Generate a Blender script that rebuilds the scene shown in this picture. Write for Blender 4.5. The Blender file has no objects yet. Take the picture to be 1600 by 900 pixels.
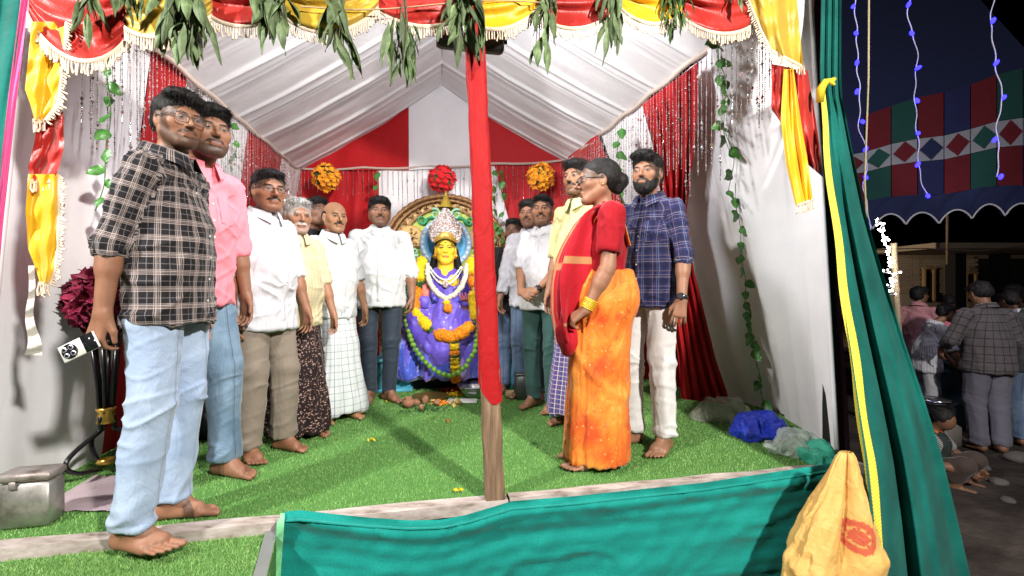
import bpy, math, random
import numpy as np
from mathutils import Vector, Matrix
R = math.radians
rng = np.random.default_rng(7)
random.seed(7)
sc = bpy.context.scene
col = sc.collection

# ---------------------------------------------------------------- camera, world, exposure, floodlights
# world axes: x = right, y = depth from the photographer, z = up, z = 0 on the stage floor
CAM_H, FPX = 0.92, 700.0
cam_d = bpy.data.cameras.new('camera'); cam = bpy.data.objects.new('camera', cam_d); col.objects.link(cam)
cam.location = (0, 0, CAM_H); cam.rotation_euler = (R(90), 0, 0)
cam_d.sensor_width = 36; cam_d.lens = 36 * FPX / 1600; cam_d.clip_start = 0.05; cam_d.clip_end = 600
sc.camera = cam
w = bpy.data.worlds.new('World'); sc.world = w; w.use_nodes = True
nt = w.node_tree; bg = nt.nodes['Background']
sky = nt.nodes.new('ShaderNodeTexSky'); sky.sky_type = 'NISHITA'; sky.sun_disc = False
sky.sun_elevation = R(-6); sky.sun_rotation = R(200); nt.links.new(sky.outputs[0], bg.inputs[0])
bg.inputs[1].default_value = 0.05
sc.view_settings.view_transform = 'Standard'; sc.view_settings.look = 'None'; sc.view_settings.exposure = 0.0; sc.view_settings.gamma = 1.0
sc.view_settings.use_curve_mapping = False
sc.cycles.max_bounces = 10; sc.cycles.diffuse_bounces = 7; sc.cycles.transparent_max_bounces = 12
sc.cycles.use_denoising = True

def lamp(name, loc, target, watts, color, size=0.25, spot=None, blend=0.4):
    l = bpy.data.lights.new(name, 'SPOT' if spot else 'AREA'); l.energy = watts; l.color = color
    if spot: l.spot_size = R(spot); l.spot_blend = blend; l.shadow_soft_size = size
    else: l.size = size
    o = bpy.data.objects.new(name, l); col.objects.link(o); o.location = loc
    o.rotation_euler = (Vector(target) - Vector(loc)).to_track_quat('-Z', 'Y').to_euler()
    return o
# the floodlight on its pole outside the frame to the right of the photographer
lamp('floodlight_lamp', (2.3, -1.6, 3.25), (-0.7, 3.0, 0.9), 470, (1.0, 0.95, 0.88), 0.22)
# the floodlight at the top of the red pole, under the valance, facing into the tent
lamp('tent_flood_lamp', (-0.24, 2.02, 2.20), (-0.15, 4.9, 0.55), 158, (0.97, 0.98, 1.0), 0.14, 172, 0.25)
# its twin on a pole outside the frame to the left
lamp('floodlight_lamp', (-2.9, -0.6, 2.9), (1.3, 2.9, 0.8), 250, (1.0, 0.97, 0.93), 0.22)
# dim fill light added over the yard, no real lamp known there
lamp('yard_fill', (5.2, 3.2, 2.4), (4.6, 6.0, 0.2), 11, (0.86, 0.84, 1.0), 0.3)
lamp('house_fill', (7.6, 12.6, 1.9), (9.0, 14.6, 1.2), 150, (1.0, 0.78, 0.55), 0.3)  # fill light added to brighten the brick house, not a lamp of the house

# ---------------------------------------------------------------- helpers
def P(px, py, d): return np.array([(px - 800) / FPX * d, d, CAM_H + (450 - py) / FPX * d])
def F(px, py, z=0.0):
    d = FPX * (CAM_H - z) / (py - 450.0); return np.array([(px - 800) / FPX * d, d, z])
YAW = R(11.6)
TX = np.array([math.cos(YAW), math.sin(YAW), 0]); TY = np.array([-math.sin(YAW), math.cos(YAW), 0]); UP = np.array([0, 0, 1.0])
def front_d(x): return 1.99 + 0.205 * (x + 0.08)
def PF(px, py, off=0.0):
    """pixel -> point on the front plane of the tent, off metres nearer to the viewer"""
    a = (px - 800) / FPX; d = (1.99 + 0.0164 - off) / (1 - 0.205 * a); return P(px, py, d)

def tag(o, label=None, cat=None, group=None, kind=None):
    if label: o['label'] = label
    if cat: o['category'] = cat
    if group: o['group'] = group
    if kind: o['kind'] = kind
    return o
def thing(name, label, cat, loc=(0, 0, 0), rz=0.0, group=None):
    o = bpy.data.objects.new(name, None); col.objects.link(o); o.location = loc; o.rotation_euler = (0, 0, rz); o.empty_display_size = .1
    return tag(o, label, cat, group)

class MB:
    def __init__(s): s.v = []; s.q = []; s.t = []; s.n = 0
    def add(s, V, Q=None, T=None):
        V = np.asarray(V, float).reshape(-1, 3)
        if Q is not None and len(Q): s.q.append(np.asarray(Q, int) + s.n)
        if T is not None and len(T): s.t.append(np.asarray(T, int) + s.n)
        s.v.append(V); s.n += len(V); return s
    def grid(s, A, cu=False, cv=False):
        A = np.asarray(A, float); m, n = A.shape[:2]; i = np.arange(m * n).reshape(m, n)
        if cu: i = np.vstack([i, i[:1]])
        if cv: i = np.hstack([i, i[:, :1]])
        return s.add(A, np.stack([i[:-1, :-1], i[:-1, 1:], i[1:, 1:], i[1:, :-1]], -1).reshape(-1, 4))
    def tube(s, pts, r, n=8, cap=True, closed=False):
        pts = np.asarray(pts, float); m = len(pts); r = np.broadcast_to(np.asarray(r, float), (m,))
        tg = np.gradient(pts, axis=0) if not closed else np.roll(pts, -1, 0) - np.roll(pts, 1, 0)
        tg /= np.linalg.norm(tg, axis=1)[:, None] + 1e-9
        ref = np.array([0.13, 0.21, 0.97]) if abs(tg[0][2]) < .9 else np.array([0.97, .13, .21])
        A = np.zeros((m, n, 3)); u = np.cross(tg[0], ref); a = np.linspace(0, 2 * np.pi, n, endpoint=False)
        for k in range(m):
            u = u - tg[k] * u.dot(tg[k]); u /= np.linalg.norm(u) + 1e-9; v = np.cross(tg[k], u)
            A[k] = pts[k] + r[k] * (np.cos(a)[:, None] * u + np.sin(a)[:, None] * v)
        b = s.n; s.grid(A, cu=closed, cv=True)
        if cap and not closed:
            s.t.append(np.array([[b, b + k + 1, b + k] for k in range(1, n - 1)]))
            e = b + (m - 1) * n; s.t.append(np.array([[e, e + k, e + k + 1] for k in range(1, n - 1)]))
        return s
    def lathe(s, prof, n=20, c=(0, 0, 0)):
        prof = np.asarray(prof, float); a = np.linspace(0, 2 * np.pi, n, endpoint=False)
        A = np.stack([np.outer(prof[:, 0], np.cos(a)), np.outer(prof[:, 0], np.sin(a)), np.repeat(prof[:, 1:2], n, 1)], -1) + np.asarray(c)
        return s.grid(A, cv=True)
    def box(s, c, sz, M=None, bev=0.0):
        c = np.asarray(c, float); h = np.asarray(sz, float) / 2
        if bev <= 0:
            V = np.array([[x, y, z] for x in (-1, 1) for y in (-1, 1) for z in (-1, 1)]) * h
            if M is not None: V = V @ np.asarray(M).T
            return s.add(V + c, [[0, 1, 3, 2], [4, 6, 7, 5], [0, 4, 5, 1], [2, 3, 7, 6], [0, 2, 6, 4], [1, 5, 7, 3]])
        b = min(bev, h.min() * .9)
        rings = []
        for z, ins in ((-h[2], b), (-h[2] + b, 0), (h[2] - b, 0), (h[2], b)):
            x, y = h[0] - ins, h[1] - ins; k = b * .6
            rings.append([[x, -y + k, z], [x, y - k, z], [x - k, y, z], [-x + k, y, z], [-x, y - k, z], [-x, -y + k, z], [-x + k, -y, z], [x - k, -y, z]])
        V = np.array(rings)
        if M is not None: V = V @ np.asarray(M).T
        n0 = s.n; s.grid(V + c, cv=True)
        s.t.append(np.array([[n0, n0 + k + 1, n0 + k] for k in range(1, 7)])); e = n0 + 24
        s.t.append(np.array([[e, e + k, e + k + 1] for k in range(1, 7)])); return s
    def sphere(s, c, r, nu=12, nv=8, M=None):
        r = np.broadcast_to(np.asarray(r, float), (3,)); th = np.linspace(1e-3, np.pi - 1e-3, nv + 1); a = np.linspace(0, 2 * np.pi, nu, endpoint=False)
        A = np.stack([np.outer(np.sin(th), np.cos(a)), np.outer(np.sin(th), np.sin(a)), np.repeat(np.cos(th)[:, None], nu, 1)], -1) * r
        if M is not None: A = A @ np.asarray(M).T
        return s.grid((A + np.asarray(c))[::-1], cv=True)
    def build(s, name, m, parent=None, smooth=True, uv=None):
        V = np.concatenate(s.v) if s.v else np.zeros((0, 3))
        Q = np.concatenate(s.q) if s.q else np.zeros((0, 4), int); T = np.concatenate(s.t) if s.t else np.zeros((0, 3), int)
        return mesh_obj(name, V, Q, T, m, parent, smooth, uv)

def mesh_data(name, V, Q, T=None, smooth=True, uv=None, attrs=None):
    T = np.zeros((0, 3), int) if T is None else T
    me = bpy.data.meshes.new(name); nq, ntr = len(Q), len(T)
    me.vertices.add(len(V)); me.vertices.foreach_set('co', np.asarray(V, np.float32).ravel())
    li = np.concatenate([np.asarray(Q, np.int32).ravel(), np.asarray(T, np.int32).ravel()])
    me.loops.add(len(li)); me.loops.foreach_set('vertex_index', li)
    me.polygons.add(nq + ntr)
    me.polygons.foreach_set('loop_start', np.concatenate([np.arange(nq) * 4, nq * 4 + np.arange(ntr) * 3]).astype(np.int32))
    me.polygons.foreach_set('use_smooth', np.full(nq + ntr, smooth, bool))
    me.update(); me.validate()
    if uv is not None:                                   # uv per vertex (N,2) or per loop (L,2)
        uv = np.asarray(uv, np.float32)
        if len(uv) == len(V) and len(uv) != len(li): uv = uv[li]
        me.uv_layers.new(name='UVMap').data.foreach_set('uv', uv.ravel())
    for k, a in (attrs or {}).items():
        if a.ndim == 1: me.attributes.new(k, 'FLOAT', 'POINT').data.foreach_set('value', a.astype(np.float32))
        else: me.attributes.new(k, 'FLOAT_VECTOR', 'POINT').data.foreach_set('vector', a.astype(np.float32).ravel())
    return me
def link(name, me, m, parent=None):
    o = bpy.data.objects.new(name, me); col.objects.link(o)
    if m is not None and not me.materials: me.materials.append(m)
    if parent is not None: o.parent = parent
    return o
def mesh_obj(name, V, Q, T=None, m=None, parent=None, smooth=True, uv=None, attrs=None):
    return link(name, mesh_data(name, V, Q, T, smooth, uv, attrs), m, parent)
def copy_tree(o, parent=None):
    c = o.copy(); col.objects.link(c); c.parent = parent
    for ch in list(o.children): copy_tree(ch, c)
    return c

# vectorised value noise
def _h(ix, iy, iz, s):
    n = (ix * 374761393 + iy * 668265263 + iz * 2147483647 + s * 974634777) & 0xFFFFFFFF
    n = ((n ^ (n >> 13)) * 1274126177) & 0xFFFFFFFF
    return ((n ^ (n >> 16)) & 0xFFFF) / 32767.5 - 1.0
def vnoise(p, s=0):
    p = np.asarray(p, float); i = np.floor(p).astype(np.int64); f = p - i; f = f * f * (3 - 2 * f)
    r = 0
    for dx in (0, 1):
        wx = f[..., 0] if dx else 1 - f[..., 0]
        for dy in (0, 1):
            wy = f[..., 1] if dy else 1 - f[..., 1]
            for dz in (0, 1):
                r = r + wx * wy * (f[..., 2] if dz else 1 - f[..., 2]) * _h(i[..., 0] + dx, i[..., 1] + dy, i[..., 2] + dz, s)
    return r
def fbm(p, s=0, o=3):
    r = 0; a = 1.0; p = np.asarray(p, float)
    for k in range(o): r = r + a * vnoise(p * 2 ** k, s + 17 * k); a *= .5
    return r
def ridge(p, s=0): return 1 - 2 * np.abs(vnoise(p, s))
def crease(p, s=0, pw=1.8, warp=.45):
    p = np.asarray(p, float); q = p + warp * np.stack([vnoise(p * 1.6, s + 91), vnoise(p * 1.6, s + 92), vnoise(p * 1.6, s + 93)], -1); return np.clip(1 - 2.2 * np.abs(vnoise(q, s)), 0, 1) ** pw

# ---------------------------------------------------------------- materials: a small expression builder over shader nodes
class X:
    """value or vector socket with arithmetic"""
    def __init__(s, t, o): s.t = t; s.o = o
    def _m(s, op, *a):
        n = s.t.nodes.new('ShaderNodeMath'); n.operation = op
        for i, x in enumerate((s,) + a):
            if isinstance(x, X): s.t.links.new(x.o, n.inputs[i])
            else: n.inputs[i].default_value = x
        return X(s.t, n.outputs[0])
    def __add__(s, b): return s._m('ADD', b)
    __radd__ = __add__
    def __sub__(s, b): return s._m('SUBTRACT', b)
    def __rsub__(s, b): return (s * -1.0) + b
    def __mul__(s, b): return s._m('MULTIPLY', b)
    __rmul__ = __mul__
    def __truediv__(s, b): return s._m('DIVIDE', b)
    def abs(s): return s._m('ABSOLUTE')
    def max(s, b): return s._m('MAXIMUM', b)
    def min(s, b): return s._m('MINIMUM', b)
    def frac(s): return s._m('FRACT')
    def gt(s, b): return s._m('GREATER_THAN', b)
    def clamp(s): return s.max(0.0).min(1.0)
    def step(s, a, b):
        """smooth 0..1 as the value goes from a to b"""
        n = s.t.nodes.new('ShaderNodeMapRange'); n.interpolation_type = 'SMOOTHSTEP'; s.t.links.new(s.o, n.inputs[0])
        lo, hi, f, t_ = (a, b, 0., 1.) if a < b else (b, a, 1., 0.)
        for i, v in enumerate((lo, hi, f, t_)): n.inputs[i + 1].default_value = v
        return X(s.t, n.outputs[0])
class Mat:
    def __init__(s, name, rough=.7, spec=.3, sheen=0.0, metal=0.0):
        s.m = bpy.data.materials.new(name); s.m.use_nodes = True; s.t = s.m.node_tree; s.b = s.t.nodes['Principled BSDF']
        s.b.inputs['Roughness'].default_value = rough; s.b.inputs['Specular IOR Level'].default_value = spec
        s.b.inputs['Metallic'].default_value = metal
        if sheen: s.b.inputs['Sheen Weight'].default_value = sheen; s.b.inputs['Sheen Roughness'].default_value = .4
    def coord(s, kind='Object'):
        n = s.t.nodes.new('ShaderNodeTexCoord'); return n.outputs[kind]
    def attr(s, name):
        n = s.t.nodes.new('ShaderNodeAttribute'); n.attribute_name = name; return n
    def xyz(s, sock):
        n = s.t.nodes.new('ShaderNodeSeparateXYZ'); s.t.links.new(sock, n.inputs[0]); return [X(s.t, o) for o in n.outputs]
    def scale(s, sock, v, rot=None):
        n = s.t.nodes.new('ShaderNodeMapping'); s.t.links.new(sock, n.inputs[0]); n.inputs['Scale'].default_value = v
        if rot: n.inputs['Rotation'].default_value = rot
        return n.outputs[0]
    def noise(s, sc_, sock=None, det=3., rough=.55, dist=0.):
        n = s.t.nodes.new('ShaderNodeTexNoise'); s.t.links.new(sock or s.coord(), n.inputs['Vector'])
        n.inputs['Scale'].default_value = sc_; n.inputs['Detail'].default_value = det; n.inputs['Roughness'].default_value = rough; n.inputs['Distortion'].default_value = dist
        return X(s.t, n.outputs[0])
    def voro(s, sc_, sock=None, feat='F1', out=0):
        n = s.t.nodes.new('ShaderNodeTexVoronoi'); n.feature = feat; s.t.links.new(sock or s.coord(), n.inputs['Vector']); n.inputs['Scale'].default_value = sc_
        return X(s.t, n.outputs[out]) if out == 0 else n.outputs[out]
    def mix(s, f, a, b):
        n = s.t.nodes.new('ShaderNodeMix'); n.data_type = 'RGBA'
        if isinstance(f, X): s.t.links.new(f.o, n.inputs[0])
        else: n.inputs[0].default_value = f
        for i, c in ((6, a), (7, b)):
            if isinstance(c, (tuple, list)): n.inputs[i].default_value = (*c[:3], 1)
            else: s.t.links.new(c, n.inputs[i])
        return n.outputs[2]
    def ramp(s, f, stops, interp='LINEAR'):
        n = s.t.nodes.new('ShaderNodeValToRGB'); s.t.links.new(f.o, n.inputs[0]); n.color_ramp.interpolation = interp
        e = n.color_ramp.elements
        while len(e) < len(stops): e.new(.5)
        for k, (p, c) in enumerate(stops): e[k].position = p; e[k].color = (*(c if isinstance(c, (tuple, list)) else (c, c, c)), 1)
        return n.outputs[0]
    def val(s, sock):
        n = s.t.nodes.new('ShaderNodeRGBToBW'); s.t.links.new(sock, n.inputs[0]); return X(s.t, n.outputs[0])
    def set(s, inp, v):
        if isinstance(v, X): v = v.o
        if isinstance(v, (tuple, list)): v = (*v[:3], 1); s.b.inputs[inp].default_value = v
        elif isinstance(v, (int, float)): s.b.inputs[inp].default_value = v
        else: s.t.links.new(v, s.b.inputs[inp])
        return s
    def color(s, c): return s.set('Base Color', c)
    def bump(s, h, strength=.3, dist=.01):
        n = s.t.nodes.new('ShaderNodeBump'); n.inputs['Strength'].default_value = strength; n.inputs['Distance'].default_value = dist
        s.t.links.new(h.o, n.inputs['Height']); 
        if s.b.inputs['Normal'].is_linked: s.t.links.new(s.b.inputs['Normal'].links[0].from_socket, n.inputs['Normal'])
        s.t.links.new(n.outputs[0], s.b.inputs['Normal']); return s
def cloth(name, c, var=.12, rough=.85, sheen=.15, weave=900., wr=9., wrs=.5, spec=.2, wd=.02):
    m = Mat(name, rough, spec, sheen); n = m.noise(9., det=4.)
    m.color(m.mix(n, tuple(x * (1 - var) for x in c), tuple(min(1, x * (1 + var)) for x in c)))
    m.bump(m.noise(wr, m.scale(m.coord(), (1, 1, .45)), 4., .6, 1.2), wrs, wd); m.bump(m.noise(weave), .08, .002)
    return m.m
def plain(name, c, rough=.6, var=.1, metal=0., ns=12., bump=.1, spec=.4):
    m = Mat(name, rough, spec, metal=metal); n = m.noise(ns, det=5.)
    m.color(m.mix(n, tuple(x * (1 - var) for x in c), tuple(min(1, x * (1 + var)) for x in c)))
    if bump: m.bump(m.noise(ns * 6), bump, .004)
    return m.m
def emit(name, c, s):
    m = Mat(name); m.color((0, 0, 0)); m.set('Emission Color', c); m.set('Emission Strength', s); return m.m

# ---------------------------------------------------------------- signed-distance modelling (bodies, clothes, statue): one continuous skin
class Pr:
    """round cone / ellipsoid / half-space with smooth joining"""
    def __init__(s, kind, a, b=None, ra=0., rb=0., k=.02, g=0, sy=1., Rm=None, op='u'):
        s.kind = kind; s.a = np.asarray(a, float); s.b = None if b is None else np.asarray(b, float); s.ra = ra; s.rb = rb; s.k = k; s.g = g; s.sy = sy; s.Rm = Rm; s.op = op
    def d(s, p):
        if s.kind == 'c':
            if s.sy != 1.: sc_ = np.array([1, 1 / s.sy, 1]); p = p * sc_; a = s.a * sc_; b = s.b * sc_
            else: a, b = s.a, s.b
            pa = p - a; ba = b - a; h = np.clip(pa @ ba / (ba @ ba + 1e-12), 0, 1)
            d = np.sqrt(((pa - h[:, None] * ba) ** 2).sum(1)) - (s.ra + (s.rb - s.ra) * h)
            return d * min(1., s.sy)
        if s.kind == 'e':
            q = p - s.a
            if s.Rm is not None: q = q @ s.Rm
            r = s.b; k0 = np.sqrt(((q / r) ** 2).sum(1)); k1 = np.sqrt(((q / r ** 2) ** 2).sum(1)) + 1e-9
            d = k0 * (k0 - 1) / k1
            return np.where(k0 < .4, -r.min() * .6, d)
        return (p - s.a) @ s.b
    def bb(s):
        if s.kind == 'c':
            r = max(s.ra, s.rb); return np.minimum(s.a, s.b) - r, np.maximum(s.a, s.b) + r
        r = s.b.max(); return s.a - r, s.a + r
def rc(a, b, ra, rb=None, k=.02, g=0, sy=1., op='u'): return Pr('c', a, b, ra, ra if rb is None else rb, k, g, sy, op=op)
def el(c, r, k=.02, g=0, Rm=None, op='u'): return Pr('e', c, r, k=k, g=g, Rm=Rm, op=op)
def cut(p, n, k=.0): 
    n = np.asarray(n, float); return Pr('p', p, n / np.linalg.norm(n), k=k, op='i')
def comb(acc, d, pr):
    k = max(pr.k, 1e-5)
    if pr.op == 'u': h = np.clip(.5 + .5 * (acc - d) / k, 0, 1); return acc * (1 - h) + d * h - k * h * (1 - h)
    if pr.op == 's': d = -d
    h = np.clip(.5 - .5 * (acc - d) / k, 0, 1); return acc * (1 - h) + d * h + k * h * (1 - h)
def sdf_mesh(prims, h, smooth=1):
    add = [p for p in prims if p.op == 'u']; lo = np.min([p.bb()[0] for p in add], 0) - 3 * h; hi = np.max([p.bb()[1] for p in add], 0) + 3 * h
    B = 4 * h; nb = np.ceil((hi - lo) / B).astype(int); hd = B * .8661
    gi = np.stack(np.meshgrid(*[np.arange(n) for n in nb], indexing='ij'), -1).reshape(-1, 3)
    c = lo + (gi + .5) * B; acc = np.full(len(c), 1.0)
    for p in prims:
        dd = p.d(c); p._dc = dd
        acc = comb(acc, dd, p)
    sel = np.abs(acc) < hd * 1.7; gi = gi[sel]; c = c[sel]; nB = len(gi)
    o5 = np.stack(np.meshgrid(*[np.arange(5)] * 3, indexing='ij'), -1).reshape(-1, 3)
    vals = np.full((nB, 125), 1.0)
    for p in prims:
        dc = p._dc[sel]
        ms = dc < hd * 1.5 + p.k + .03 if p.op != 'i' else np.ones(nB, bool)
        if p.op == 's': ms = dc < hd * 1.5 + p.k + .02
        ix = np.nonzero(ms)[0]
        if not len(ix): continue
        pts = (lo + (gi[ix][:, None, :] * 4 + o5[None]) * h).reshape(-1, 3)
        vals[ix] = comb(vals[ix].ravel(), p.d(pts), p).reshape(-1, 125)
    v5 = vals.reshape(nB, 5, 5, 5)
    cor = [(x, y, z) for x in (0, 1) for y in (0, 1) for z in (0, 1)]
    C8 = np.stack([v5[:, x:x + 4, y:y + 4, z:z + 4] for x, y, z in cor], -1).reshape(-1, 8)
    o4 = np.stack(np.meshgrid(*[np.arange(4)] * 3, indexing='ij'), -1).reshape(-1, 3)
    cell = (gi[:, None, :] * 4 + o4[None]).reshape(-1, 3)
    s8 = C8 < 0; act = s8.any(1) & ~s8.all(1); C8 = C8[act]; cell = cell[act]
    num = np.zeros((len(cell), 3)); den = np.zeros(len(cell)); cc = np.array(cor, float)
    for a in range(8):
        for b in range(a + 1, 8):
            if np.abs(cc[a] - cc[b]).sum() != 1: continue
            x = (C8[:, a] < 0) != (C8[:, b] < 0); t = C8[:, a] / (C8[:, a] - C8[:, b] + 1e-12)
            pt = cc[a] + t[:, None] * (cc[b] - cc[a]); num += pt * x[:, None]; den += x
    V = lo + (cell + num / den[:, None]) * h
    dims = nb * 4 + 4; key = (cell[:, 0] * dims[1] + cell[:, 1]) * dims[2] + cell[:, 2]; od = np.argsort(key); ks = key[od]
    st = np.array([dims[1] * dims[2], dims[2], 1]); Q = []
    for ax in range(3):
        b_, c_ = (ax + 1) % 3, (ax + 2) % 3; e1 = [0, 0, 0]; e1[ax] = 1; j = cor.index(tuple(e1))
        x = (C8[:, 0] < 0) != (C8[:, j] < 0); idx = np.nonzero(x)[0]; k0 = key[idx]; q = []; ok = np.ones(len(idx), bool)
        for off in (0, -st[b_], -st[b_] - st[c_], -st[c_]):
            pos = np.clip(np.searchsorted(ks, k0 + off), 0, len(ks) - 1); ok &= ks[pos] == k0 + off; q.append(od[pos])
        q = np.stack(q, 1); fl = C8[idx, 0] > 0; q[fl] = q[fl][:, ::-1]; Q.append(q[ok])
    Q = np.concatenate(Q)
    for _ in range(smooth): V = relax(V, Q, .5)
    D = np.stack([p.d(V) if p.op == 'u' else np.full(len(V), 9.) for p in prims], 1)
    G = np.array([p.g for p in prims])[D.argmin(1)]
    return V, Q, G
def relax(V, Q, f):
    s = np.zeros_like(V); n = np.zeros(len(V))
    for a, b in ((0, 1), (1, 2), (2, 3), (3, 0)):
        for x in range(3): s[:, x] += np.bincount(Q[:, a], V[Q[:, b], x], len(V)) + np.bincount(Q[:, b], V[Q[:, a], x], len(V))
        n += np.bincount(Q[:, a], minlength=len(V)) + np.bincount(Q[:, b], minlength=len(V))
    return V * (1 - f) + f * s / np.maximum(n, 1)[:, None]
def normals(V, Q):
    fn = np.cross(V[Q[:, 2]] - V[Q[:, 0]], V[Q[:, 3]] - V[Q[:, 1]]); N = np.zeros_like(V)
    for k in range(4):
        for x in range(3): N[:, x] += np.bincount(Q[:, k], fn[:, x], len(V))
    return N / (np.linalg.norm(N, axis=1)[:, None] + 1e-12)
def thin_hidden(V, Q, hidden, cell=.035):
    """merge what the clothes cover into coarse faces; the skin stays one piece"""
    key = np.floor(V / cell).astype(np.int64); kk = (key[:, 0] * 4001 + key[:, 1]) * 4001 + key[:, 2]
    kk = np.where(hidden, kk, np.int64(1) << 50) + np.where(hidden, 0, np.arange(len(V)))
    u, inv = np.unique(kk, return_inverse=True); n = np.bincount(inv)
    W = np.stack([np.bincount(inv, V[:, x]) / n for x in range(3)], 1); q = inv[Q]
    d = (q[:, 0] == q[:, 1]).astype(int) + (q[:, 1] == q[:, 2]) + (q[:, 2] == q[:, 3]) + (q[:, 3] == q[:, 0])
    bad = (q[:, 0] == q[:, 2]) | (q[:, 1] == q[:, 3])
    quads = q[(d == 0) & ~bad]; t = q[(d == 1) & ~bad]; tr = []
    for r in t:
        o = [r[0]]
        for x in r[1:]:
            if x != o[-1]: o.append(x)
        if o[0] == o[-1]: o.pop()
        if len(o) == 3: tr.append(o)
    return W, quads, np.array(tr, int).reshape(-1, 3), inv
# ---------------------------------------------------------------- people
def unit(v): v = np.asarray(v, float); return v / (np.linalg.norm(v) + 1e-12)
def rot(ax, deg): return np.array(Matrix.Rotation(R(deg), 3, ax))
def skin_mat(name, c, brow=1., stubble=0., mous=0., beard=0., hairc=(.012, .010, .009), lips=None, tilak=False, gaze=0., scalp=True):
    m = Mat(name, .5, .42)
    x, y, z = m.xyz(m.attr('fc').outputs['Vector']); ax = x.abs(); fr = y.step(.025, .045)
    co = m.attr('fc').outputs['Vector']
    n = m.noise(28., co, 4.); nf = m.noise(420., m.scale(co, (1, 1, .35)), 2.)
    c = tuple(v * 1.38 for v in c); base = m.mix(n, tuple(v * .80 for v in c), tuple(v * 1.16 for v in c))
    base = m.mix(((ax - .035) * (ax - .035) + (z + .025) * (z + .025)).step(.0009, .0002) * fr * .25, base, (c[0] * 1.15, c[1] * .92, c[2] * .85))
    ld = (m.noise(700., co, 1.) * .5 + .5)
    # socket tone around the eye, lips
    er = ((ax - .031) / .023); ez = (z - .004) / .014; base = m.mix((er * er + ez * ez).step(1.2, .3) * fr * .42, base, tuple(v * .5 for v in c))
    lx = x / .025; lz = (z + .0625) / .0095; lr = lx * lx + lz * lz
    lc = lips or (c[0] * .72, c[1] * .5, c[2] * .5)
    base = m.mix(lr.step(1.15, .75) * y.step(.07, .085) * .8, base, lc)
    base = m.mix((z + .0612).abs().step(.0022, .0008) * ax.step(.024, .019) * y.step(.07, .085) * .8, base, (.03, .012, .01))
    if stubble or beard:
        low = z.step(-.05, -.072) * (z.step(-.150, -.135) if not beard else z.step(-.155, -.14)); side = y.step(.066, .048) * z.step(.022, .0) * ax.step(.040, .052)
        bm = low.max(side) * (ax.step(.079, .074)) * y.step(-.004, .012) * lr.step(1.0, 2.4)
        base = m.mix(bm * (nf * .7 + .55).clamp() * max(stubble, beard), base, hairc)
    if mous:
        mx = x / .040; mz = (z + .0470 + mx * mx * .013) / .0085; r_ = mx * mx * mx * mx + mz * mz
        base = m.mix(r_.step(1.25, .55) * y.step(.045, .06) * (nf * .6 + .62).clamp() * mous, base, hairc)
    bx = (ax - .032) / .0235; bz = (z - .0225 + bx * bx * .005) / .0044
    base = m.mix((bx * bx + bz * bz).step(1.2, .55) * fr * (nf * .5 + .66).clamp() * brow, base, hairc)
    ex = (ax - .031) / .0148; ez = (z - .0022 + ex * .0008) / .0041; r2 = ex * ex + ez * ez; eye = r2.step(1.05, .75) * fr
    base = m.mix(r2.step(1.75, 1.1) * z.step(.000, .003) * fr * .85, base, (.02, .012, .01))
    base = m.mix(eye, base, (.17, .145, .135))
    ix = (x.abs() - .031) / .0074 if not gaze else ((x - gaze).abs() - .031) / .0062
    iz = (z - .0030) / .0068
    base = m.mix((ix * ix + iz * iz).step(1.1, .7) * eye, base, (.012, .007, .005))
    if tilak:
        tx = x / .006; tz = (z - .040) / .007; base = m.mix((tx * tx + tz * tz).step(1.2, .6) * fr, base, tilak)
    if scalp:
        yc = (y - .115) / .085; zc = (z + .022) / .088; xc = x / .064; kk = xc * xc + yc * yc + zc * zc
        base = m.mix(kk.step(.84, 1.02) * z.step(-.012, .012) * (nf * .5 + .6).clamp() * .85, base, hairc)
    m.b.inputs['Subsurface Weight'].default_value = .10; m.b.inputs['Subsurface Radius'].default_value = (1., .35, .2); m.b.inputs['Subsurface Scale'].default_value = .006
    m.color(base); m.set('Roughness', (eye * -.3 + .36 + n * .28)); m.bump(m.noise(170., co, 4.), .25, .005)
    return m.m
HAIR = {}
def hair_mat(c=(.010, .009, .009), name='hair_black', rough=.62):
    if name not in HAIR:
        m = Mat(name, rough, .25); n = m.noise(90., m.scale(m.coord(), (1, 1, .3)), 4.)
        m.color(m.mix(n.step(.3, .75), tuple(v * .55 for v in c), tuple(v * 1.8 for v in c))); m.bump(m.noise(260., m.scale(m.coord(), (1, .4, .4)), 3.), .5, .006); HAIR[name] = m.m
    return HAIR[name]

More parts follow.
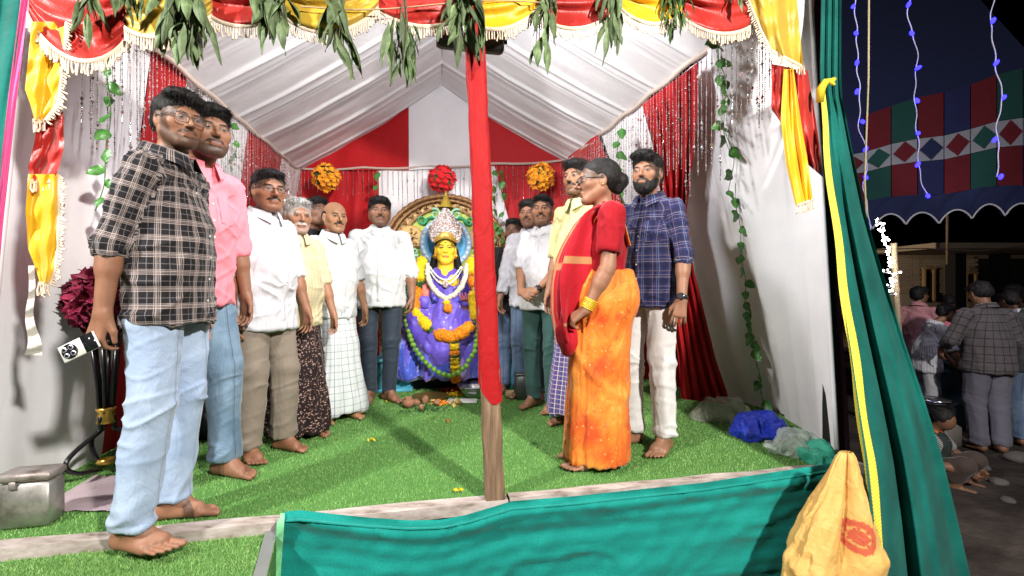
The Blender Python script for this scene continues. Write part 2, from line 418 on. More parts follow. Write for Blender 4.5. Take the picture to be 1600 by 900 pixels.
def arm_ik(S, W, hint, l1, l2):
    S, W = np.asarray(S, float), np.asarray(W, float); d = W - S; L = np.linalg.norm(d); 
    if L > (l1 + l2) * .995: W = S + d / L * (l1 + l2) * .995; d = W - S; L = np.linalg.norm(d)
    a = (l1 * l1 - l2 * l2 + L * L) / (2 * L); hgt = math.sqrt(max(l1 * l1 - a * a, 0)); u = d / L
    hn = np.asarray(hint, float); hn = unit(hn - u * hn.dot(u)); return S + u * a + hn * hgt, W
def hand_prims(Wr, u, n, side, s, curl, g, spread=1.):
    u = unit(u); n = unit(np.asarray(n, float) - u * np.dot(n, u)); t = np.cross(n, u) * (-1 if side > 0 else 1)
    pr = []; L = lambda a, b, c: Wr + (u * a + t * b + n * c) * s
    for bx in (.026, .009, -.009, -.025): pr.append(rc(L(-.005, bx * .45, 0), L(.085 - abs(bx) * .15, bx, .0), .0155 * s, .0118 * s, .014 * s, g))
    for j, (bx, ln, sp) in enumerate(((.030, .072, 8), (.0102, .08, 2.5), (-.0102, .075, -3.5), (-.029, .058, -10))):
        p = np.array([.086 - abs(bx) * .18, bx, 0.]); ang = 0
        for q, (f, r0, r1) in enumerate(((.45, .0084, .0078), (.31, .0078, .0072), (.24, .0072, .0060))):
            ang += curl[q] * (1 + .12 * j); sa = R(sp * spread)
            dv = np.array([math.cos(R(ang)) * math.cos(sa), math.sin(sa), math.sin(R(ang))]) * ln * f
            pr.append(rc(L(*p), L(*(p + dv)), r0 * s, r1 * s, .0015, g)); p = p + dv
    pr += [rc(L(.012, .018, .006), L(.052, .046, .018), .0165 * s, .0115 * s, .012 * s, g), rc(L(.052, .046, .018), L(.088, .052, .028), .0108 * s, .0082 * s, .004, g)]
    return pr
def foot_prims(A, yaw, side, s, g):
    """A = ankle; yaw turns the toes outwards"""
    f = np.array([math.sin(yaw) , math.cos(yaw), 0]); o = np.array([f[1], -f[0], 0]) * side    # o points to the little toe
    L = lambda a, b, z: np.array([A[0], A[1], 0]) + (f * a + o * b + UP * z) * s
    pr = [rc(L(-.052, 0, .036), L(.0, 0, .075), .034 * s, .036 * s, .02, g), rc(L(-.045, -.004, .030), L(.10, -.022, .024), .030 * s, .025 * s, .02, g),
          rc(L(-.045, .006, .028), L(.075, .030, .020), .028 * s, .021 * s, .02, g), rc(L(.0, 0, .080), L(.085, -.008, .034), .036 * s, .022 * s, .03, g)]
    for b0, b1, a0, a1, r in ((-.029, -.034, .100, .170, .0130), (-.0085, -.011, .100, .168, .0086), (.0085, .0075, .095, .158, .0082), (.0235, .0245, .085, .145, .0078), (.0375, .041, .070, .127, .0076)):
        pr.append(rc(L(a0, b0, .020), L(a1, b1, .013), r * s, r * .95 * s, .002, g))
    return pr
def head_prims(c, M, s, jw=1., ch=0., nose=1., g=1):
    T = lambda x, y, z: c + M @ (np.array([x, y, z]) * s)
    E = lambda p, r, k=.02: el(T(*p), np.array(r) * s, k * s, g, M)
    C = lambda a, b, r0, r1, k=.01: rc(T(*a), T(*b), r0 * s, r1 * s, k * s, g)
    pr = [E((0, -.020, .034), (.077, .096, .080)), E((0, .030, -.015), (.064 * jw, .062, .088), .03)]
    for q in (1, -1):
        pr += [C((q * .052 * jw, -.005, -.050), (q * .022 * jw, .060, -.094), .024 + ch, .020 + ch, .03), C((q * .046 * jw, .052, -.018), (q * .050 * jw, .03, -.012), .023 + ch * .6, .022, .02)]
    pr += [E((0, .068, -.096), (.024, .022, .019), .02), C((-.034, .084, .024), (.034, .084, .024), .010, .010, .014)]
    for q in (1, -1):
        v = C((q * .031, .108, .003), (q * .033, .106, .002), .0185, .0185, .014); v.op = 's'; pr.append(v)
    for q in (1, -1): pr.append(C((q * .031, .0775, .003), (q * .0312, .0775, .003), .0135, .0135, .005))
    pr += [C((0, .090, .012), (0, .111 * (.5 + .5 * nose) , -.026), .0070, .0108 * nose, .010), C((-.0115, .098, -.030), (.0115, .098, -.030), .0078 * nose, .0078 * nose, .006),
           C((-.018, .089, -.0570), (.018, .089, -.0570), .0068, .0068, .007), C((-.015, .090, -.0685), (.015, .090, -.0685), .0072, .0072, .007)]
    for q in (1, -1):
        pr += [E((q * .079, -.012, -.006), (.010, .021, .033), .008)]
        v = E((q * .089, -.004, -.004), (.008, .012, .02), .006); v.op = 's'; pr.append(v)
    return pr

def noise_uv(V, G, segs, Rt):
    """(angle * radius, height) per vertex for each limb group; segs[g] = list of axis points (None: the trunk's own axis)"""
    UV = np.zeros((len(V), 2)); ANG = np.zeros(len(V))
    for g in np.unique(G):
        m = G == g; p = V[m]; ax = segs.get(int(g))
        if ax is None: a = np.arctan2(p[:, 0], p[:, 1]); UV[m] = np.stack([a * Rt, p[:, 2]], 1); ANG[m] = a; continue
        pts = np.asarray(ax, float); best = np.full(len(p), 9e9); tt = np.zeros(len(p)); aa = np.zeros(len(p)); acc = 0
        for a_, b_ in zip(pts[:-1], pts[1:]):
            ba = b_ - a_; L = np.linalg.norm(ba); u = ba / L; h = np.clip((p - a_) @ u, 0, L); q = p - a_ - h[:, None] * u; d = (q ** 2).sum(1)
            e1 = unit(np.cross(u, [1, 0, 0]) if abs(u[0]) < .8 else np.cross(u, [0, 0, 1])); e2 = np.cross(u, e1); k = d < best
            best[k] = d[k]; tt[k] = (acc + (p - a_) @ u)[k]; aa[k] = np.arctan2(q @ e1, q @ e2)[k]; acc += L
        UV[m] = np.stack([aa * .06, tt], 1); ANG[m] = aa
    return UV, ANG
def loop_uv(Q, G, UV, Rt, segs):
    gf = G[Q[:, 0]]; per = np.where(np.array([segs.get(int(g)) is None for g in gf]), 2 * np.pi * Rt, 2 * np.pi * .06)
    u = UV[Q]; mx = u[:, :, 0].max(1); w_ = (mx[:, None] - u[:, :, 0]) > per[:, None] * .5
    u = u.copy(); u[:, :, 0] += w_ * per[:, None]
    bad = (G[Q] != gf[:, None]).any(1)                      # a face across two limbs takes its first corner's pattern
    u[bad] = UV[Q[bad, 0]][:, None, :] + (u[bad] * 0)
    return u.reshape(-1, 2)
def garment(name, prims, h, m, parent, segs, Rt, fold, smooth=2):
    V, Q, G = sdf_mesh(prims, h, smooth); N = normals(V, Q); UV, ANG = noise_uv(V, G, segs, Rt)
    V2 = V + N * fold(V, N, G, UV, ANG)[:, None]
    V2 = relax(V2, Q, .10)
    o = mesh_obj(name, V2, Q, None, m, parent, True, loop_uv(Q, G, UV, Rt, segs)); return o, V2, Q

def surf(V, x, z, front=True):
    d = (V[:, 0] - x) ** 2 + (V[:, 2] - z) ** 2; k = (V[:, 1] > 0) if front else (V[:, 1] < 0); d = np.where(k, d, 9.)
    i = np.argsort(d)[:4]; return V[i, 1].mean()

PLAIN = {}
def pm(name, fn):
    if name not in PLAIN: PLAIN[name] = fn()
    return PLAIN[name]

def locks(mb, V, N, idx, flow, length, width, jit, r):
    """thin tapering strands growing out of the hair's surface"""
    for i in idx:
        p = V[i]; d = unit(N[i] * .38 + flow(p) + r.normal(0, jit, 3)); sd = unit(np.cross(d, r.normal(0, 1, 3))); L = length * r.uniform(.5, 1.2); wd = width * r.uniform(.6, 1.2)
        dn = unit(d + flow(p) * .8 - np.array([0, 0, .25])); q0 = p - N[i] * .003; q1 = q0 + d * L * .5; q2 = q1 + dn * L * .5
        mb.add([q0 - sd * wd, q0 + sd * wd, q1 + sd * wd * .8, q1 - sd * wd * .8, q2], [[0, 1, 2, 3]], [[3, 2, 4]])

def make_person(label, x, y, face, H=1.7, wd=1., belly=0., h=.006, skin=(.27, .135, .075), head_yaw=0., head_pitch=0., head_roll=0., lean=0., tilt=0.,
                arms=None, feet=None, jw=1., ch=0., nose=1., hair='short', hairc=None, beard=None, fm=None, top=None, bottom=None, extras=(), group='people posing on the stage', z0=0., hs=1., cat='person', seed=1, ground=True):
    """a standing figure; local +y is where the chest faces, +x its right side.
       arms: (right, left) each a dict(w=wrist, hint=elbow side, u=finger direction, n=palm normal, curl)"""
    s = H / 1.75; r = np.random.default_rng(seed); root = thing('person', label, cat, (x, y, z0), R(face) + math.pi, group)
    K = lambda *a: np.array(a, float) * s
    NK = K(0, -.012 + lean * .5, 1.455); hc = K(0, .026 + lean, 1.596)
    hc = hc + np.array([tilt, 0, 0]) * s
    M = rot('Z', head_yaw) @ rot('X', head_pitch) @ rot('Y', head_roll); s_h = s * hs
    sw = .168 * wd
    SH = [K(sw, lean * .55 - .006, 1.380), K(-sw, lean * .55 - .006, 1.380)]
    arms = arms or ({}, {}); info = []; prims = []
    trunk = [el(K(0, .0, .95), K(.155 * wd, .108, .13), .03), rc(K(0, .0 + belly * .3, 1.02), K(0, lean * .4, 1.20), .136 * wd * s, .130 * wd * s, .03, 0, .68), rc(K(0, lean * .4, 1.2), K(0, lean * .45, 1.33), .130 * wd * s, .080 * wd * s, .03, 0, .68),
             rc(K(-.12 * wd, lean * .5, 1.352), K(.12 * wd, lean * .5, 1.352), .042 * s, .042 * s, .03), rc(K(-.035, lean * .5 - .012, 1.415), K(.035, lean * .5 - .012, 1.415), .042 * s, .042 * s, .04)]
    prims += trunk
    prims += [rc(NK - K(0, 0, .03), hc + M @ K(0, -.020, -.06), .053 * s * (.6 + .4 * jw) + ch * .6, .048 * s * (.6 + .4 * jw) + ch * .6, .025, 1)]
    prims += head_prims(hc, M, s_h, jw, ch, nose)
    for k, (a, sd) in enumerate(zip(arms, (1, -1))):
        Wt = K(*a.get('w', (sd * (sw + .045), .05, .83))); E, Wt = arm_ik(SH[k], Wt, a.get('hint', (sd * .6, -1, 0)), .285 * s, .25 * s)
        fd = unit(Wt - E); u = unit(np.asarray(a['u'], float)) if 'u' in a else unit(fd + np.array([0, .08, -.1])); n = np.asarray(a.get('n', (-sd, .15, 0)), float)
        prims += [rc(SH[k], E, .046 * wd * s, .040 * wd * s, .03, 2 + k), rc(E, E + fd * .09 * s, .040 * wd * s, .039 * wd * s, .02, 2 + k), rc(E + fd * .06 * s, Wt, .038 * wd * s, .0255 * s, .02, 2 + k)]
        prims += hand_prims(Wt, u, n, sd, s, a.get('curl', (14, 22, 14)), 2 + k, a.get('spread', 1.))
        info.append((SH[k], E, Wt, fd))
    feet = feet or ((.10, .0, 10), (-.10, .0, -10)); legs = []
    for k, (f, sd) in enumerate(zip(feet, (1, -1))):
        A = K(f[0], f[1], .085); hip = K(sd * .088 * wd, 0, .915); kn = (hip + A) / 2 + K(sd * .005, .028 + (f[3] if len(f) > 3 else 0), .02); legs.append((hip, kn, A))
        prims += [rc(hip, kn, .085 * wd * s, .056 * s, .03, 4), rc(kn, A, .052 * s, .036 * s, .02, 4), rc(kn - K(0, .02, .08), kn - K(0, .015, .2), .046 * s, .040 * s, .03, 4)] + foot_prims(A, R(f[2]), sd, s, 5)
    V, Q, G = sdf_mesh(prims, h, 1)
    hid = np.zeros(len(V), bool); hid |= (G == 0) & (V[:, 2] < (1.44 if not (top or {}).get('open') else 1.2) * s); hid |= (G == 4) & (V[:, 2] > .17 * s)
    t_ = dict(cuff=(.62, .62)); t_.update(top or {}); cuffs = t_['cuff']
    for k in (0, 1):
        S, E, Wt, fd = info[k]; cf = cuffs[k]; lim = S + (E - S) * min(cf / .53, 1) if cf < .53 else E + (Wt - E) * (cf - .53) / .47
        ud = unit(E - S) if cf < .53 else fd; hid |= (G == 2 + k) & ((V - lim) @ ud < -.03) & (np.linalg.norm(V - Wt, axis=1) > .10 * s)
    W, q, t3, inv = thin_hidden(V, Q, hid)
    fc = ((W - hc) @ M) / s_h
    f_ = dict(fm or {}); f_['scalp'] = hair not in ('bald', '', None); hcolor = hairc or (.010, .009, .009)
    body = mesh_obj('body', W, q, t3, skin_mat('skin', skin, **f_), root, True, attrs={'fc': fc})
    T = lambda v: hc + (np.asarray(v) * s_h) @ M.T
    # ---- hair
    hm = hair_mat(hcolor, 'hair_%d' % int(sum(hcolor) * 1000))
    if hair:
        e_ = lambda c, rr, k=.02, op='u': el(np.array(c), np.array(rr), k, 0, None, op)
        if hair == 'short': hp = [e_((0, -.026, .050), (.083, .099, .075)), e_((0, .045, .088), (.062, .045, .027)), e_((0, .115, -.022), (.064, .085, .088), .012, 's')]
        elif hair == 'quiff': hp = [e_((0, -.024, .052), (.085, .101, .078)), e_((.01, .05, .100), (.070, .050, .030)), e_((-.03, .072, .080), (.03, .03, .018)), e_((0, .120, -.024), (.064, .086, .087), .012, 's')]
        elif hair == 'full': hp = [e_((0, -.024, .052), (.087, .104, .080)), e_((0, .055, .085), (.068, .042, .032)), e_((0, .120, -.026), (.062, .086, .086), .012, 's')]
        elif hair == 'bald': hp = [e_((0, -.030, .012), (.085, .094, .066)), e_((0, .105, .05), (.082, .10, .14), .02, 's'), e_((0, -.01, .085), (.06, .10, .04), .02, 's')]
        elif hair == 'bun': hp = [e_((0, -.024, .048), (.082, .099, .074)), e_((0, -.040, .010), (.081, .078, .070), .03), e_((0, .126, -.018), (.068, .086, .098), .012, 's')]
        else: hp = [e_((0, -.026, .050), (.083, .099, .075)), e_((0, .115, -.022), (.064, .085, .088), .012, 's')]
        for q_ in (1, -1): hp += [e_((q_ * .086, .006, -.012), (.022, .024, .034), .008, 's')]
        hp += [cut((0, -.05, -.066), (0, .42, -1), .01)]
        if hair not in ('bun', 'bald'): hp.insert(0, e_((0, -.046, .0), (.081, .076, .074), .03))
        if hair == 'bun': hp += [e_((0, -.125, -.005), (.046, .040, .044), .02), e_((0, -.105, -.045), (.032, .028, .030), .02)]
        hh = max(h * .75, .0042); HV, HQ, _ = sdf_mesh(hp, hh / s_h, 2); HN = normals(HV, HQ)
        amp = {'bun': .0015, 'bald': .002}.get(hair, .0038)
        HV = HV + HN * (amp * (ridge(HV * np.array([52, 20, 30]), seed) + .5 * vnoise(HV * 75, seed + 3)))[:, None]
        mb = MB(); mb.add(T(HV), HQ); HN = normals(HV, HQ)
        if hair not in ('bun',):
            nl = {'bald': 160}.get(hair, 1100 if h < .0056 else 450)
            cand = np.nonzero((HV[:, 2] > -.04) & (HN @ np.array([0, .3, 1]) > -.6))[0]; idx = r.choice(cand, nl)
            lb = MB(); fl = (lambda p: np.array([.10 if p[0] > 0 else -.1, .75 if p[1] > .02 else -.1, .05 if p[2] > .07 else -.75]))
            if hair == 'quiff': fl = lambda p: np.array([-.45 * (p[2] > .05), .45 if p[1] > .0 else -.2, .15 if p[2] > .07 else -.8])
            locks(lb, HV, HN, idx, fl, .022 if hair != 'bald' else .012, .0012, .16, r)
            if hair != 'bald':
                c2 = np.nonzero((HV[:, 1] > .045) & (HV[:, 2] > .055) & (HV[:, 2] < .105))[0]; c3 = np.nonzero((np.abs(HV[:, 0]) > .058) & (HV[:, 2] < .03))[0]
                if len(c2): locks(lb, HV, HN, r.choice(c2, 320 if h < .0056 else 140), lambda p: np.array([.25 if hair == 'quiff' else .08 * np.sign(p[0]), .35, -.42]), .030, .0011, .22, r)
                if len(c3): locks(lb, HV, HN, r.choice(c3, 260 if h < .0056 else 120), lambda p: np.array([0, -.05, -.85]), .020, .0011, .18, r)
            for v in range(len(lb.v)): lb.v[v] = T(lb.v[v])
            mb.add(np.concatenate(lb.v), np.concatenate(lb.q), np.concatenate(lb.t))
        mb.build('hair', hm, root)
    if beard:
        th = beard
        bp = head_prims(np.zeros(3), np.eye(3), 1., jw, ch, nose)[1:7]
        for b_ in bp:
            if b_.kind == 'c': b_.ra += th; b_.rb += th
            else: b_.b = b_.b + th
        bp += [el(np.array([0, .060, -.100]), np.array([.032, .034, .026 + th]), .02)]
        bp += [el(np.array([0, .105, .015]), np.array([.066 * jw, .07, .056]), .014, op='s'), el(np.array([0, .112, -.060]), np.array([.021, .03, .0105]), .008, op='s'),
               cut((0, .0, -.02), (0, .45, 1), .012), cut((0, .005, 0), (0, -1, -.1), .012), el(np.array([.0, .098, -.028]), np.array([.026, .035, .017]), .01, op='s')]
        for q_ in (1, -1): bp += [el(np.array([q_ * .040, .095, -.034]), np.array([.022, .05, .026]), .012, op='s')]
        BV, BQ, _ = sdf_mesh(bp, max(h * .75, .0042) / s_h, 1); BN = normals(BV, BQ); BV = BV + BN * (.0030 * vnoise(BV * 110, 5))[:, None]
        mb = MB(); mb.add(T(BV), BQ); lb = MB(); idx = r.choice(len(BV), 700); locks(lb, BV, BN, idx, lambda p: np.array([0, .25, -.6]), .011, .0011, .35, r)
        for v in range(len(lb.v)): lb.v[v] = T(lb.v[v])
        mb.add(np.concatenate(lb.v), np.concatenate(lb.q), np.concatenate(lb.t)); mb.build('beard', hm, root)
    ctx = dict(root=root, s=s, K=K, info=info, legs=legs, hc=hc, M=M, s_h=s_h, T=T, SH=SH, wd=wd, belly=belly, lean=lean, h=h, r=r, seed=seed, NK=NK, feet=feet, cuffs=cuffs)
    if top: make_top(ctx, bl=(bottom or {}).get('loose', 0) * .8, **top)
    if bottom: make_bottom(ctx, topz=(top or {}).get('hem', .8) + .02, **bottom)
    for e in extras: e(ctx)
    return ctx

def make_top(c, mat, hem=.80, cuff=(.62, .62), open=0., loose=0., name='shirt', collar=True, placket=True, pocket=True, rolled=True, cmat=None, pmat=None, wr=1., hs=1., btn=True, bl=0., **_):
    K, s, wd, b, lean, SH, info = c['K'], c['s'], c['wd'], c['belly'], c['lean'], c['SH'], c['info']; hh = max(c['h'] * 1.35, .0062)
    pr = []; segs = {0: None}; L = loose; cu_pts = []
    for k in (0, 1):
        S, E, Wt, fd = info[k]; cf = cuff[k]
        if cf <= .53: end = S + (E - S) * cf / .53; pts = [S, end]
        else: end = E + (Wt - E) * (cf - .53) / .47; pts = [S, E, end]
        ud = unit(pts[-1] - pts[-2]); segs[1 + k] = pts; cu_pts.append((end, ud))
        rr = [.053, .049, .044] if len(pts) == 3 else [.053, .056]
        for a, e, r0, r1 in zip(pts[:-1], pts[1:], rr[:-1], rr[1:]): pr.append(rc(a, e, (r0 * wd + L * .5) * s, (r1 * wd + L * .5) * s, .02, 1 + k))
        cut_ = rc(end + ud * .060 * s, end + ud * .22 * s, .060 * s, .060 * s, .004); cut_.op = 's'; pr.append(cut_)
    pr += [rc(K(0, lean * .45, 1.352), K(0, lean * .42, 1.20), .112 * wd * s, (.160 * wd + L * .8) * s, .03, 0, .74), rc(K(0, lean * .42, 1.20), K(0, belly_y(b), 1.05), (.160 * wd + L * .8) * s, (.156 * wd + L) * s, .03, 0, .72),
           rc(K(0, lean * .5 - .012, 1.412), K(.145 * wd, lean * .5 - .006, 1.372), .054 * s, .054 * s, .03), rc(K(0, lean * .5 - .012, 1.412), K(-.145 * wd, lean * .5 - .006, 1.372), .054 * s, .054 * s, .03),
           rc(K(-.03, lean * .5 - .014, 1.428), K(.03, lean * .5 - .014, 1.428), .046 * s, .046 * s, .03),
           el(K(0, .022 + b * .55, 1.08), K(.150 * wd + L, .105 + b * .6 + L, .17), .05),
           rc(K(0, belly_y(b), 1.05), K(0, .004 + b * .15, hem + .02), (.166 * wd + L) * s, (.178 * wd + L + bl) * s * hs, .03, 0, .76)]
    hz = cut(K(0, 0, hem), (0, 0, -1), .003); pr.append(hz)
    if open:
        v = rc(K(0, .15 + lean * .6, 1.40 - open), K(0, .10 + lean * .6, 1.52), .012 * s, .062 * s, .006); v.op = 's'; pr.append(v)
    seed = c['seed']
    def fold(V, N, G, UV, ANG):
        z = V[:, 2] / s; t = np.zeros(len(V)); tor = G == 0
        p = V[tor]; zz = z[tor]; dn = np.clip((1.25 - zz) / .4, 0, 1)
        t[tor] = .0105 * dn * crease(np.stack([p[:, 0] * 11 + p[:, 2] * 2, p[:, 1] * 8, p[:, 2] * 2.8 + p[:, 0] * 3], 1), seed) + .0085 * crease(np.stack([p[:, 0] * 6 - p[:, 2] * 9, p[:, 1] * 7, p[:, 2] * 4 + p[:, 0] * 4], 1), seed + 5) \
            + .0085 * crease(np.stack([p[:, 0] * 6 + p[:, 2] * 9, p[:, 1] * 7, p[:, 2] * 4 - p[:, 0] * 4], 1), seed + 6) + .0016 * vnoise(p * np.array([34, 34, 20]), seed + 9)
        for k in (1, 2):
            m = G == k; tt = UV[m, 1]; a = ANG[m]
            t[m] = .0100 * crease(np.stack([tt * 14 + np.sin(a) * 1.6 + np.cos(a) * .8, np.cos(a) * 1.2, np.sin(a) * 1.2 + k * 7], 1), seed + k) + .0018 * vnoise(np.stack([tt * 40, np.cos(a) * 3, np.sin(a) * 3], 1), seed + 20 + k)
        return t * wr
    o, V, Q = garment(name, pr, hh, mat, c['root'], segs, .17 * wd * s, fold)
    c['topV'] = V; cm = cmat or mat
    if rolled:
        for k in (0, 1):
            if cuff[k] < .01: continue
            end, ud = cu_pts[k]; r0 = ((.047 if cuff[k] > .53 else .057) * wd + L * .5) * s; mb = MB(); w_ = .022 * s
            e1 = unit(np.cross(ud, [1, .1, 0])); e2 = np.cross(ud, e1); a = np.linspace(0, 2 * np.pi, 28, endpoint=False); rows = []
            for du, dr in ((-w_ * 1.6, -.006), (-w_ * 1.5, .002), (-w_ * .2, .004), (w_ * .15, .001), (0, -.008)):
                rr = (r0 + dr * s) * (1 + .04 * np.sin(a * 3 + seed) + .025 * np.sin(a * 7 + du * 90)); rows.append(end + ud * (du + .006 * np.sin(a * 2 + seed)[:, None]) + rr[:, None] * (np.cos(a)[:, None] * e1 + np.sin(a)[:, None] * e2))
            A = np.array(rows); mb.grid(A, cv=True); li = np.concatenate(mb.q).ravel(); ia = (li % 28); row = li // 28
            uu = a[ia] * .06; uu = uu.reshape(-1, 4); uu = np.where((uu.max(1)[:, None] - uu) > .15, uu + 2 * np.pi * .06, uu).ravel()
            mb.build('cuff', cm, c['root'], uv=np.stack([uu, .45 + row * .012], 1))
    if collar:
        mb = MB(); n = 34; a = np.linspace(R(16 if open else 7), R(360 - (16 if open else 7)), n); ce = K(0, lean * .55 - .012, 1.470)
        fr = (np.cos(a) + 1) / 2; rows = []
        for q_, (dr, dz) in enumerate(((-.004, -.02), (.0, .030), (.006, .036), (.014, .026), (.030, -.012))):
            rr = .070 + dr; tip = (fr ** 8) * (1 if q_ >= 3 else 0) * (q_ - 2) * .012; z = dz - .052 * fr - tip * 1.3
            rows.append(ce + np.stack([np.sin(a) * (rr * 1.02 + tip * .5), np.cos(a) * (rr * 1.02) + .012 * fr + (fr ** 6) * (.010 if q_ == 4 else .004), z + .006], 1) * s)
        mb.grid(np.array(rows)); mb.build('collar', cm, c['root'], uv=np.stack([np.tile(a * .07, 5), np.repeat([.0, .02, .025, .03, .065], n)], 1))
    if placket:
        mb = MB(); zt = (1.41 - open - .01) * s; zs = np.linspace(zt, hem * s + .004, 26); A = []
        for z in zs:
            yy = [surf(V, q_, z) + .0035 for q_ in (-.017 * s, 0, .017 * s)]; A.append([[-.017 * s, yy[0] - .005, z], [-.0165 * s, yy[0], z], [0, yy[1] + .0005, z], [.0165 * s, yy[2], z], [.017 * s, yy[2] - .005, z]])
        A = np.array(A); A[1:-1, :, 1] = (A[:-2, :, 1] + A[1:-1, :, 1] * 2 + A[2:, :, 1]) / 4
        mb.grid(A); pl = mb.build('placket', pmat or cm, c['root'], uv=A.reshape(-1, 3)[:, [0, 2]])
        if btn and c['h'] < .0065:
            me = MB().sphere((0, 0, 0), (.0055 * s, .0022, .0055 * s), 8, 4)
            bm = pm('button_pale', lambda: plain('button_pale', (.6, .58, .52), .35, bump=0)); first = None
            for z in np.linspace(zt - .03, hem * s + .08, 6):
                i = np.argmin(abs(zs - z))
                if first is None: first = me.build('button', bm, pl); bo = first
                else: bo = first.copy(); col.objects.link(bo); bo.parent = pl
                bo.location = (0, A[i, 2, 1] + .001, z)
    if pocket:
        mb = MB(); A = []
        for z in np.linspace(1.31, 1.19, 9) * s: A.append([[q_, surf(V, q_, z) + .0028, z] for q_ in np.linspace(-.125, -.035, 8) * s * wd])
        A = np.array(A); 
        for _ in range(2): A[1:-1, :, 1] = (A[:-2, :, 1] + A[1:-1, :, 1] * 2 + A[2:, :, 1]) / 4
        A[0, :, 1] += .002; A[-1, 2:-2, 2] -= .008 * s
        mb.grid(A); mb.build('pocket', mat, c['root'], uv=(A.reshape(-1, 3)[:, [0, 2]]) * np.array([1, 1]) + np.array([.004, .006]))
def belly_y(b): return .006 + b * .35

def make_bottom(c, kind, mat, loose=0., hemz=.06, name=None, topz=1.0, flare=.0, wr=1.):
    K, s, wd, legs = c['K'], c['s'], c['wd'], c['legs']; hh = max(c['h'] * 1.4, .0066); seed = c['seed'] + 40; L = loose
    if kind == 'trousers':
        pr = []; segs = {0: None}
        for k in (0, 1):
            hip, kn, A = legs[k]; an = A + K(0, -.012, -.02); segs[1 + k] = [hip, kn, an]
            pr += [rc(hip, kn, (.088 * wd + L) * s, (.064 * (.5 + .5 * wd) + L) * s, .008, 1 + k), rc(kn, an, (.064 * (.5 + .5 * wd) + L) * s, (.053 + L * 1.2) * s, .02, 1 + k)]
        pr += [el(K(0, -.008, .945), K(.166 * wd + L, .124 + L, .13), .03), rc(K(0, 0, .97), K(0, .0, 1.02), (.158 * wd) * s, (.155 * wd) * s, .03, 0, .76), cut(K(0, 0, hemz), (0, 0, -1), .003), cut(K(0, 0, topz), (0, 0, 1), .01)]
        def fold(V, N, G, UV, ANG):
            z = V[:, 2] / s; t = np.zeros(len(V))
            for k in (0, 1, 2):
                m = G == k; p = V[m]; zz = z[m]; a = ANG[m]; kn = np.exp(-((zz - .48) / .13) ** 2); an = np.exp(-((zz - .09) / .07) ** 2); th = np.exp(-((zz - .86) / .09) ** 2)
                t[m] = (.006 * kn + .011 * an + .002) * crease(np.stack([p[:, 0] * 6 + zz * 9, p[:, 1] * 7 - zz * 9, zz * 7], 1), seed + k) + .010 * th * crease(np.stack([p[:, 0] * 8 + zz * 9, p[:, 1] * 7, zz * 5], 1), seed + 3 + k) \
                    + .0075 * crease(np.stack([p[:, 0] * 8 + zz, p[:, 1] * 8, zz * 1.5], 1), seed + 8)
                if k: t[m] += .005 * np.exp(-((a - 0) / .13) ** 2)
            return t * wr
        o, V, Q = garment(name or 'trousers', pr, hh, mat, c['root'], segs, .16 * wd * s, fold)
    else:                                                                    # a wrapped cloth (lungi)
        (h0, k0, a0), (h1, k1, a1) = legs; mid = (a0 + a1) / 2; rb = (.150 + flare) * s + abs(a0[0] - a1[0]) * .32
        pr = [rc(K(0, 0, topz), [mid[0] * .5, mid[1] * .5, .55 * s], .168 * wd * s, (.178 + L) * wd * s, .03, 0, .80), rc([mid[0] * .5, mid[1] * .5, .55 * s], [mid[0], mid[1] + .01, hemz * s + .02], (.178 + L) * wd * s, rb, .03, 0, .82), cut(K(0, 0, hemz), (0, 0, -1), .004)]
        def fold(V, N, G, UV, ANG):
            z = V[:, 2] / s; dn = np.clip((1.0 - z) / .9, 0, 1); a = ANG
            t = (.004 + .022 * dn) * crease(np.stack([a * 2.2, z * 1.0 + a * .3, a * 0 + 3.], 1), seed, 1.4) + .004 * ridge(np.stack([a * 6, z * 3, a * 0], 1), seed + 2) + .003 * vnoise(V * np.array([20, 20, 7]), seed)
            t += .012 * np.tanh((a - .32) * 14) * np.exp(-((a - .32) / .5) ** 2) * (.4 + .6 * dn)       # the overlapping front edge
            return t * wr
        o, V, Q = garment(name or 'wrapped_cloth', pr, hh, mat, c['root'], {0: None}, .18 * wd * s, fold)
    c['botV'] = V

def add_glasses(c, mat, thick=.0013, shape=(.0215, .019), lens=True):
    T = c['T']; mb = MB(); a = np.linspace(0, 2 * np.pi, 24, endpoint=False); g = MB()
    for q in (1, -1):
        sq = (np.abs(np.cos(a)) ** 3.2 + np.abs(np.sin(a)) ** 3.2) ** (-1 / 3.2)
        rim = np.stack([q * .0325 + shape[0] * sq * np.cos(a), .1045 - .010 * np.abs(np.cos(a)) * (np.cos(a) * q > 0) , -.001 + shape[1] * sq * np.sin(a)], 1)
        mb.tube(T(rim), thick, 6, closed=True)
        mb.tube(T([[q * .054, .096, .006], [q * .072, .07, .008], [q * .080, .03, .006], [q * .083, -.005, .004], [q * .083, -.02, -.004]]), thick, 6)
        V = np.vstack([rim.mean(0)[None], rim]); n = len(rim); g.add(T(V), None, [[0, 1 + i, 1 + (i + 1) % n] for i in range(n)])
    mb.tube(T([[-.012, .1045, .001], [-.005, .110, .005], [.005, .110, .005], [.012, .1045, .001]]), thick, 6)
    o = mb.build('glasses', mat, c['root'])
    if lens:
        for k in range(2): gg = MB(); gg.v, gg.t, gg.n = [g.v[k]], [np.concatenate(g.t[:1])], len(g.v[k]); gg.build('lens', LENS(), o)
def LENS():
    def f():
        m = Mat('lens_glass', .05, .2); m.set('Alpha', .05); m.color((.8, .85, .9)); return m.m
    return pm('lens_glass', f)
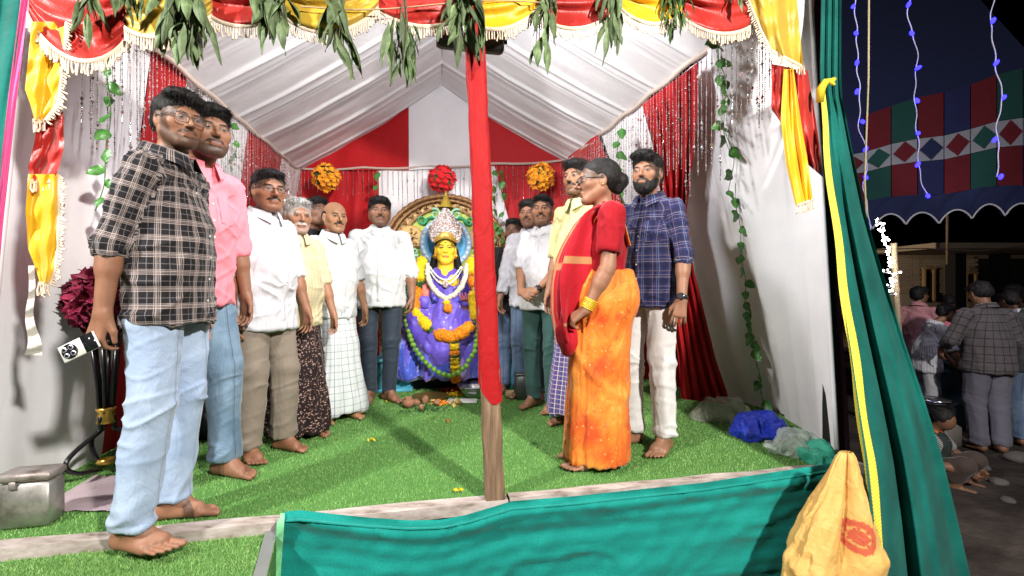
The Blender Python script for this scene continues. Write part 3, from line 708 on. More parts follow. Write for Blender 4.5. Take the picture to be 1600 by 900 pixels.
def add_band(c, side, mat, name='wristwatch', off=.012, r=.0315, wdt=.02, dial=None, n=1, gap=.007):
    S, E, Wt, fd = c['info'][side]; s = c['s']; e1 = unit(np.cross(fd, [1, .2, .1])); e2 = np.cross(fd, e1); a = np.linspace(0, 2 * np.pi, 24, endpoint=False)
    for i in range(n):
        ce = Wt - fd * (off + i * gap) * s; mb = MB()
        tilt = .15 * math.sin(i * 2.1)
        rows = [ce + fd * (dv + tilt * .006 * np.cos(a))[:, None] + (r * (1 + .10 * i / max(n, 3)) + dr) * s * (np.cos(a)[:, None] * e1 + np.sin(a)[:, None] * e2) for dv, dr in ((-wdt / 2, -.002), (-wdt / 2, .001), (wdt / 2, .001), (wdt / 2, -.002))]
        mb.grid(np.array(rows), cv=True); o = mb.build(name, mat, c['root'])
        if dial is not None:
            d3 = unit(dial); d3 = unit(d3 - fd * d3.dot(fd)); b = ce + d3 * (r + .003) * s; x_ = np.cross(d3, fd); Mx = np.stack([x_, fd, d3], 1)
            k = MB(); k.lathe([[.001, .009], [.016, .009], [.0195, .006], [.020, -.004], [.001, -.005]], 20)
            for v in range(len(k.v)): k.v[v] = b + (k.v[v] * s) @ Mx.T
            k.build('watch_case', pm('watch_steel', lambda: plain('watch_steel', (.10, .10, .10), .25, metal=.8, bump=0)), o)
            k = MB(); k.lathe([[.0005, .0098], [.0145, .0096]], 20)
            for v in range(len(k.v)): k.v[v] = b + (k.v[v] * s) @ Mx.T
            k.build('watch_dial', pm('watch_dial', lambda: plain('watch_dial', (.03, .03, .035), .2, bump=0)), o)
# ---------------------------------------------------------------- the setting: ground, stage, tent
earth = Mat('earth', .95, .1); n1 = earth.noise(1.6, det=6.); earth.color(earth.mix(n1.step(.35, .7), (.030, .024, .022), (.075, .060, .052))); earth.bump(earth.noise(9., det=6.), .6, .05)
GZ = -.66
xs = np.concatenate([np.linspace(-60, -6, 10), np.linspace(-5, 12, 70), np.linspace(14, 70, 10)]); ys = np.concatenate([np.linspace(-30, -2, 8), np.linspace(-1, 14, 60), np.linspace(16, 90, 10)])
Gx, Gy = np.meshgrid(xs, ys, indexing='ij'); Gz = GZ + .03 * fbm(np.stack([Gx * .9, Gy * .9, Gx * 0], -1), 4)
tag(MB().grid(np.stack([Gx, Gy, Gz], -1)[:, ::-1]).build('ground', earth.m), kind='structure')

turf_base = plain('turf_backing', (.07, .20, .04), .95, .3, ns=30.)
wood_white = Mat('white_painted_wood', .7, .3); nn = wood_white.noise(22., wood_white.scale(wood_white.coord(), (.3, 1, 1)), 6., .65); wood_white.color(wood_white.ramp(nn, [(.30, (.11, .08, .065)), (.42, (.32, .265, .23)), (.62, (.50, .44, .41))])); wood_white.bump(nn, .4, .006); wood_white = wood_white.m
dark_under = plain('dark_boards', (.02, .018, .016), .9)
FL, FR_ = -2.55, 1.84
fpoly = np.array([[FL, front_d(FL)], [FR_, front_d(FR_)], [1.84, 2.5], [1.98, 3.4], [1.45, 4.9], [-2.9, 5.4], [-2.6, 3.0]])
def poly_sheet(p, z, zb):
    n = len(p); mb = MB(); c = p.mean(0); V = np.vstack([np.c_[p, np.full(n, z)], [[*c, z]], np.c_[p, np.full(n, zb)]])
    return mb.add(V, [[i, n + 1 + i, n + 1 + (i + 1) % n, (i + 1) % n] for i in range(n)], [[n, i, (i + 1) % n] for i in range(n)])
tag(poly_sheet(fpoly, -.004, -.10).build('stage_floor', turf_base, smooth=False), kind='structure')
ux = unit([1, .205, 0]); nz = np.array([ux[1], -ux[0], 0])       # along the stage's edge / out towards the viewer
def edge(x, out=0., z=0.): return np.array([x, front_d(x), z]) + nz * out
def beam(name, x0, x1, wdt, hgt, ztop, out, m, parent=None, seed=0):
    mb = MB(); k = np.linspace(0, 1, 24); rows = []
    for (o_, z_) in ((0, 0), (wdt, 0), (wdt, -hgt), (0, -hgt), (0, 0)):
        rows.append([edge(x0 + (x1 - x0) * t_, out + o_ + .002 * math.sin(t_ * 31 + z_ * 50), ztop + z_ + .0025 * math.sin(t_ * 23 + o_ * 60 + seed)) for t_ in k])
    return mb.grid(np.array(rows)[::-1]).build(name, m, parent, smooth=False)
stg = thing('stage_edge', 'white painted timber edging along the front of the grass covered stage', 'stage edging', edge(-.5))
stg_inv = Matrix.Translation(-Vector(edge(-.5)))
def kid(o, p): o.parent = p; o.matrix_parent_inverse = Matrix.Translation(-Vector(p.location)); return o
kid(beam('beam', -2.7, -.03, .068, .05, .004, .0, wood_white, seed=1), stg); kid(beam('beam', -.02, 1.83, .05, .05, .003, .0, wood_white, seed=2), stg)
mb = MB()
for x_ in np.linspace(-2.4, 1.8, 9): mb = MB(); mb.tube([edge(x_, -.05, -.66), edge(x_, -.05, -.08)], .03, 8); kid(mb.build('leg', dark_under), stg)
o = MB().grid([[edge(-2.7, -.35, -.66), edge(1.8, -.35, -.66)], [edge(-2.7, -.35, -.08), edge(1.8, -.35, -.08)]]).build('backing', dark_under); kid(o, stg)
# the lower step in front of the stage, at the left
S0, S1 = -2.7, -.93
stp = []
step_z = -.035
a0, a1 = edge(S0, .070, step_z), edge(S1, .070, step_z); b0, b1 = edge(S0, .75, step_z), P(398, 960, .0) * 0 + edge(S1 + .12, .75, step_z)
pts = np.array([a0, a1, b1, b0])[:, :2][::-1]
tag(poly_sheet(pts, step_z - .004, GZ).build('step_floor', turf_base, smooth=False), kind='structure')
# the strip of pale green hem and grey edge along the step's right side
pale_green = cloth('pale_green_hem', (.22, .62, .30), .1); grey_edge = plain('grey_concrete', (.17, .18, .17), .9, .2)
def strip(p, q, w0, w1, z, off): 
    d = q - p; return [[p + off + np.array([w0, 0, z]), p + off + np.array([w1, 0, z])], [q + off + np.array([w0, 0, z]), q + off + np.array([w1, 0, z])]]
tag(MB().grid(strip(a1, b1, -.045, 0.0, .010, np.zeros(3))).build('step_kerb', grey_edge), kind='structure')

def blades(name, n, sampler, hgt, label):
    p = sampler(n); n = len(p); a = rng.uniform(0, 2 * np.pi, n); h = hgt * rng.uniform(.6, 1.3, n); wv = rng.uniform(.0011, .0019, n) * (1 + .35 * np.maximum(p[:, 1] - 2, 0))
    tl = rng.normal(0, .45, (n, 2)) * h[:, None]; dx = np.stack([np.cos(a), np.sin(a)], 1) * wv[:, None]
    V = np.zeros((n, 3, 3)); V[:, 0, :2] = p[:, :2] - dx; V[:, 1, :2] = p[:, :2] + dx; V[:, 2, :2] = p[:, :2] + tl; V[:, 0, 2] = V[:, 1, 2] = p[:, 2] - .002; V[:, 2, 2] = p[:, 2] + h
    T3 = np.arange(n * 3).reshape(n, 3); hv = np.repeat(rng.random(n), 3)
    return tag(mesh_obj(name, V.reshape(-1, 3), np.zeros((0, 4), int), T3, turf_m, None, False, attrs={'tint': hv}), kind='stuff')
turf_m = Mat('artificial_turf', .85, .08); tv = X(turf_m.t, turf_m.attr('tint').outputs['Fac']); nb_ = turf_m.noise(2.2, det=3.)
turf_m.color(turf_m.ramp((tv * .65 + nb_ * .35), [(.1, (.10, .225, .06)), (.5, (.205, .385, .11)), (.75, (.30, .49, .165)), (.95, (.45, .59, .28))])); turf_m = turf_m.m
def in_poly(p, poly):
    r = np.zeros(len(p), bool); j = len(poly) - 1
    for i in range(len(poly)):
        xi, yi = poly[i]; xj, yj = poly[j]; r ^= ((yi > p[:, 1]) != (yj > p[:, 1])) & (p[:, 0] < (xj - xi) * (p[:, 1] - yi) / (yj - yi + 1e-12) + xi); j = i
    return r
def samp_stage(n):
    y = 1.4 + 3.4 * rng.random(n) ** 1.7; x = rng.uniform(-2.6, 1.98, n); p = np.stack([x, y, np.full(n, -.002)], 1); m_ = in_poly(p, fpoly) & (y > 1.4) & (p[:, 1] > front_d(x) + .012)
    return p[m_]
blades('artificial_grass', 230000, samp_stage, .0085, '')
def samp_step(n):
    p = np.stack([rng.uniform(-2.6, -.7, n), rng.uniform(.9, 1.9, n), np.full(n, step_z - .003)], 1); return p[in_poly(p, pts) & (np.abs(p[:, 0]) < p[:, 1] * 1.25)]
blades('artificial_grass', 110000, samp_step, .011, '')

# ---- tent cloth
white_cloth = Mat('white_tent_cloth', .75, .25, .1); wn = white_cloth.noise(3.5, det=5.); white_cloth.color(white_cloth.mix(wn.step(.3, .7), (.74, .73, .755), (.81, .80, .82))); white_cloth.bump(white_cloth.noise(9., white_cloth.scale(white_cloth.coord(), (1, 1, .25)), 4., .6, .8), .22, .015); white_cloth.bump(white_cloth.noise(700.), .05, .002); white_cloth = white_cloth.m
red_cloth = cloth('red_tent_cloth', (.42, .012, .016), .12, .6, .05, wrs=.3)
trim_m = cloth('cream_piping', (.52, .42, .36), .1)
def pl_at(poly, t):
    poly = np.asarray(poly, float); L = np.r_[0, np.cumsum(np.linalg.norm(np.diff(poly, axis=0), axis=1))]; L /= L[-1]
    return np.stack([np.interp(t, L, poly[:, k]) for k in range(3)], -1)
class Wall:
    def __init__(s, top, bot, inward): s.top = np.array(top); s.bot = np.array(bot); s.inw = np.array(inward, float)
    def pt(s, t, v, off=0.):
        a = pl_at(s.top, t); b = pl_at(s.bot, t); v = np.asarray(v)[..., None]; return a * (1 - v) + b * v + s.inw * off
    def panel(s, t0, t1, m, parent, name='cloth_panel', nf=6., amp=.02, seed=0, off=0., nu=60, nv=30):
        t = np.linspace(t0, t1, nu); v = np.linspace(0, 1, nv); T_, V_ = np.meshgrid(t, v, indexing='ij')
        A = s.pt(T_, V_); f = amp * ridge(np.stack([T_ * nf * 4 + .3 * V_, V_ * .8, V_ * 0 + seed], -1), seed) * (.35 + .65 * V_) + .012 * vnoise(np.stack([T_ * 9, V_ * 4, V_ * 0], -1), seed + 3) * (.5 if amp < .01 else 1)
        return MB().grid(A + s.inw * (f + off)[..., None]).build(name, m, parent)
right = Wall([P(1257, -170, 2.45), P(1200, -20, 2.42), P(1110, 75, 2.54), P(880, 252, 4.81)], [[1.815, 2.50, 0], [1.90, 2.95, 0], [1.95, 3.35, 0], [1.35, 4.6, 0]], [-.93, -.35, 0])
left = Wall([P(58, -170, 1.93), P(140, -20, 2.18), P(205, 45, 2.35), P(470, 265, 5.15)], [[-2.21, 1.84, 0], [-2.22, 2.25, 0], [-2.30, 2.6, 0], [-2.62, 4.75, 0]], [.97, -.2, 0])
rw = thing('tent_wall', 'white cloth side wall with the climbing leaf garland, beside the big green drape', 'wall', group='cloth walls of the tent'); lw = thing('tent_wall', 'white cloth side wall behind the men in plaid and pink shirts', 'wall', group='cloth walls of the tent')
def t_of(wall, px):                                       # where along a wall's top a picture column falls
    t = np.linspace(0, 1, 400); p = pl_at(wall.top, t); x = 800 + FPX * p[:, 0] / p[:, 1]; return float(t[np.argmin(abs(x - px))])
right.panel(0, t_of(right, 1106), white_cloth, rw, seed=1, amp=.006, nf=3); right.panel(t_of(right, 1135), t_of(right, 935), white_cloth, rw, seed=2, off=-.03, amp=.012); right.panel(t_of(right, 935), 1, red_cloth, rw, seed=3)
left.panel(0, t_of(left, 205), white_cloth, lw, seed=5, amp=.012, nf=6); left.panel(t_of(left, 205), t_of(left, 238), white_cloth, lw, seed=6, amp=.012); left.panel(t_of(left, 238), t_of(left, 290), red_cloth, lw, seed=7)
left.panel(t_of(left, 290), t_of(left, 388), white_cloth, lw, seed=8); left.panel(t_of(left, 388), t_of(left, 442), red_cloth, lw, seed=9); left.panel(t_of(left, 442), 1, white_cloth, lw, seed=10)
# front edge of each side wall: a hemmed fold
for wl, pr_ in ((right, rw), (left, lw)): MB().tube(wl.pt(np.zeros(12), np.linspace(0, 1, 12)), .012, 8).build('hem', white_cloth, pr_)
pink_m = cloth('pink_cloth', (.75, .10, .30), .1, .5); green_net = Mat('green_shade_net', .75, .12, .15); gn = green_net.noise(520., green_net.scale(green_net.coord(), (1, 1, 2.2)), 2.); gl = green_net.noise(4., det=5.)
green_net.color(green_net.mix((gn * .5 + gl * .6).step(.35, .75), (.002, .072, .060), (.008, .160, .132))); green_net.bump(gn, .25, .003); green_net.bump(green_net.noise(14., green_net.scale(green_net.coord(), (.5, 1, 2.5)), 4.), .25, .012); green_net = green_net.m
# back: lower wall and gable
bt = [P(470, 266, 5.15), P(690, 262, 4.98), P(882, 253, 4.81)]; bb = [[-2.62, 4.72, 0], [-.8, 4.66, 0], [1.4, 4.55, 0]]
back = Wall(bt, bb, [.06, -1, 0]); bw = thing('tent_wall', 'red and white striped back cloth behind the enthroned statue', 'wall')
for a_, b_, m_, sd in ((470, 592, red_cloth, 1), (592, 772, white_cloth, 2), (772, 882, red_cloth, 3)): back.panel(t_of(back, a_), t_of(back, b_), m_, bw, seed=20 + sd, nf=5, amp=.03)
ap = P(690, 138, 5.0)
gab = thing('tent_gable', 'red and white striped gable cloth under the ridge of the tent', 'gable')
def roofline(px):
    l, r_ = bt[0], bt[2]; return (450 - (450 - 265) - (450 - 138 - 185) * (px - 470) / 220) if px < 690 else 138 + (253 - 138) * (px - 690) / 192
for a_, b_, m_, sd in ((472, 639, red_cloth, 1), (639, 761, white_cloth, 2), (761, 880, red_cloth, 3)):
    xs_ = np.linspace(a_, b_, 24); A = []
    for x_ in xs_:
        yb = 266 - 13 * max(0, (x_ - 640) / 240); yt = min(roofline(x_) - 6, yb); d_ = 5.13 - .34 * (x_ - 470) / 412
        A.append([P(x_, yt + (yb - yt) * v, d_) for v in np.linspace(0, 1, 12)])
    A = np.array(A); A[..., 1] -= .012 * ridge(np.stack([A[..., 0] * 5, A[..., 2] * .5, A[..., 0] * 0], -1), 40 + sd)
    MB().grid(A).build('cloth_panel', m_, gab)
k_ = np.linspace(0, 1, 40); pz = pl_at(bt, k_); pz[:, 2] += -.02 * np.abs(np.sin(k_ * np.pi * 4)) + .012; pz[:, 1] -= .03
MB().tube(pz, .013, 8).build('piping', trim_m, gab)
# roof: two pleated slopes
rf = thing('tent_roof', 'pleated white tent roof rising to a ridge above the row of people', 'roof')
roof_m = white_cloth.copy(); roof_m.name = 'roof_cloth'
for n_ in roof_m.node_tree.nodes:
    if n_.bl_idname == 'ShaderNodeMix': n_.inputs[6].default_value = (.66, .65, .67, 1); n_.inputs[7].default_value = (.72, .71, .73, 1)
Lf, Lb, Rf, Rb = P(150, -8, 2.05), P(470, 266, 5.15), P(1165, 25, 2.30), P(882, 253, 4.81); ridge_f, ridge_b = np.array([-.31, 2.0, 3.13]), np.array([ap[0], 5.02, ap[2]])
def slope(ef, eb, name):
    nu, nv = 220, 20; t = np.linspace(0, 1, nu); v = np.linspace(0, 1, nv); e = ef + (eb - ef) * t[:, None]; g = ridge_f + (ridge_b - ridge_f) * t[:, None]
    A = e[:, None] * (1 - v)[None, :, None] + g[:, None] * v[None, :, None]; nn_ = unit(np.cross(eb - ef, ridge_f - ef)); nn_ = nn_ * (-1 if nn_[2] > 0 else 1)
    s_ = t * 6.3; ph = s_ - np.floor(s_); pleat = np.exp(-(ph / .035) ** 2) + np.exp(-((1 - ph) / .035) ** 2); fine = ridge(np.stack([t * 90, t * 0, t * 0], -1), 3) * np.exp(-((ph - .25) / .22) ** 2)
    bil = .016 * np.sin(np.pi * ph) ** .8
    f = (.022 * pleat + .014 * fine - bil * .5)[:, None] * (.6 + .4 * np.sin(np.pi * v))[None] + .03 * np.sin(np.pi * v)[None] * 1.0 + .006 * vnoise(np.stack([np.repeat(t[:, None] * 30, nv, 1), np.repeat(v[None] * 5, nu, 0), np.zeros((nu, nv))], -1), 9)
    MB().grid(A + nn_ * f[..., None]).build(name, roof_m, rf)
slope(Lf, Lb, 'roof_slope'); slope(Rf, Rb, 'roof_slope')
for e0, e1 in ((Lf, Lb), (Rf, Rb)):
    q_ = e0 + (e1 - e0) * np.linspace(0, 1, 30)[:, None]; q_[:, 2] += -.012 + .008 * np.sin(np.linspace(0, 40, 30)); MB().tube(q_ + np.array([0, 0, 0.]), .016, 8).build('piping', trim_m, rf)
# ---------------------------------------------------------------- drapes, valance, garlands
satin = lambda n, c: (lambda m: (m.color(m.mix(m.noise(7., m.scale(m.coord(), (1, 1, .4)), 4.), tuple(v * .7 for v in c), tuple(min(1, v * 1.2) for v in c))), m.bump(m.noise(26., m.scale(m.coord(), (1, 1, .35)), 4., .6, 1.5), .35, .012), m.m)[-1])(Mat(n, .42, .4, .3))
red_satin, yel_satin = satin('red_satin', (.40, .018, .012)), satin('yellow_satin', (.78, .44, .012)); gold_satin = satin('old_gold_satin', (.50, .32, .03))
fringe_m = cloth('cream_fringe', (.72, .60, .46), .1)
def fringe(parent, curve, ln=.045, seed=0, dirn=(0, 0, -1)):
    curve = np.asarray(curve); L = np.r_[0, np.cumsum(np.linalg.norm(np.diff(curve, axis=0), axis=1))]; n = max(int(L[-1] / .0105), 4); t = np.linspace(0, L[-1], n); c = np.stack([np.interp(t, L, curve[:, k]) for k in range(3)], -1); r = np.random.default_rng(seed)
    mb = MB(); d = np.asarray(dirn, float); band = .012
    mb.grid(np.stack([c + [0, -.006, .004], c + d * band + [0, -.008, 0], c + d * band + [0, -.001, 0]]))
    for p in c[::1]:
        l = ln * r.uniform(.8, 1.1); w_ = d + r.normal(0, .10, 3); w_[1] *= .5
        a = p + d * band * .6 + [0, -.004, 0]; mb.tube([a, a + w_ * l * .5, a + d * l + r.normal(0, .003, 3)], [.0022, .003, .0036], 5, cap=False)
    return mb.build('fringe', fringe_m, parent)
def swag(x0, y0, x1, y1, yb, m, label, off=.03, seed=0):
    o = thing('valance_swag', label, 'swag', PF((x0 + x1) / 2, 0, off), group='satin swags of the valance'); nu, nv = 46, 30; u = np.linspace(0, 1, nu); ym = (y0 + y1) / 2
    eb = y0 * (1 - u) + y1 * u + (yb - ym) * (4 * u * (1 - u)) ** .85; A = np.zeros((nu, nv, 3))
    for i in range(nu):
        for j, v in enumerate(np.linspace(0, 1, nv)):
            top = -75.; py = top + (eb[i] - top) * v; px = x0 + (x1 - x0) * u[i]; q = math.sin(math.pi * u[i])
            fo = .016 * math.sin(v * 19 + seed + 1.5 * q + .8 * math.sin(u[i] * 5 + seed)) * (.25 + .75 * q) + .010 * math.sin(v * 37 + u[i] * 4 + seed) * (1 - .6 * q) + .03 * q * v
            A[i, j] = PF(px, py, off + fo)
    pn = MB().grid(A).build('cloth', m); pn.parent = o; pn.matrix_parent_inverse = Matrix.Translation(-o.location)
    fr = fringe(None, A[:, -1], .046, seed); fr.parent = o; fr.matrix_parent_inverse = Matrix.Translation(-o.location); return o
pos_words = ['at the left end of the valance', 'second from the left end of the valance', 'third from the left end of the valance', 'fourth from the left end of the valance', 'left of the red pole', 'above the top of the red pole', 'beside the yellow swag over the pole', 'third from the right end of the valance', 'second from the right end of the valance']
for i, (x0, y0, x1, y1, yb, m_, nm) in enumerate([(45, 20, 206, 48, 94, red_satin, 'red'), (196, 42, 332, 20, 56, gold_satin, 'gold'), (325, 20, 446, 12, 40, red_satin, 'red'), (436, 15, 592, 10, 50, gold_satin, 'gold'), (580, 5, 726, 22, 40, red_satin, 'red'),
        (718, 22, 840, 12, 45, yel_satin, 'yellow'), (828, 10, 970, 5, 44, red_satin, 'red'), (960, 0, 1066, 18, 36, yel_satin, 'yellow'), (1055, 15, 1172, 40, 50, red_satin, 'red')]):
    swag(x0, y0, x1, y1, yb, m_, '%s satin swag with cream fringe, %s' % (nm, pos_words[i]), off=.03 + .02 * (i % 2), seed=i)
def tail(rows, m, label, off, nf=3., amp=.018, seed=0, side=None, botfr=True, name='valance_tail', proj=PF, cat='drape', gather=None):
    rows = np.asarray(rows, float); y = np.linspace(rows[0, 0], rows[-1, 0], 44); xl = np.interp(y, rows[:, 0], rows[:, 1]); xr = np.interp(y, rows[:, 0], rows[:, 2]); nu = 40; u = np.linspace(0, 1, nu)
    o = thing(name, label, cat, proj((xl[0] + xr[0]) / 2, y[0], off), group='satin tails at the ends of the valance' if name == 'valance_tail' else None); A = np.zeros((len(y), nu, 3)); sh = np.interp(y, rows[:, 0], rows[:, 3]) if rows.shape[1] > 3 else np.zeros(len(y))
    for i in range(len(y)):
        for j in range(nu):
            f = amp * math.sin(u[j] * nf * 2 * math.pi + seed + .5 * math.sin(i * .12 + seed)) + amp * .45 * math.sin(u[j] * nf * 4.6 * math.pi + i * .15) + amp * .4 * math.sin(i * .45 + u[j] * 4)
            A[i, j] = proj(xl[i] + (xr[i] - xl[i]) * u[j], y[i] + sh[i] * (u[j] - .5), off + f + amp)
    c = MB().grid(A).build('cloth', m); c.parent = o; c.matrix_parent_inverse = Matrix.Translation(-o.location); fl = []
    if botfr: fl.append((A[-1], (0, 0, -1)))
    if side == 'r': fl.append((A[:, -1], (.75, 0, -.5)))
    if side == 'l': fl.append((A[:, 0], (-.75, 0, -.5)))
    for cv, dr in fl: f = fringe(None, cv, .04 if dr[0] == 0 else .026, seed, dr); f.parent = o; f.matrix_parent_inverse = Matrix.Translation(-o.location)
    return o, A
tail([(34, 50, 104), (90, 44, 100), (140, 39, 94), (165, 48, 90), (188, 54, 72)], yel_satin, 'yellow satin tail hanging at the top of the left front edge', .035, .9, .012, 1, 'r')
tail([(175, 62, 99), (230, 52, 100), (262, 44, 92), (282, 50, 84)], red_satin, 'red satin tail between two yellow ones on the left front edge', .02, 1.0, .012, 2, None)
tail([(272, 44, 92), (330, 40, 92), (390, 44, 90), (420, 56, 86), (442, 62, 78)], yel_satin, 'lowest yellow satin tail on the left front edge', .03, 1.1, .012, 3, 'r')
tail([(-80, 1168, 1235, 0), (0, 1168, 1246, 10), (60, 1190, 1252, 22), (92, 1205, 1256, 26)], gold_satin, 'old gold satin tail at the top of the right front edge', .05, 1.3, .016, 4, 'l')
tail([(105, 1206, 1262, 10), (180, 1205, 1275, 20), (225, 1222, 1284, 60), (262, 1250, 1286, 30)], red_satin, 'dark red satin tail behind the long yellow one on the right front edge', .02, 2., .016, 5, None, False)
tail([(108, 1224, 1240, 0), (190, 1220, 1252, 6), (260, 1228, 1264, 8), (316, 1243, 1270, -10)], yel_satin, 'long yellow satin tail hanging at the right front edge', .06, 1.5, .012, 6, None)
# crepe strip under the left tails
cr = MB(); k_ = np.linspace(0, 1, 40); cr.grid(np.array([[PF(52 + 6 * math.sin(t * 9) * t - 3 + w_ * (5 + 9 * t ** 3), 415 + 140 * t, .03 + .01 * math.sin(t * 30 + w_)) for w_ in (-1, -.3, .4, 1)] for t in k_]))
tag(cr.build('crepe_strip', cloth('cream_crepe', (.60, .55, .50), .1)), 'twisted strip of cream crepe hanging below the lowest yellow tail', 'streamer')
# left: green net and pink border outside the white wall
tail([(-60, -40, 44), (150, -50, 17), (350, -60, -8), (600, -110, -44)], green_net, 'dark green net drape at the far left edge', -.04, 1.1, .015, 7, None, False, 'net_drape')
tail([(-60, 40, 52), (150, 13, 27), (350, -9, 5), (640, -44, -20)], pink_m, 'pink cloth border between green net and white wall at the left', -.02, .6, .006, 8, None, False, 'cloth_border')
# right: the red curtain tied in the middle
o, A = tail([(130, 1003, 1092, -67), (220, 1022, 1088, -30), (330, 1036, 1073, 0), (420, 1040, 1084, 0), (560, 1060, 1118, 0), (628, 1064, 1143, 10)], red_cloth, 'long red curtain tied in at the middle behind the man in navy plaid', .0, 5., .025, 9, None, False, 'red_curtain',
    proj=lambda px, py, off: P(px, py, np.interp(py, [100, 330, 628], [2.55 + (1092 - px) * .0068, 3.10 + (1072 - px) * .003, 3.5]) - off), cat='curtain')
# ---- the big green drape on the right with its yellow webbing
gd = thing('net_drape', 'tall dark green net drape gathered on the post at the right of the stage', 'drape', P(1300, 130, 2.25)); rows = np.array([(-80, 1284, 1308, 2.36), (0, 1283, 1315, 2.36), (110, 1281, 1314, 2.34), (150, 1283, 1316, 2.34), (230, 1288, 1331, 2.28), (330, 1300, 1352, 2.22), (430, 1312, 1381, 2.16), (530, 1326, 1412, 2.1), (620, 1338, 1443, 2.04), (720, 1352, 1474, 1.98), (820, 1362, 1498, 1.92), (960, 1370, 1530, 1.86)], float)
yy = np.linspace(-80, 960, 80); nu = 60; u = np.linspace(0, 1, nu); A = np.zeros((80, nu, 3))
for i, y_ in enumerate(yy):
    xl, xr, d_ = [np.interp(y_, rows[:, 0], rows[:, k]) for k in (1, 2, 3)]; op = np.clip((y_ - 140) / 350, 0, 1)
    f = .055 * op * np.cos(u * 2 * np.pi * 1.55 + .5 - .3 * op) + .022 * op * np.sin(u * 2 * np.pi * 4.1 + i * .02) + .010 * np.sin(u * 9 + i * .11) * op + .012 * (1 - op) * np.sin(u * 20)
    A[i] = [P(xl + (xr - xl) * uu, y_, d_ + .35 * op * uu - ff) for uu, ff in zip(u, f)]
kid(MB().grid(A).build('cloth', green_net), gd)
wn_ = Mat('yellow_webbing', .7, .2); uu_, vv_, _ = wn_.xyz(wn_.coord('UV')); chev = ((vv_ * 90. + (uu_ - .5).abs() * 3.).frac() - .5).abs(); wn_.color(wn_.mix(chev.step(.12, .3), (.58, .46, .03), (.72, .62, .08))); wn_.bump(chev, .5, .003); webbing = wn_.m
G = []; UVs = []
for i, y_ in enumerate(np.linspace(140, 960, 70)):
    xl, d_ = [np.interp(y_, rows[:, 0], rows[:, k]) for k in (1, 3)]; w_ = 8 + 13 * np.clip((y_ - 140) / 700, 0, 1)
    for j, t_ in enumerate((-.2, .3, .8)): G.append(P(xl + w_ * t_ + 1.5 * math.sin(i * .4), y_, d_ - .055 - .008 * (j == 1))); UVs.append((j / 2, i / 70 * 1.6))
kid(MB().grid(np.array(G).reshape(70, 3, 3)).build('webbing', webbing, uv=np.array(UVs)), gd)
kn = MB(); kn.tube([P(1281, 160, 2.25), P(1283, 138, 2.23), P(1290, 128, 2.22), P(1299, 127, 2.22), P(1303, 124, 2.24)], [.016, .02, .017, .014, .012], 8); kn.tube([P(1297, 126, 2.21), P(1304, 133, 2.2)], [.010, .006], 6); kid(kn.build('knot', webbing, uv=np.zeros((sum(len(v) for v in kn.v), 2))), gd)
pst = thing('tent_post', 'dark post behind the green drape at the right front corner', 'post', (1.86, 2.62, GZ)); MB().tube([(0, 0, 0), (-.10, -.12, 3.5)], .035, 10).build('pole', dark_under, pst)
o, A = tail([(-80, 1262, 1290, 0), (300, 1276, 1300, 0), (620, 1298, 1324, 0), (735, 1306, 1330, 0)], cloth('plum_cloth', (.17, .022, .045), .1, .6), 'plum coloured cloth edge between white wall and green drape', -.22, .8, .012, 12, None, False, 'cloth_border')
# ---- teal skirt along the stage front
teal = Mat('teal_shade_net', .8, .12, .15); tn = teal.noise(430., teal.scale(teal.coord(), (.4, 1, 2.)), 2.); tl_ = teal.noise(7., det=6., rough=.65); teal.color(teal.mix((tn * .9 + tl_ * .12).step(.3, .72), (.004, .165, .142), (.012, .285, .240))); teal.bump(tn, .3, .003); teal.bump(teal.noise(9., teal.scale(teal.coord(), (.7, 1, 1.6)), 4., .55, .2), .22, .02); teal = teal.m
sk = thing('stage_skirt', 'teal net skirt sagging along the front of the stage', 'skirt', edge(.3, .1, -.3))
xs_ = np.linspace(445, 1312, 130); tops = np.interp(xs_, [445, 470, 520, 580, 640, 690, 730, 770, 800, 900, 1100, 1240, 1312], [799, 797, 803, 809, 813, 812, 804, 792, 783, 775, 754, 733, 722]); A = np.zeros((130, 40, 3))
gi_, gj_ = np.meshgrid(xs_, np.linspace(0, 1, 40), indexing='ij'); CR = .016 * crease(np.stack([gi_ * .006 + gj_ * 1.2, gj_ * 5 - gi_ * .004, gi_ * 0], -1), 11) + .010 * crease(np.stack([gi_ * .02 - gj_ * 4, gj_ * 4, gi_ * 0 + 3], -1), 12) * np.exp(-gj_ * 1.5) + .008 * crease(np.stack([gi_ * .025 + gj_ * 5, gj_ * 3, gi_ * 0 + 7], -1), 13)
for i, (x_, yt) in enumerate(zip(xs_, tops)):
    sg = np.exp(-((x_ - 660) / 110) ** 2)
    for j, v in enumerate(np.linspace(0, 1, 40)):
        roll = .02 * math.sin(min(v * 22, math.pi)) ; w1 = .010 * math.sin(v * 60 - 3 * sg - x_ * .004) * math.exp(-v * 5) + .018 * math.sin(x_ * .012 + v * 3) * v + .012 * float(vnoise(np.array([[x_ * .012, v * 9, 0.]]), 5)[0])
        p = PF(x_ - 18 * v * (1 - (x_ - 445) / 867) , yt, .095 + roll + w1 + .05 * sg * (1 - v) + CR[i, j]); p[2] += (-.62 - p[2]) * v; A[i, j] = p
kid(MB().grid(A).build('cloth', teal), sk)
hm = MB().grid(np.array([[A[0, j] + [-.010 - .012 * (j > 1), -.012, 0], A[0, j] + [.008, -.016, 0]] for j in range(40)])); kid(hm.build('hem', pale_green), sk)
tape = MB().tube(A[:, 2] + np.array([0, -.004, 0]), .005, 6); kid(tape.build('cord', teal), sk)

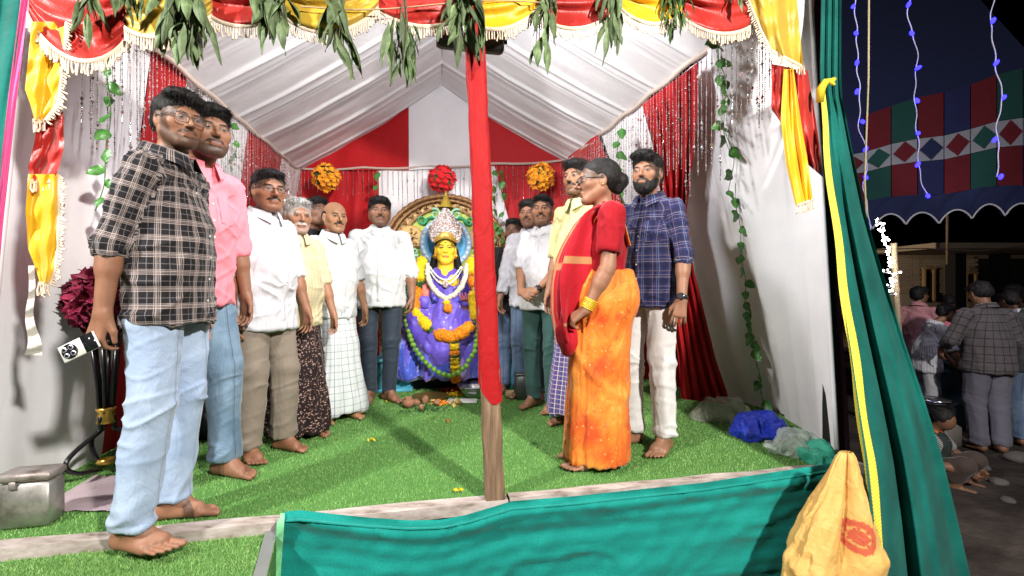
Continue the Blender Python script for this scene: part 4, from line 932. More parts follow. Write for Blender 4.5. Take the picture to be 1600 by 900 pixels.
# ---- bead strings
silver = Mat('silver_foil', .12, .8, metal=.95); silver.color((.78, .77, .78)); silver = silver.m
def bead_mesh(n, ln, seed):
    r = np.random.default_rng(seed); mb = MB(); mb.tube([(0, 0, 0), (0, 0, -ln)], .0008, 3, cap=False)
    for i in range(n):
        z = -ln * (i + .6) / n; q = .0041 * r.uniform(.7, 1.25) * (1.9 if r.random() < .07 else 1); h_ = q * 1.7; a = r.uniform(0, 6.28)
        V = [[0, 0, z + h_], [0, 0, z - h_]] + [[q * math.cos(a + k * 1.571), q * math.sin(a + k * 1.571), z] for k in range(4)]
        mb.add(V, None, [[0, 2 + k, 2 + (k + 1) % 4] for k in range(4)] + [[1, 2 + (k + 1) % 4, 2 + k] for k in range(4)])
    V = np.concatenate(mb.v); return mesh_data('bead_string', V, np.concatenate(mb.q), np.concatenate(mb.t), False)
bead_m = [bead_mesh(58, .72, 1), bead_mesh(50, .60, 2), bead_mesh(64, .80, 3)]
for me in bead_m: me.materials.append(silver)
def beads(wall, x0, x1, spacing, label, ln=(.7, 1.0), off=.035, skip=(), drop=.02):
    o = thing('bead_curtain', label, 'bead curtain', group='silver bead curtains'); t0, t1 = t_of(wall, x0), t_of(wall, x1); a = pl_at(wall.top, np.linspace(t0, t1, 200)); L = np.linalg.norm(np.diff(a, axis=0), axis=1).sum(); n = int(L / spacing)
    for i in range(n):
        t = t0 + (t1 - t0) * (i + .5 + random.uniform(-.2, .2)) / n; p = pl_at(wall.top, np.array([t]))[0] + wall.inw * off; px = 800 + FPX * p[0] / p[1]
        if any(a_ < px < b_ for a_, b_ in skip): continue
        b = bpy.data.objects.new('bead_string', random.choice(bead_m)); col.objects.link(b); b.parent = o; b.location = p - UP * drop; k = random.uniform(*ln); b.scale = (1, 1, k); b.rotation_euler = (random.uniform(-.012, .012), random.uniform(-.012, .012), random.uniform(0, 6))
    return o
beads(right, 1222, 890, .034, 'silver bead strings along the eave above the man in navy plaid', (.75, 1.05), .075, drop=.07); beads(left, 118, 468, .036, 'silver bead strings along the eave behind the plaid and pink shirts', (.75, 1.05)); beads(back, 474, 880, .058, 'silver bead strings across the red and white back cloth', (.85, 1.1), .05)
for k in range(20):                                        # the strings over the red curtain
    pass
# ---- leaf vines
leaf_g = Mat('glossy_vine_leaf', .4, .5); lg = leaf_g.noise(60., det=3.); ux_, uy_, _ = leaf_g.xyz(leaf_g.coord('Generated')); leaf_g.color(leaf_g.mix(lg * (ux_ - .5).abs().step(.5, .0), (.025, .12, .018), (.10, .30, .05))); leaf_g.bump((ux_ - .5).abs().step(.05, 0.), .4, .004); leaf_g = leaf_g.m
def leaf_mesh(name, ln, wd_, m, droop=.25, curl=.12, heart=False, seed=0, nv=8):
    r = np.random.default_rng(seed); v = np.linspace(0, 1, nv); prof = (np.sin(np.pi * v ** (.62 if heart else .8)) ** (.8 if heart else .9)); prof[0] = .06; prof[-1] = .0; A = []
    tw = r.normal(0, .5)
    for vi, w_ in zip(v, prof):
        row = []
        for q in (-1, -.5, 0, .5, 1):
            x = q * w_ * wd_ / 2; z = -vi * ln; y = -droop * ln * math.sin(vi * 2.2) + curl * wd_ * (abs(q) * w_) * 1.2 + .08 * wd_ * math.sin(vi * 9 + q * 2 + seed)
            a = tw * vi; row.append([x * math.cos(a) - y * math.sin(a), x * math.sin(a) + y * math.cos(a), z])
        A.append(row)
    mb = MB().grid(np.array(A)); me = mesh_data(name, np.concatenate(mb.v), np.concatenate(mb.q)); me.materials.append(m); return me
vine_leaf = [leaf_mesh('leaf', .088, .062, leaf_g, .12, .10, True, k) for k in range(4)]; stem_m = plain('vine_stem', (.06, .14, .03), .6)
def vine(path, step_, label, sz=1., seed=0, group=None):
    r = np.random.default_rng(seed); path = np.asarray(path, float); L = np.r_[0, np.cumsum(np.linalg.norm(np.diff(path, axis=0), axis=1))]; n = int(L[-1] / .03) + 2; t = np.linspace(0, L[-1], n); c = np.stack([np.interp(t, L, path[:, k]) for k in range(3)], -1); c[:, 0] += .008 * np.sin(t * 17 + seed); c[:, 2] += .0
    o = thing('leaf_vine', label, 'leaf garland', group='artificial leaf garlands on the tent walls'); MB().tube(c, .0022, 5).build('stem', stem_m, o); k = .03
    while k < L[-1]:
        p = np.array([np.interp(k, t, c[:, q]) for q in range(3)]); b = bpy.data.objects.new('leaf', vine_leaf[r.integers(4)]); col.objects.link(b); b.parent = o; b.location = p; s_ = sz * r.uniform(.75, 1.15); b.scale = (s_,) * 3
        b.rotation_euler = (r.uniform(-.5, .2), r.uniform(-.7, .7) + (.45 if r.random() < .5 else -.45), r.uniform(-.9, .9)); k += step_ * r.uniform(.7, 1.3)
    return o
def wp(px, py, y0, d0, y1, d1, off=.07): return P(px, py, d0 + (d1 - d0) * (py - y0) / (y1 - y0) - off)
vine([wp(x_, y_, 60, 2.50, 640, 3.36) for x_, y_ in ((1117, 55), (1128, 130), (1130, 200), (1147, 255), (1152, 330), (1160, 400), (1165, 470), (1176, 540), (1196, 640))], .085, 'long climbing leaf garland on the white wall right of the red curtain', 1., 1)
vine([wp(x_, y_, 60, 2.52, 300, 2.8) for x_, y_ in ((1112, 58), (1135, 120), (1128, 185), (1146, 240), (1140, 300))], .12, 'shorter leaf garland hanging from the right eave beside the long one', 1., 2)
vine([wp(x_, y_, 60, 2.15, 700, 2.1) for x_, y_ in ((172, 70), (168, 130), (172, 200), (160, 290), (150, 330))], .075, 'leaf garland on the white wall left of the plaid shirt', .8, 3)
vine([P(x_, y_, 3.0 + .002 * y_) for x_, y_ in ((362, 188), (368, 230), (356, 280), (372, 330))], .10, 'leaf garland on the wall right of the pink shirted man', .9, 4)
vine([P(x_, y_, 4.72) for x_, y_ in ((592, 264), (586, 300), (590, 340), (586, 400))], .15, 'leaf garland on the back cloth above the stout man in white', 1.1, 5)
vine([P(x_, y_, 4.55) for x_, y_ in ((770, 262), (772, 320), (770, 380))], .14, 'leaf garland on the white back stripe just right of the pole', 1.1, 6)
vine([P(x_, y_, 4.55) for x_, y_ in ((782, 262), (790, 300), (784, 350), (788, 420))], .15, 'leaf garland on the red back stripe right of the pole', 1.1, 7)
vine([P(x_, y_, 3.55 - .001 * y_) for x_, y_ in ((970, 195), (965, 240), (972, 300), (980, 360))], .11, 'leaf garland on the side wall behind the man in navy plaid', 1., 8)
vine([P(x_, y_, 4.3) for x_, y_ in ((838, 480), (834, 540), (840, 610))], .13, 'leaf garland hanging low between the bearded man and the statue', 1.2, 9)
# ---- bunches of drying leaves along the valance
dry = Mat('drying_leaf', .6, .35); dn = dry.noise(24., det=5.); gx, gy, _ = dry.xyz(dry.coord('Generated')); dry.color(dry.ramp(dn, [(.25, (.05, .085, .03)), (.5, (.14, .21, .085)), (.72, (.27, .34, .17)), (.9, (.34, .30, .16))])); oi = dry.t.nodes.new('ShaderNodeObjectInfo'); dry.color(dry.mix(X(dry.t, oi.outputs['Random']) * .75, dry.b.inputs['Base Color'].links[0].from_socket, dry.mix(dn, (.030, .045, .022), (.10, .13, .06)))); dry.bump((gx - .5).abs().step(.08, 0.) + dn * .4, .5, .006); dry = dry.m
neem = Mat('small_green_leaf', .6, .3); neem.color(neem.mix(neem.noise(30.), (.03, .075, .02), (.10, .17, .05))); neem = neem.m
mango = [leaf_mesh('leaf', .165, .034, dry, .16, .45, False, k, 9) for k in range(6)]; wil = [leaf_mesh('leaf', .13, .042, dry, .4, .3, False, 20 + k, 9) for k in range(4)]; nl_ = [leaf_mesh('leaf', .075, .014, neem, .2, .2, False, 30 + k, 5) for k in range(3)]
twig = plain('twig', (.10, .08, .05), .8)
def bunch(cx, y0, y1, w_, n, label, kinds, off=.10, seed=0, sz=1.):
    r = np.random.default_rng(seed + 100); a, b = PF(cx, y0, off), PF(cx, y1, off); H_ = a[2] - b[2]; wm = w_ / FPX * a[1]
    o = thing('leaf_bunch', label, 'leaf bunch', a, group='leaf bunches hung along the valance'); L_ = H_
    st = MB()
    for k in range(4): dx = r.normal(0, wm * .18); st.tube([(0, 0, .12), (dx * .4, r.normal(0, .01), -.1 * L_), (dx, r.normal(0, .02), -.6 * L_)], [.0035, .003, .0015], 5)
    st.build('stem', twig, o)
    for k in range(n):
        v = r.beta(1.1, 1.5) * .85; me = kinds[r.integers(len(kinds))]; q = r.uniform(-1, 1); x_ = q * wm * .36 * math.sin(math.pi * min(.15 + v * .85, .9)) ; l = bpy.data.objects.new('leaf', me); col.objects.link(l); l.parent = o
        l.location = (x_, r.normal(0, wm * .16) - .01, -v * (L_ - .09 * sz)); s_ = sz * r.uniform(.7, 1.15); l.scale = (s_, s_, s_); l.rotation_euler = (r.normal(.0, .17), -q * .14 + r.normal(0, .10), r.uniform(-2.6, 2.6))
    return o
bunch(140, -30, 66, 34, 9, 'small leaf bunch on the red swag at the left end', mango, seed=1, sz=.8); bunch(208, -50, 40, 44, 10, 'leaf bunch on the first gold swag from the left', mango + wil, seed=2, sz=.8); bunch(292, -40, 108, 84, 40, 'largest leaf bunch hanging left of the second red swag', mango + wil, seed=3)
bunch(425, -40, 88, 62, 32, 'leaf bunch hanging above the moustached man in spectacles', mango + wil, seed=4); bunch(532, -30, 136, 48, 18, 'loose leaf bunch with curled leaves hanging before the gold swag', wil + mango[:2], seed=5, sz=1.1); bunch(632, 24, 156, 62, 60, 'long dense leaf bunch left of the red pole', mango[:3] + nl_ * 2, seed=6, sz=.9)
bunch(727, -40, 104, 66, 38, 'thick leaf bunch covering the top of the red pole', wil + mango, .12, seed=7, sz=1.05); bunch(850, -30, 128, 36, 15, 'thin leaf bunch with one long leaf right of the pole', wil + mango[:3], seed=8); bunch(956, -30, 98, 42, 22, 'leaf bunch below the join of red and yellow swags at the right', mango + wil, seed=9)
bunch(1053, -50, 100, 46, 90, 'bushy small leaved bunch before the last red swag', nl_, seed=10, sz=1.15); bunch(1150, -50, 20, 40, 8, 'small leaf bunch at the right end of the valance', mango, seed=11, sz=.8)
rope = MB(); k_ = np.linspace(0, 1, 40); rope.tube([PF(470 + 400 * t, 10 - 4 * t + 6 * math.sin(math.pi * t * 2), .09) for t in k_], .003, 5); tag(rope.build('twine', cloth('jute', (.40, .28, .17), .1)), 'thin jute twine stretched along the valance for the leaf bunches', 'twine')
# ---- the red pole
pole_w = Mat('rough_timber', .85, .2); q_ = pole_w.noise(40., pole_w.scale(pole_w.coord(), (1, 1, .08)), 6., .65); pole_w.color(pole_w.ramp(q_, [(.3, (.075, .048, .028)), (.5, (.20, .13, .08)), (.7, (.36, .25, .16))])); pole_w.bump(q_, .6, .01); pole_w = pole_w.m
pb, ptp = PF(773, 781, .035), PF(737, -60, .035); pl_ = thing('tent_pole', 'timber pole wrapped in red cloth down to knee height at the front of the stage', 'pole', pb)
def pole_rows(v, hw, dp):
    c = pb + (ptp - pb) * v; return [c + ux * a * hw + nz * b * dp for a, b in ((-1, -.9), (-.9, -1), (.9, -1), (1, -.9), (1, .9), (.9, 1), (-.9, 1), (-1, .9))]
kid(MB().grid(np.array([pole_rows(v, .041 - .004 * v + .002 * math.sin(v * 60), .03) for v in np.linspace(-.005, .40, 24)]), cv=True).build('timber', pole_w), pl_)
A = []
for i, v in enumerate(np.linspace(0, 1, 70)):
    ring = []
    for j, a in enumerate(np.linspace(0, 2 * np.pi, 24, endpoint=False)):
        vv = .205 + (1 - .205) * v + (.022 * math.cos(a + 2.2) + .004 * math.sin(a * 3)) * (1 - v); sq = (abs(math.cos(a)) ** 5 + abs(math.sin(a)) ** 5) ** (-1 / 5)
        fo = .0012 * math.sin(v * 34 + a * 2.2) + .004 * max(0, math.sin(v * 13 + a + 1)) ** 14 + .003 * max(0, math.sin(v * 31 - a * 1.5)) ** 20
        c = pb + (ptp - pb) * vv; ring.append(c + ux * sq * math.cos(a) * (.045 - .006 * v + fo) + nz * sq * math.sin(a) * (.035 + fo))
    A.append(ring)
kid(MB().grid(np.array(A), cv=True).build('red_wrap', cloth('red_wrapping', (.36, .008, .010), .12, .65, .05, wr=14., wrs=.5)), pl_)
# the floodlight whose back shows behind the leaves
blk = plain('black_plastic', (.012, .012, .013), .45, bump=.1); fl_ = thing('floodlight', 'black floodlight behind the thick leaf bunch at the top of the pole', 'floodlight', PF(735, 62, -.03)); Mx = np.stack([ux, -nz, UP], 1)
MB().box((0, 0, 0), (.30, .05, .10), Mx, .012).build('housing', blk, fl_); MB().box(-nz * .03 , (.26, .004, .075), Mx).build('lamp_face', emit('lamp_face', (1, 1, 1), 6.), fl_); MB().tube([ux * -.16 + UP * .0, ux * -.16 + UP * .16, ux * .16 + UP * .16, ux * .16], .008, 6).build('bracket', blk, fl_)
# ---------------------------------------------------------------- clothes' materials and the people on the stage
def uvm(m): return m.xyz(m.coord('UV'))
def finish(m, wr=11., wrs=.28):
    m.bump(m.noise(wr, m.scale(m.coord(), (1, 1, .5)), 4., .6, 1.), wrs * 1.7, .018); m.bump(m.noise(800.), .08, .002); return m.m
def tartan(name, base, layers, rough=.8, wrs=.3):
    """layers: (axis 0/1, period, [(centre, half width, soft)], colour, alpha)"""
    m = Mat(name, rough, .2, .15); u, v, _ = uvm(m); n = m.noise(14., det=4.); c = m.mix(n, tuple(x * .85 for x in base), tuple(x * 1.15 for x in base))
    for axis, per, lines, colr, al in layers:
        f = ((u if axis == 0 else v) / per + 100.).frac(); tot = None
        for ce, hw, so in lines:
            l = (f - ce).abs().step(hw + so, hw); tot = l if tot is None else tot.max(l)
        c = m.mix(tot * al, c, colr)
    m.color(c); return finish(m, wrs=wrs)
def spots(name, base, colr, sc_=130., th=.30):
    m = Mat(name, .8, .2, .1); uv = m.coord('UV'); d = m.voro(sc_, uv); n = m.noise(60., uv); k = d.step(th, th * .6) * n.step(.42, .5)
    m.color(m.mix(k, base, colr)); return finish(m)
def denim(name, c, fade):
    m = Mat(name, .85, .15, .2); uu, vv, _ = uvm(m); sm = (uu.abs() - .092).abs().step(.0028, .0016).max((uu.abs() - .098).abs().step(.0014, .0006) * (vv * 160.).frac().gt(.4)); n = m.noise(5., det=4.); t_ = m.noise(300., m.scale(m.coord(), (1, 1, .25)), 2.)
    m.color(m.mix(sm * .55, m.mix((n.step(.3, .7) * .7 + t_ * .4).clamp(), c, fade), tuple(x * .45 for x in c))); m.bump(sm, .4, .004); return finish(m, 9., .4)
blk_plaid = tartan('black_plaid_cotton', (.012, .011, .014), [
    (0, .056, [(.14, .022, .012), (.23, .012, .01), (.32, .028, .015), (.41, .012, .01)], (.55, .46, .43), .42), (0, .056, [(.72, .014, .01)], (.4, .36, .36), .3),
    (1, .060, [(.14, .022, .012), (.23, .012, .01), (.32, .026, .015), (.41, .012, .01)], (.58, .48, .45), .45), (1, .060, [(.75, .014, .01)], (.4, .36, .36), .3)])
navy_plaid = tartan('navy_plaid_cotton', (.022, .026, .095), [
    (0, .085, [(.2, .10, .02)], (.012, .013, .05), .8), (1, .085, [(.3, .13, .02)], (.012, .013, .045), .75),
    (0, .085, [(.50, .018, .01), (.62, .010, .01)], (.22, .28, .45), .4), (1, .085, [(.55, .02, .01), (.70, .012, .01)], (.34, .28, .25), .4), (0, .085, [(.88, .014, .01)], (.30, .20, .14), .4), (1, .085, [(.95, .016, .01)], (.30, .20, .15), .38)])
pink_c = cloth('pink_cotton', (.78, .22, .27), .08)
white_a = cloth('white_cotton', (.60, .59, .63), .04, wrs=.6)
white_b = cloth('white_linen', (.61, .62, .62), .04, wrs=.6)
white_dots = spots('white_dotted_cotton', (.60, .59, .60), (.35, .33, .38), 90., .16)
cream_stripe = tartan('cream_striped_cotton', (.56, .49, .30), [(1, .011, [(.5, .12, .1)], (.42, .35, .2), .5), (0, .03, [(.5, .1, .06)], (.75, .68, .5), .3)])
yellow_c = cloth('pale_yellow_cotton', (.62, .58, .28), .05)
black_c = cloth('black_cotton', (.012, .012, .014), .2)
jeans_lt = denim('light_blue_denim', (.26, .345, .50), (.38, .47, .60))
jeans_md = denim('washed_blue_denim', (.09, .155, .23), (.21, .30, .40))
jeans_dk = denim('dark_blue_denim', (.07, .11, .20), (.16, .22, .33))
taupe = cloth('taupe_trouser_cloth', (.235, .195, .155), .06, rough=.6, wrs=.35)
slate = cloth('slate_trouser_cloth', (.035, .048, .068), .08, rough=.65, wrs=.35)
green_t = cloth('bottle_green_trouser_cloth', (.045, .105, .095), .08, rough=.7, wrs=.2)
white_t = cloth('white_twill', (.60, .59, .58), .04, wrs=.5)
floral = spots('dark_floral_cotton', (.018, .010, .011), (.42, .27, .22), 95., .42)
check_w = tartan('white_check_cotton', (.60, .64, .64), [(0, .046, [(.5, .022, .012)], (.03, .05, .10), .75), (1, .046, [(.5, .022, .012)], (.03, .05, .10), .75)])
check_b = tartan('blue_check_cotton', (.06, .07, .30), [(0, .03, [(.5, .06, .03)], (.8, .7, .5), .7), (1, .03, [(.5, .06, .03)], (.8, .7, .55), .7), (0, .03, [(.1, .1, .05)], (.35, .12, .12), .5)])
gold_m = plain('gold', (.75, .45, .10), .3, metal=.9, bump=0); wire_m = plain('spectacle_wire', (.10, .07, .05), .3, metal=.5, bump=0); black_frame = plain('black_spectacle_frame', (.012, .012, .012), .3, bump=0)
strap_m = plain('watch_strap', (.02, .02, .02), .5, bump=0)
yellow_b = plain('yellow_bangle_glass', (.78, .52, .03), .25, bump=0)
S_DK, S_MD, S_LT = (.150, .072, .042), (.225, .108, .062), (.31, .155, .085)
hang = lambda sd, y=.06, z=.80, x=.235, **k: dict(w=(sd * x, y, z), hint=(sd * .5, -1, 0), n=(-sd, .1, 0), u=(-sd * .05, .12, -1), **k)

def phone(c):
    S, E, Wt, fd = c['info'][0]
plaid = make_person('young man in black plaid shirt and light blue jeans holding a phone behind him', -1.30, 1.70, 96, H=1.70, wd=.90, h=.0046, skin=(.20, .095, .055), head_yaw=-36, head_pitch=-3, lean=.01,
    arms=(dict(w=(.190, -.10, .855), hint=(.25, -1, 0), u=(.02, -.28, -1), n=(-.9, .3, .0), curl=(30, 40, 25)), hang(-1, -.02, .82)), feet=((.115, -.05, 14), (-.11, -.05, -8)),
    fm=dict(stubble=.75, mous=.8), jw=1.0, ch=.003, hs=.90, hair='quiff', beard=None, seed=3,
    top=dict(mat=blk_plaid, hem=.815, cuff=(.60, .6), open=.05, loose=.008, wr=1.1, cmat=blk_plaid), bottom=dict(kind='trousers', mat=jeans_lt, loose=.006, hemz=.085, wr=1.2), extras=[lambda c: add_glasses(c, wire_m, .0014, (.0235, .0205))])
pink = make_person('man in open necked pink shirt and blue jeans behind the plaid shirt', -1.525, 2.13, 66, H=1.80, wd=.93, h=.0055, skin=(.17, .08, .046), head_yaw=-14, head_pitch=-2, lean=.10,
    arms=(hang(1), hang(-1)), feet=((.12, .0, 18), (-.12, .07, -10)), fm=dict(stubble=.85, mous=.9), ch=.006, hair='full', seed=4,
    top=dict(mat=pink_c, hem=.82, cuff=(.6, .6), open=.10, loose=.005), bottom=dict(kind='trousers', mat=jeans_md, loose=.010, hemz=.075))
specs = make_person('moustached man in spectacles, white shirt and taupe trousers', -1.385, 2.50, 68, H=1.60, wd=.94, belly=.05, h=.006, skin=(.20, .090, .050), head_yaw=-22, head_pitch=-4, lean=.02, hs=1.08,
    arms=(hang(1, .03, .78), hang(-1, .12, .80)), feet=((.10, .0, 20), (-.10, .06, -6)), fm=dict(stubble=.25, mous=1.), hair='short', ch=.004, nose=1.15, seed=5,
    top=dict(mat=white_a, hem=.76, cuff=(.56, .56), loose=.006, open=.03), bottom=dict(kind='trousers', mat=taupe, loose=.016, hemz=.075), extras=[lambda c: add_glasses(c, wire_m, .0018, (.021, .015)), lambda c: None])
old = make_person('old man with white moustache, cream striped shirt and dark floral wrap', -1.35, 2.80, 56, H=1.50, wd=.94, belly=.04, h=.006, skin=(.24, .115, .065), head_yaw=-14, head_pitch=-6, hs=1.1,
    arms=(hang(1, .0, .80), hang(-1, .14, .80)), feet=((.09, .02, 15), (-.10, .06, -6)), fm=dict(stubble=.35, mous=1., hairc=(.45, .43, .40)), hairc=(.38, .36, .34), hair='short', ch=.003, seed=6,
    top=dict(mat=cream_stripe, hem=.80, cuff=(.50, .50), loose=.005, rolled=False), bottom=dict(kind='wrap', mat=floral, hemz=.05))
bald = make_person('balding man in white shirt and white checked wrap', -1.275, 3.20, 50, H=1.56, wd=.93, belly=.03, h=.006, skin=(.29, .15, .08), head_yaw=-8, head_pitch=-3, hs=1.06,
    arms=(hang(1, .02, .78), hang(-1, .10, .80)), feet=((.09, .04, 20), (-.10, .08, -6)), fm=dict(stubble=.15, mous=1.), hair='bald', nose=1.15, seed=7,
    top=dict(mat=white_b, hem=.80, cuff=(.50, .50), loose=.008, rolled=False), bottom=dict(kind='wrap', mat=check_w, hemz=.06))
youth = make_person('youth in black shirt peering out between the two older men', -1.50, 3.42, 40, H=1.63, wd=.95, h=.0075, skin=(.15, .07, .042), head_yaw=14, head_pitch=14, hs=1.05,
    arms=(hang(1), hang(-1)), hair='full', seed=8, top=dict(mat=black_c, hem=.82, pocket=False, btn=False), bottom=dict(kind='trousers', mat=jeans_dk))
centre = make_person('stout man in white shirt and slate trousers beside the statue', -1.085, 3.68, 14, H=1.69, wd=1.13, belly=.05, h=.006, skin=(.21, .10, .058), head_yaw=4, hs=1.06,
    arms=(dict(w=(.255, .06, .80), hint=(1, -.6, 0), n=(-.6, -.6, 0), u=(-.05, .1, -1)), dict(w=(-.275, .10, .80), hint=(-1, -.6, 0), n=(.8, -.3, 0), u=(.06, .12, -1), curl=(25, 35, 20))), feet=((.085, .0, 8), (-.075, .02, -38)), fm=dict(stubble=.55, mous=.9), hair='full', ch=.007, jw=1.02, seed=9,
    top=dict(mat=white_b, hem=.80, cuff=(.64, .64), loose=.005, open=.06), bottom=dict(kind='trousers', mat=slate, loose=.0, hemz=.07), extras=[lambda c: add_band(c, 0, gold_m, 'bracelet', .03, .032, .005)])
dark = make_person('heavily bearded man in black shirt at the back of the right hand line', 0.02, 4.0, -8, H=1.56, wd=1.12, h=.0065, skin=(.13, .062, .038), head_yaw=-8, hs=1.08,
    arms=(hang(1, .1), hang(-1)), fm=dict(beard=.9, mous=1.), hair='short', beard=.006, ch=.006, seed=10, top=dict(mat=black_c, hem=.80, loose=.01, pocket=False), bottom=dict(kind='trousers', mat=jeans_dk))
tallw = make_person('man in plain white shirt and blue jeans beside the man clasping his hands', 0.155, 3.80, -26, H=1.69, wd=1.0, h=.0065, skin=(.24, .115, .068), head_yaw=8, hs=1.03,
    arms=(hang(1, .16, .80), hang(-1)), fm=dict(stubble=.4, mous=.9), hair='full', seed=11, top=dict(mat=white_a, hem=.80, cuff=(.9, .6), loose=.01, rolled=False), bottom=dict(kind='trousers', mat=jeans_dk, loose=.004))
clasp = make_person('smiling man in dotted white shirt and bottle green trousers clasping his hands', 0.245, 3.45, -34, H=1.66, wd=1.06, belly=.05, h=.006, skin=(.25, .12, .066), head_yaw=22, hs=1.05,
    arms=(dict(w=(.05, .27, .93), hint=(1, -.6, -.2), u=(-.9, .25, -.25), n=(0, -1, -.3), curl=(25, 40, 20)), dict(w=(-.075, .24, .95), hint=(-1, -.5, -.2), u=(.85, .45, -.35), n=(0, -1, -.2), curl=(30, 45, 25))),
    feet=((.10, .0, 10), (-.10, .03, -10)), fm=dict(stubble=.45, mous=.9), hair='short', ch=.005, seed=12, top=dict(mat=white_dots, hem=.80, cuff=(.55, .55), loose=.006, open=.05), bottom=dict(kind='trousers', mat=green_t, loose=.005, hemz=.07),
    extras=[lambda c: add_band(c, 1, strap_m, 'wristwatch', .02, .031, .02, dial=(-.5, .8, .3))])
yel = make_person('tall man in pale yellow shirt and blue checked wrap behind the woman', 0.455, 3.02, -46, H=1.81, wd=.90, h=.006, skin=(.24, .12, .068), head_yaw=6, head_pitch=1,
    arms=(hang(1, .05), hang(-1, .02)), fm=dict(stubble=.5, mous=1.), hair='full', jw=.96, seed=13, top=dict(mat=yellow_c, hem=.86, cuff=(.5, .5), loose=.008, rolled=False), bottom=dict(kind='wrap', mat=check_b, hemz=.09))
navy = make_person('bearded young man in navy plaid shirt and white trousers', 0.80, 2.62, -44, H=1.735, wd=.92, h=.0048, skin=(.205, .10, .058), head_yaw=10, head_pitch=1, jw=.95,
    arms=(hang(1, .06, .81), dict(w=(-.245, .10, .80), hint=(-1, -.7, 0), n=(.45, -.9, 0), u=(.08, .16, -1), curl=(16, 24, 16))), feet=((.10, .03, 24), (-.10, .02, -6)), fm=dict(beard=.95, mous=1.), hair='quiff', beard=.0055, seed=14,
    top=dict(mat=navy_plaid, hem=.82, cuff=(.60, .60), loose=.005, open=.07), bottom=dict(kind='trousers', mat=white_t, loose=.005, hemz=.09, wr=1.2), extras=[lambda c: add_band(c, 1, strap_m, 'wristwatch', .014, .031, .022, dial=(-.3, .95, 0))])
# ---------------------------------------------------------------- the woman in the orange sari
sari = Mat('orange_sari', .62, .25, .3); su, sv_, _ = sari.xyz(sari.coord('UV')); s_n = sari.noise(5., det=5.); s_n2 = sari.noise(16., det=4.); d1 = ((su + sv_ * .55) / .062 + 50.).frac(); d2_ = ((su - sv_ * 1.2) / .085 + 50.).frac()
c_ = sari.ramp(s_n, [(.32, (.58, .07, .010)), (.48, (.72, .17, .018)), (.62, (.74, .26, .035)), (.80, (.78, .38, .09))]); br = s_n2.step(.40, .50)
c_ = sari.mix(((d1 - .5).abs().step(.05, .02).max((d2_ - .5).abs().step(.04, .015))) * s_n2.step(.47, .60) * s_n.step(.60, .45) * .5, c_, (.10, .045, .035)); s_v = sari.voro(34., sari.coord('UV')); c_ = sari.mix(s_v.step(.22, .12) * .5, c_, (.80, .45, .13)); sari.color(sari.mix((s_n2.step(.60, .68)) * .55, c_, (.55, .07, .02))); finish(sari, 12., .4); sari = sari.m
red_bl = cloth('red_blouse_cotton', (.30, .005, .012), .1, .8); shawl_m = Mat('red_shawl', .72, .2, .25); hu, hv, _ = shawl_m.xyz(shawl_m.coord('UV')); hn = shawl_m.noise(10., det=4.); gb = (hu - .93).abs().step(.035, .028).max(((hv - .56).abs().step(.016, .012)).max((hv - .86).abs().step(.012, .008)))
shawl_m.color(shawl_m.mix(gb * .85, shawl_m.mix(hn, (.36, .006, .014), (.48, .010, .024)), (.46, .24, .10))); finish(shawl_m, 16., .3); shawl_m = shawl_m.m
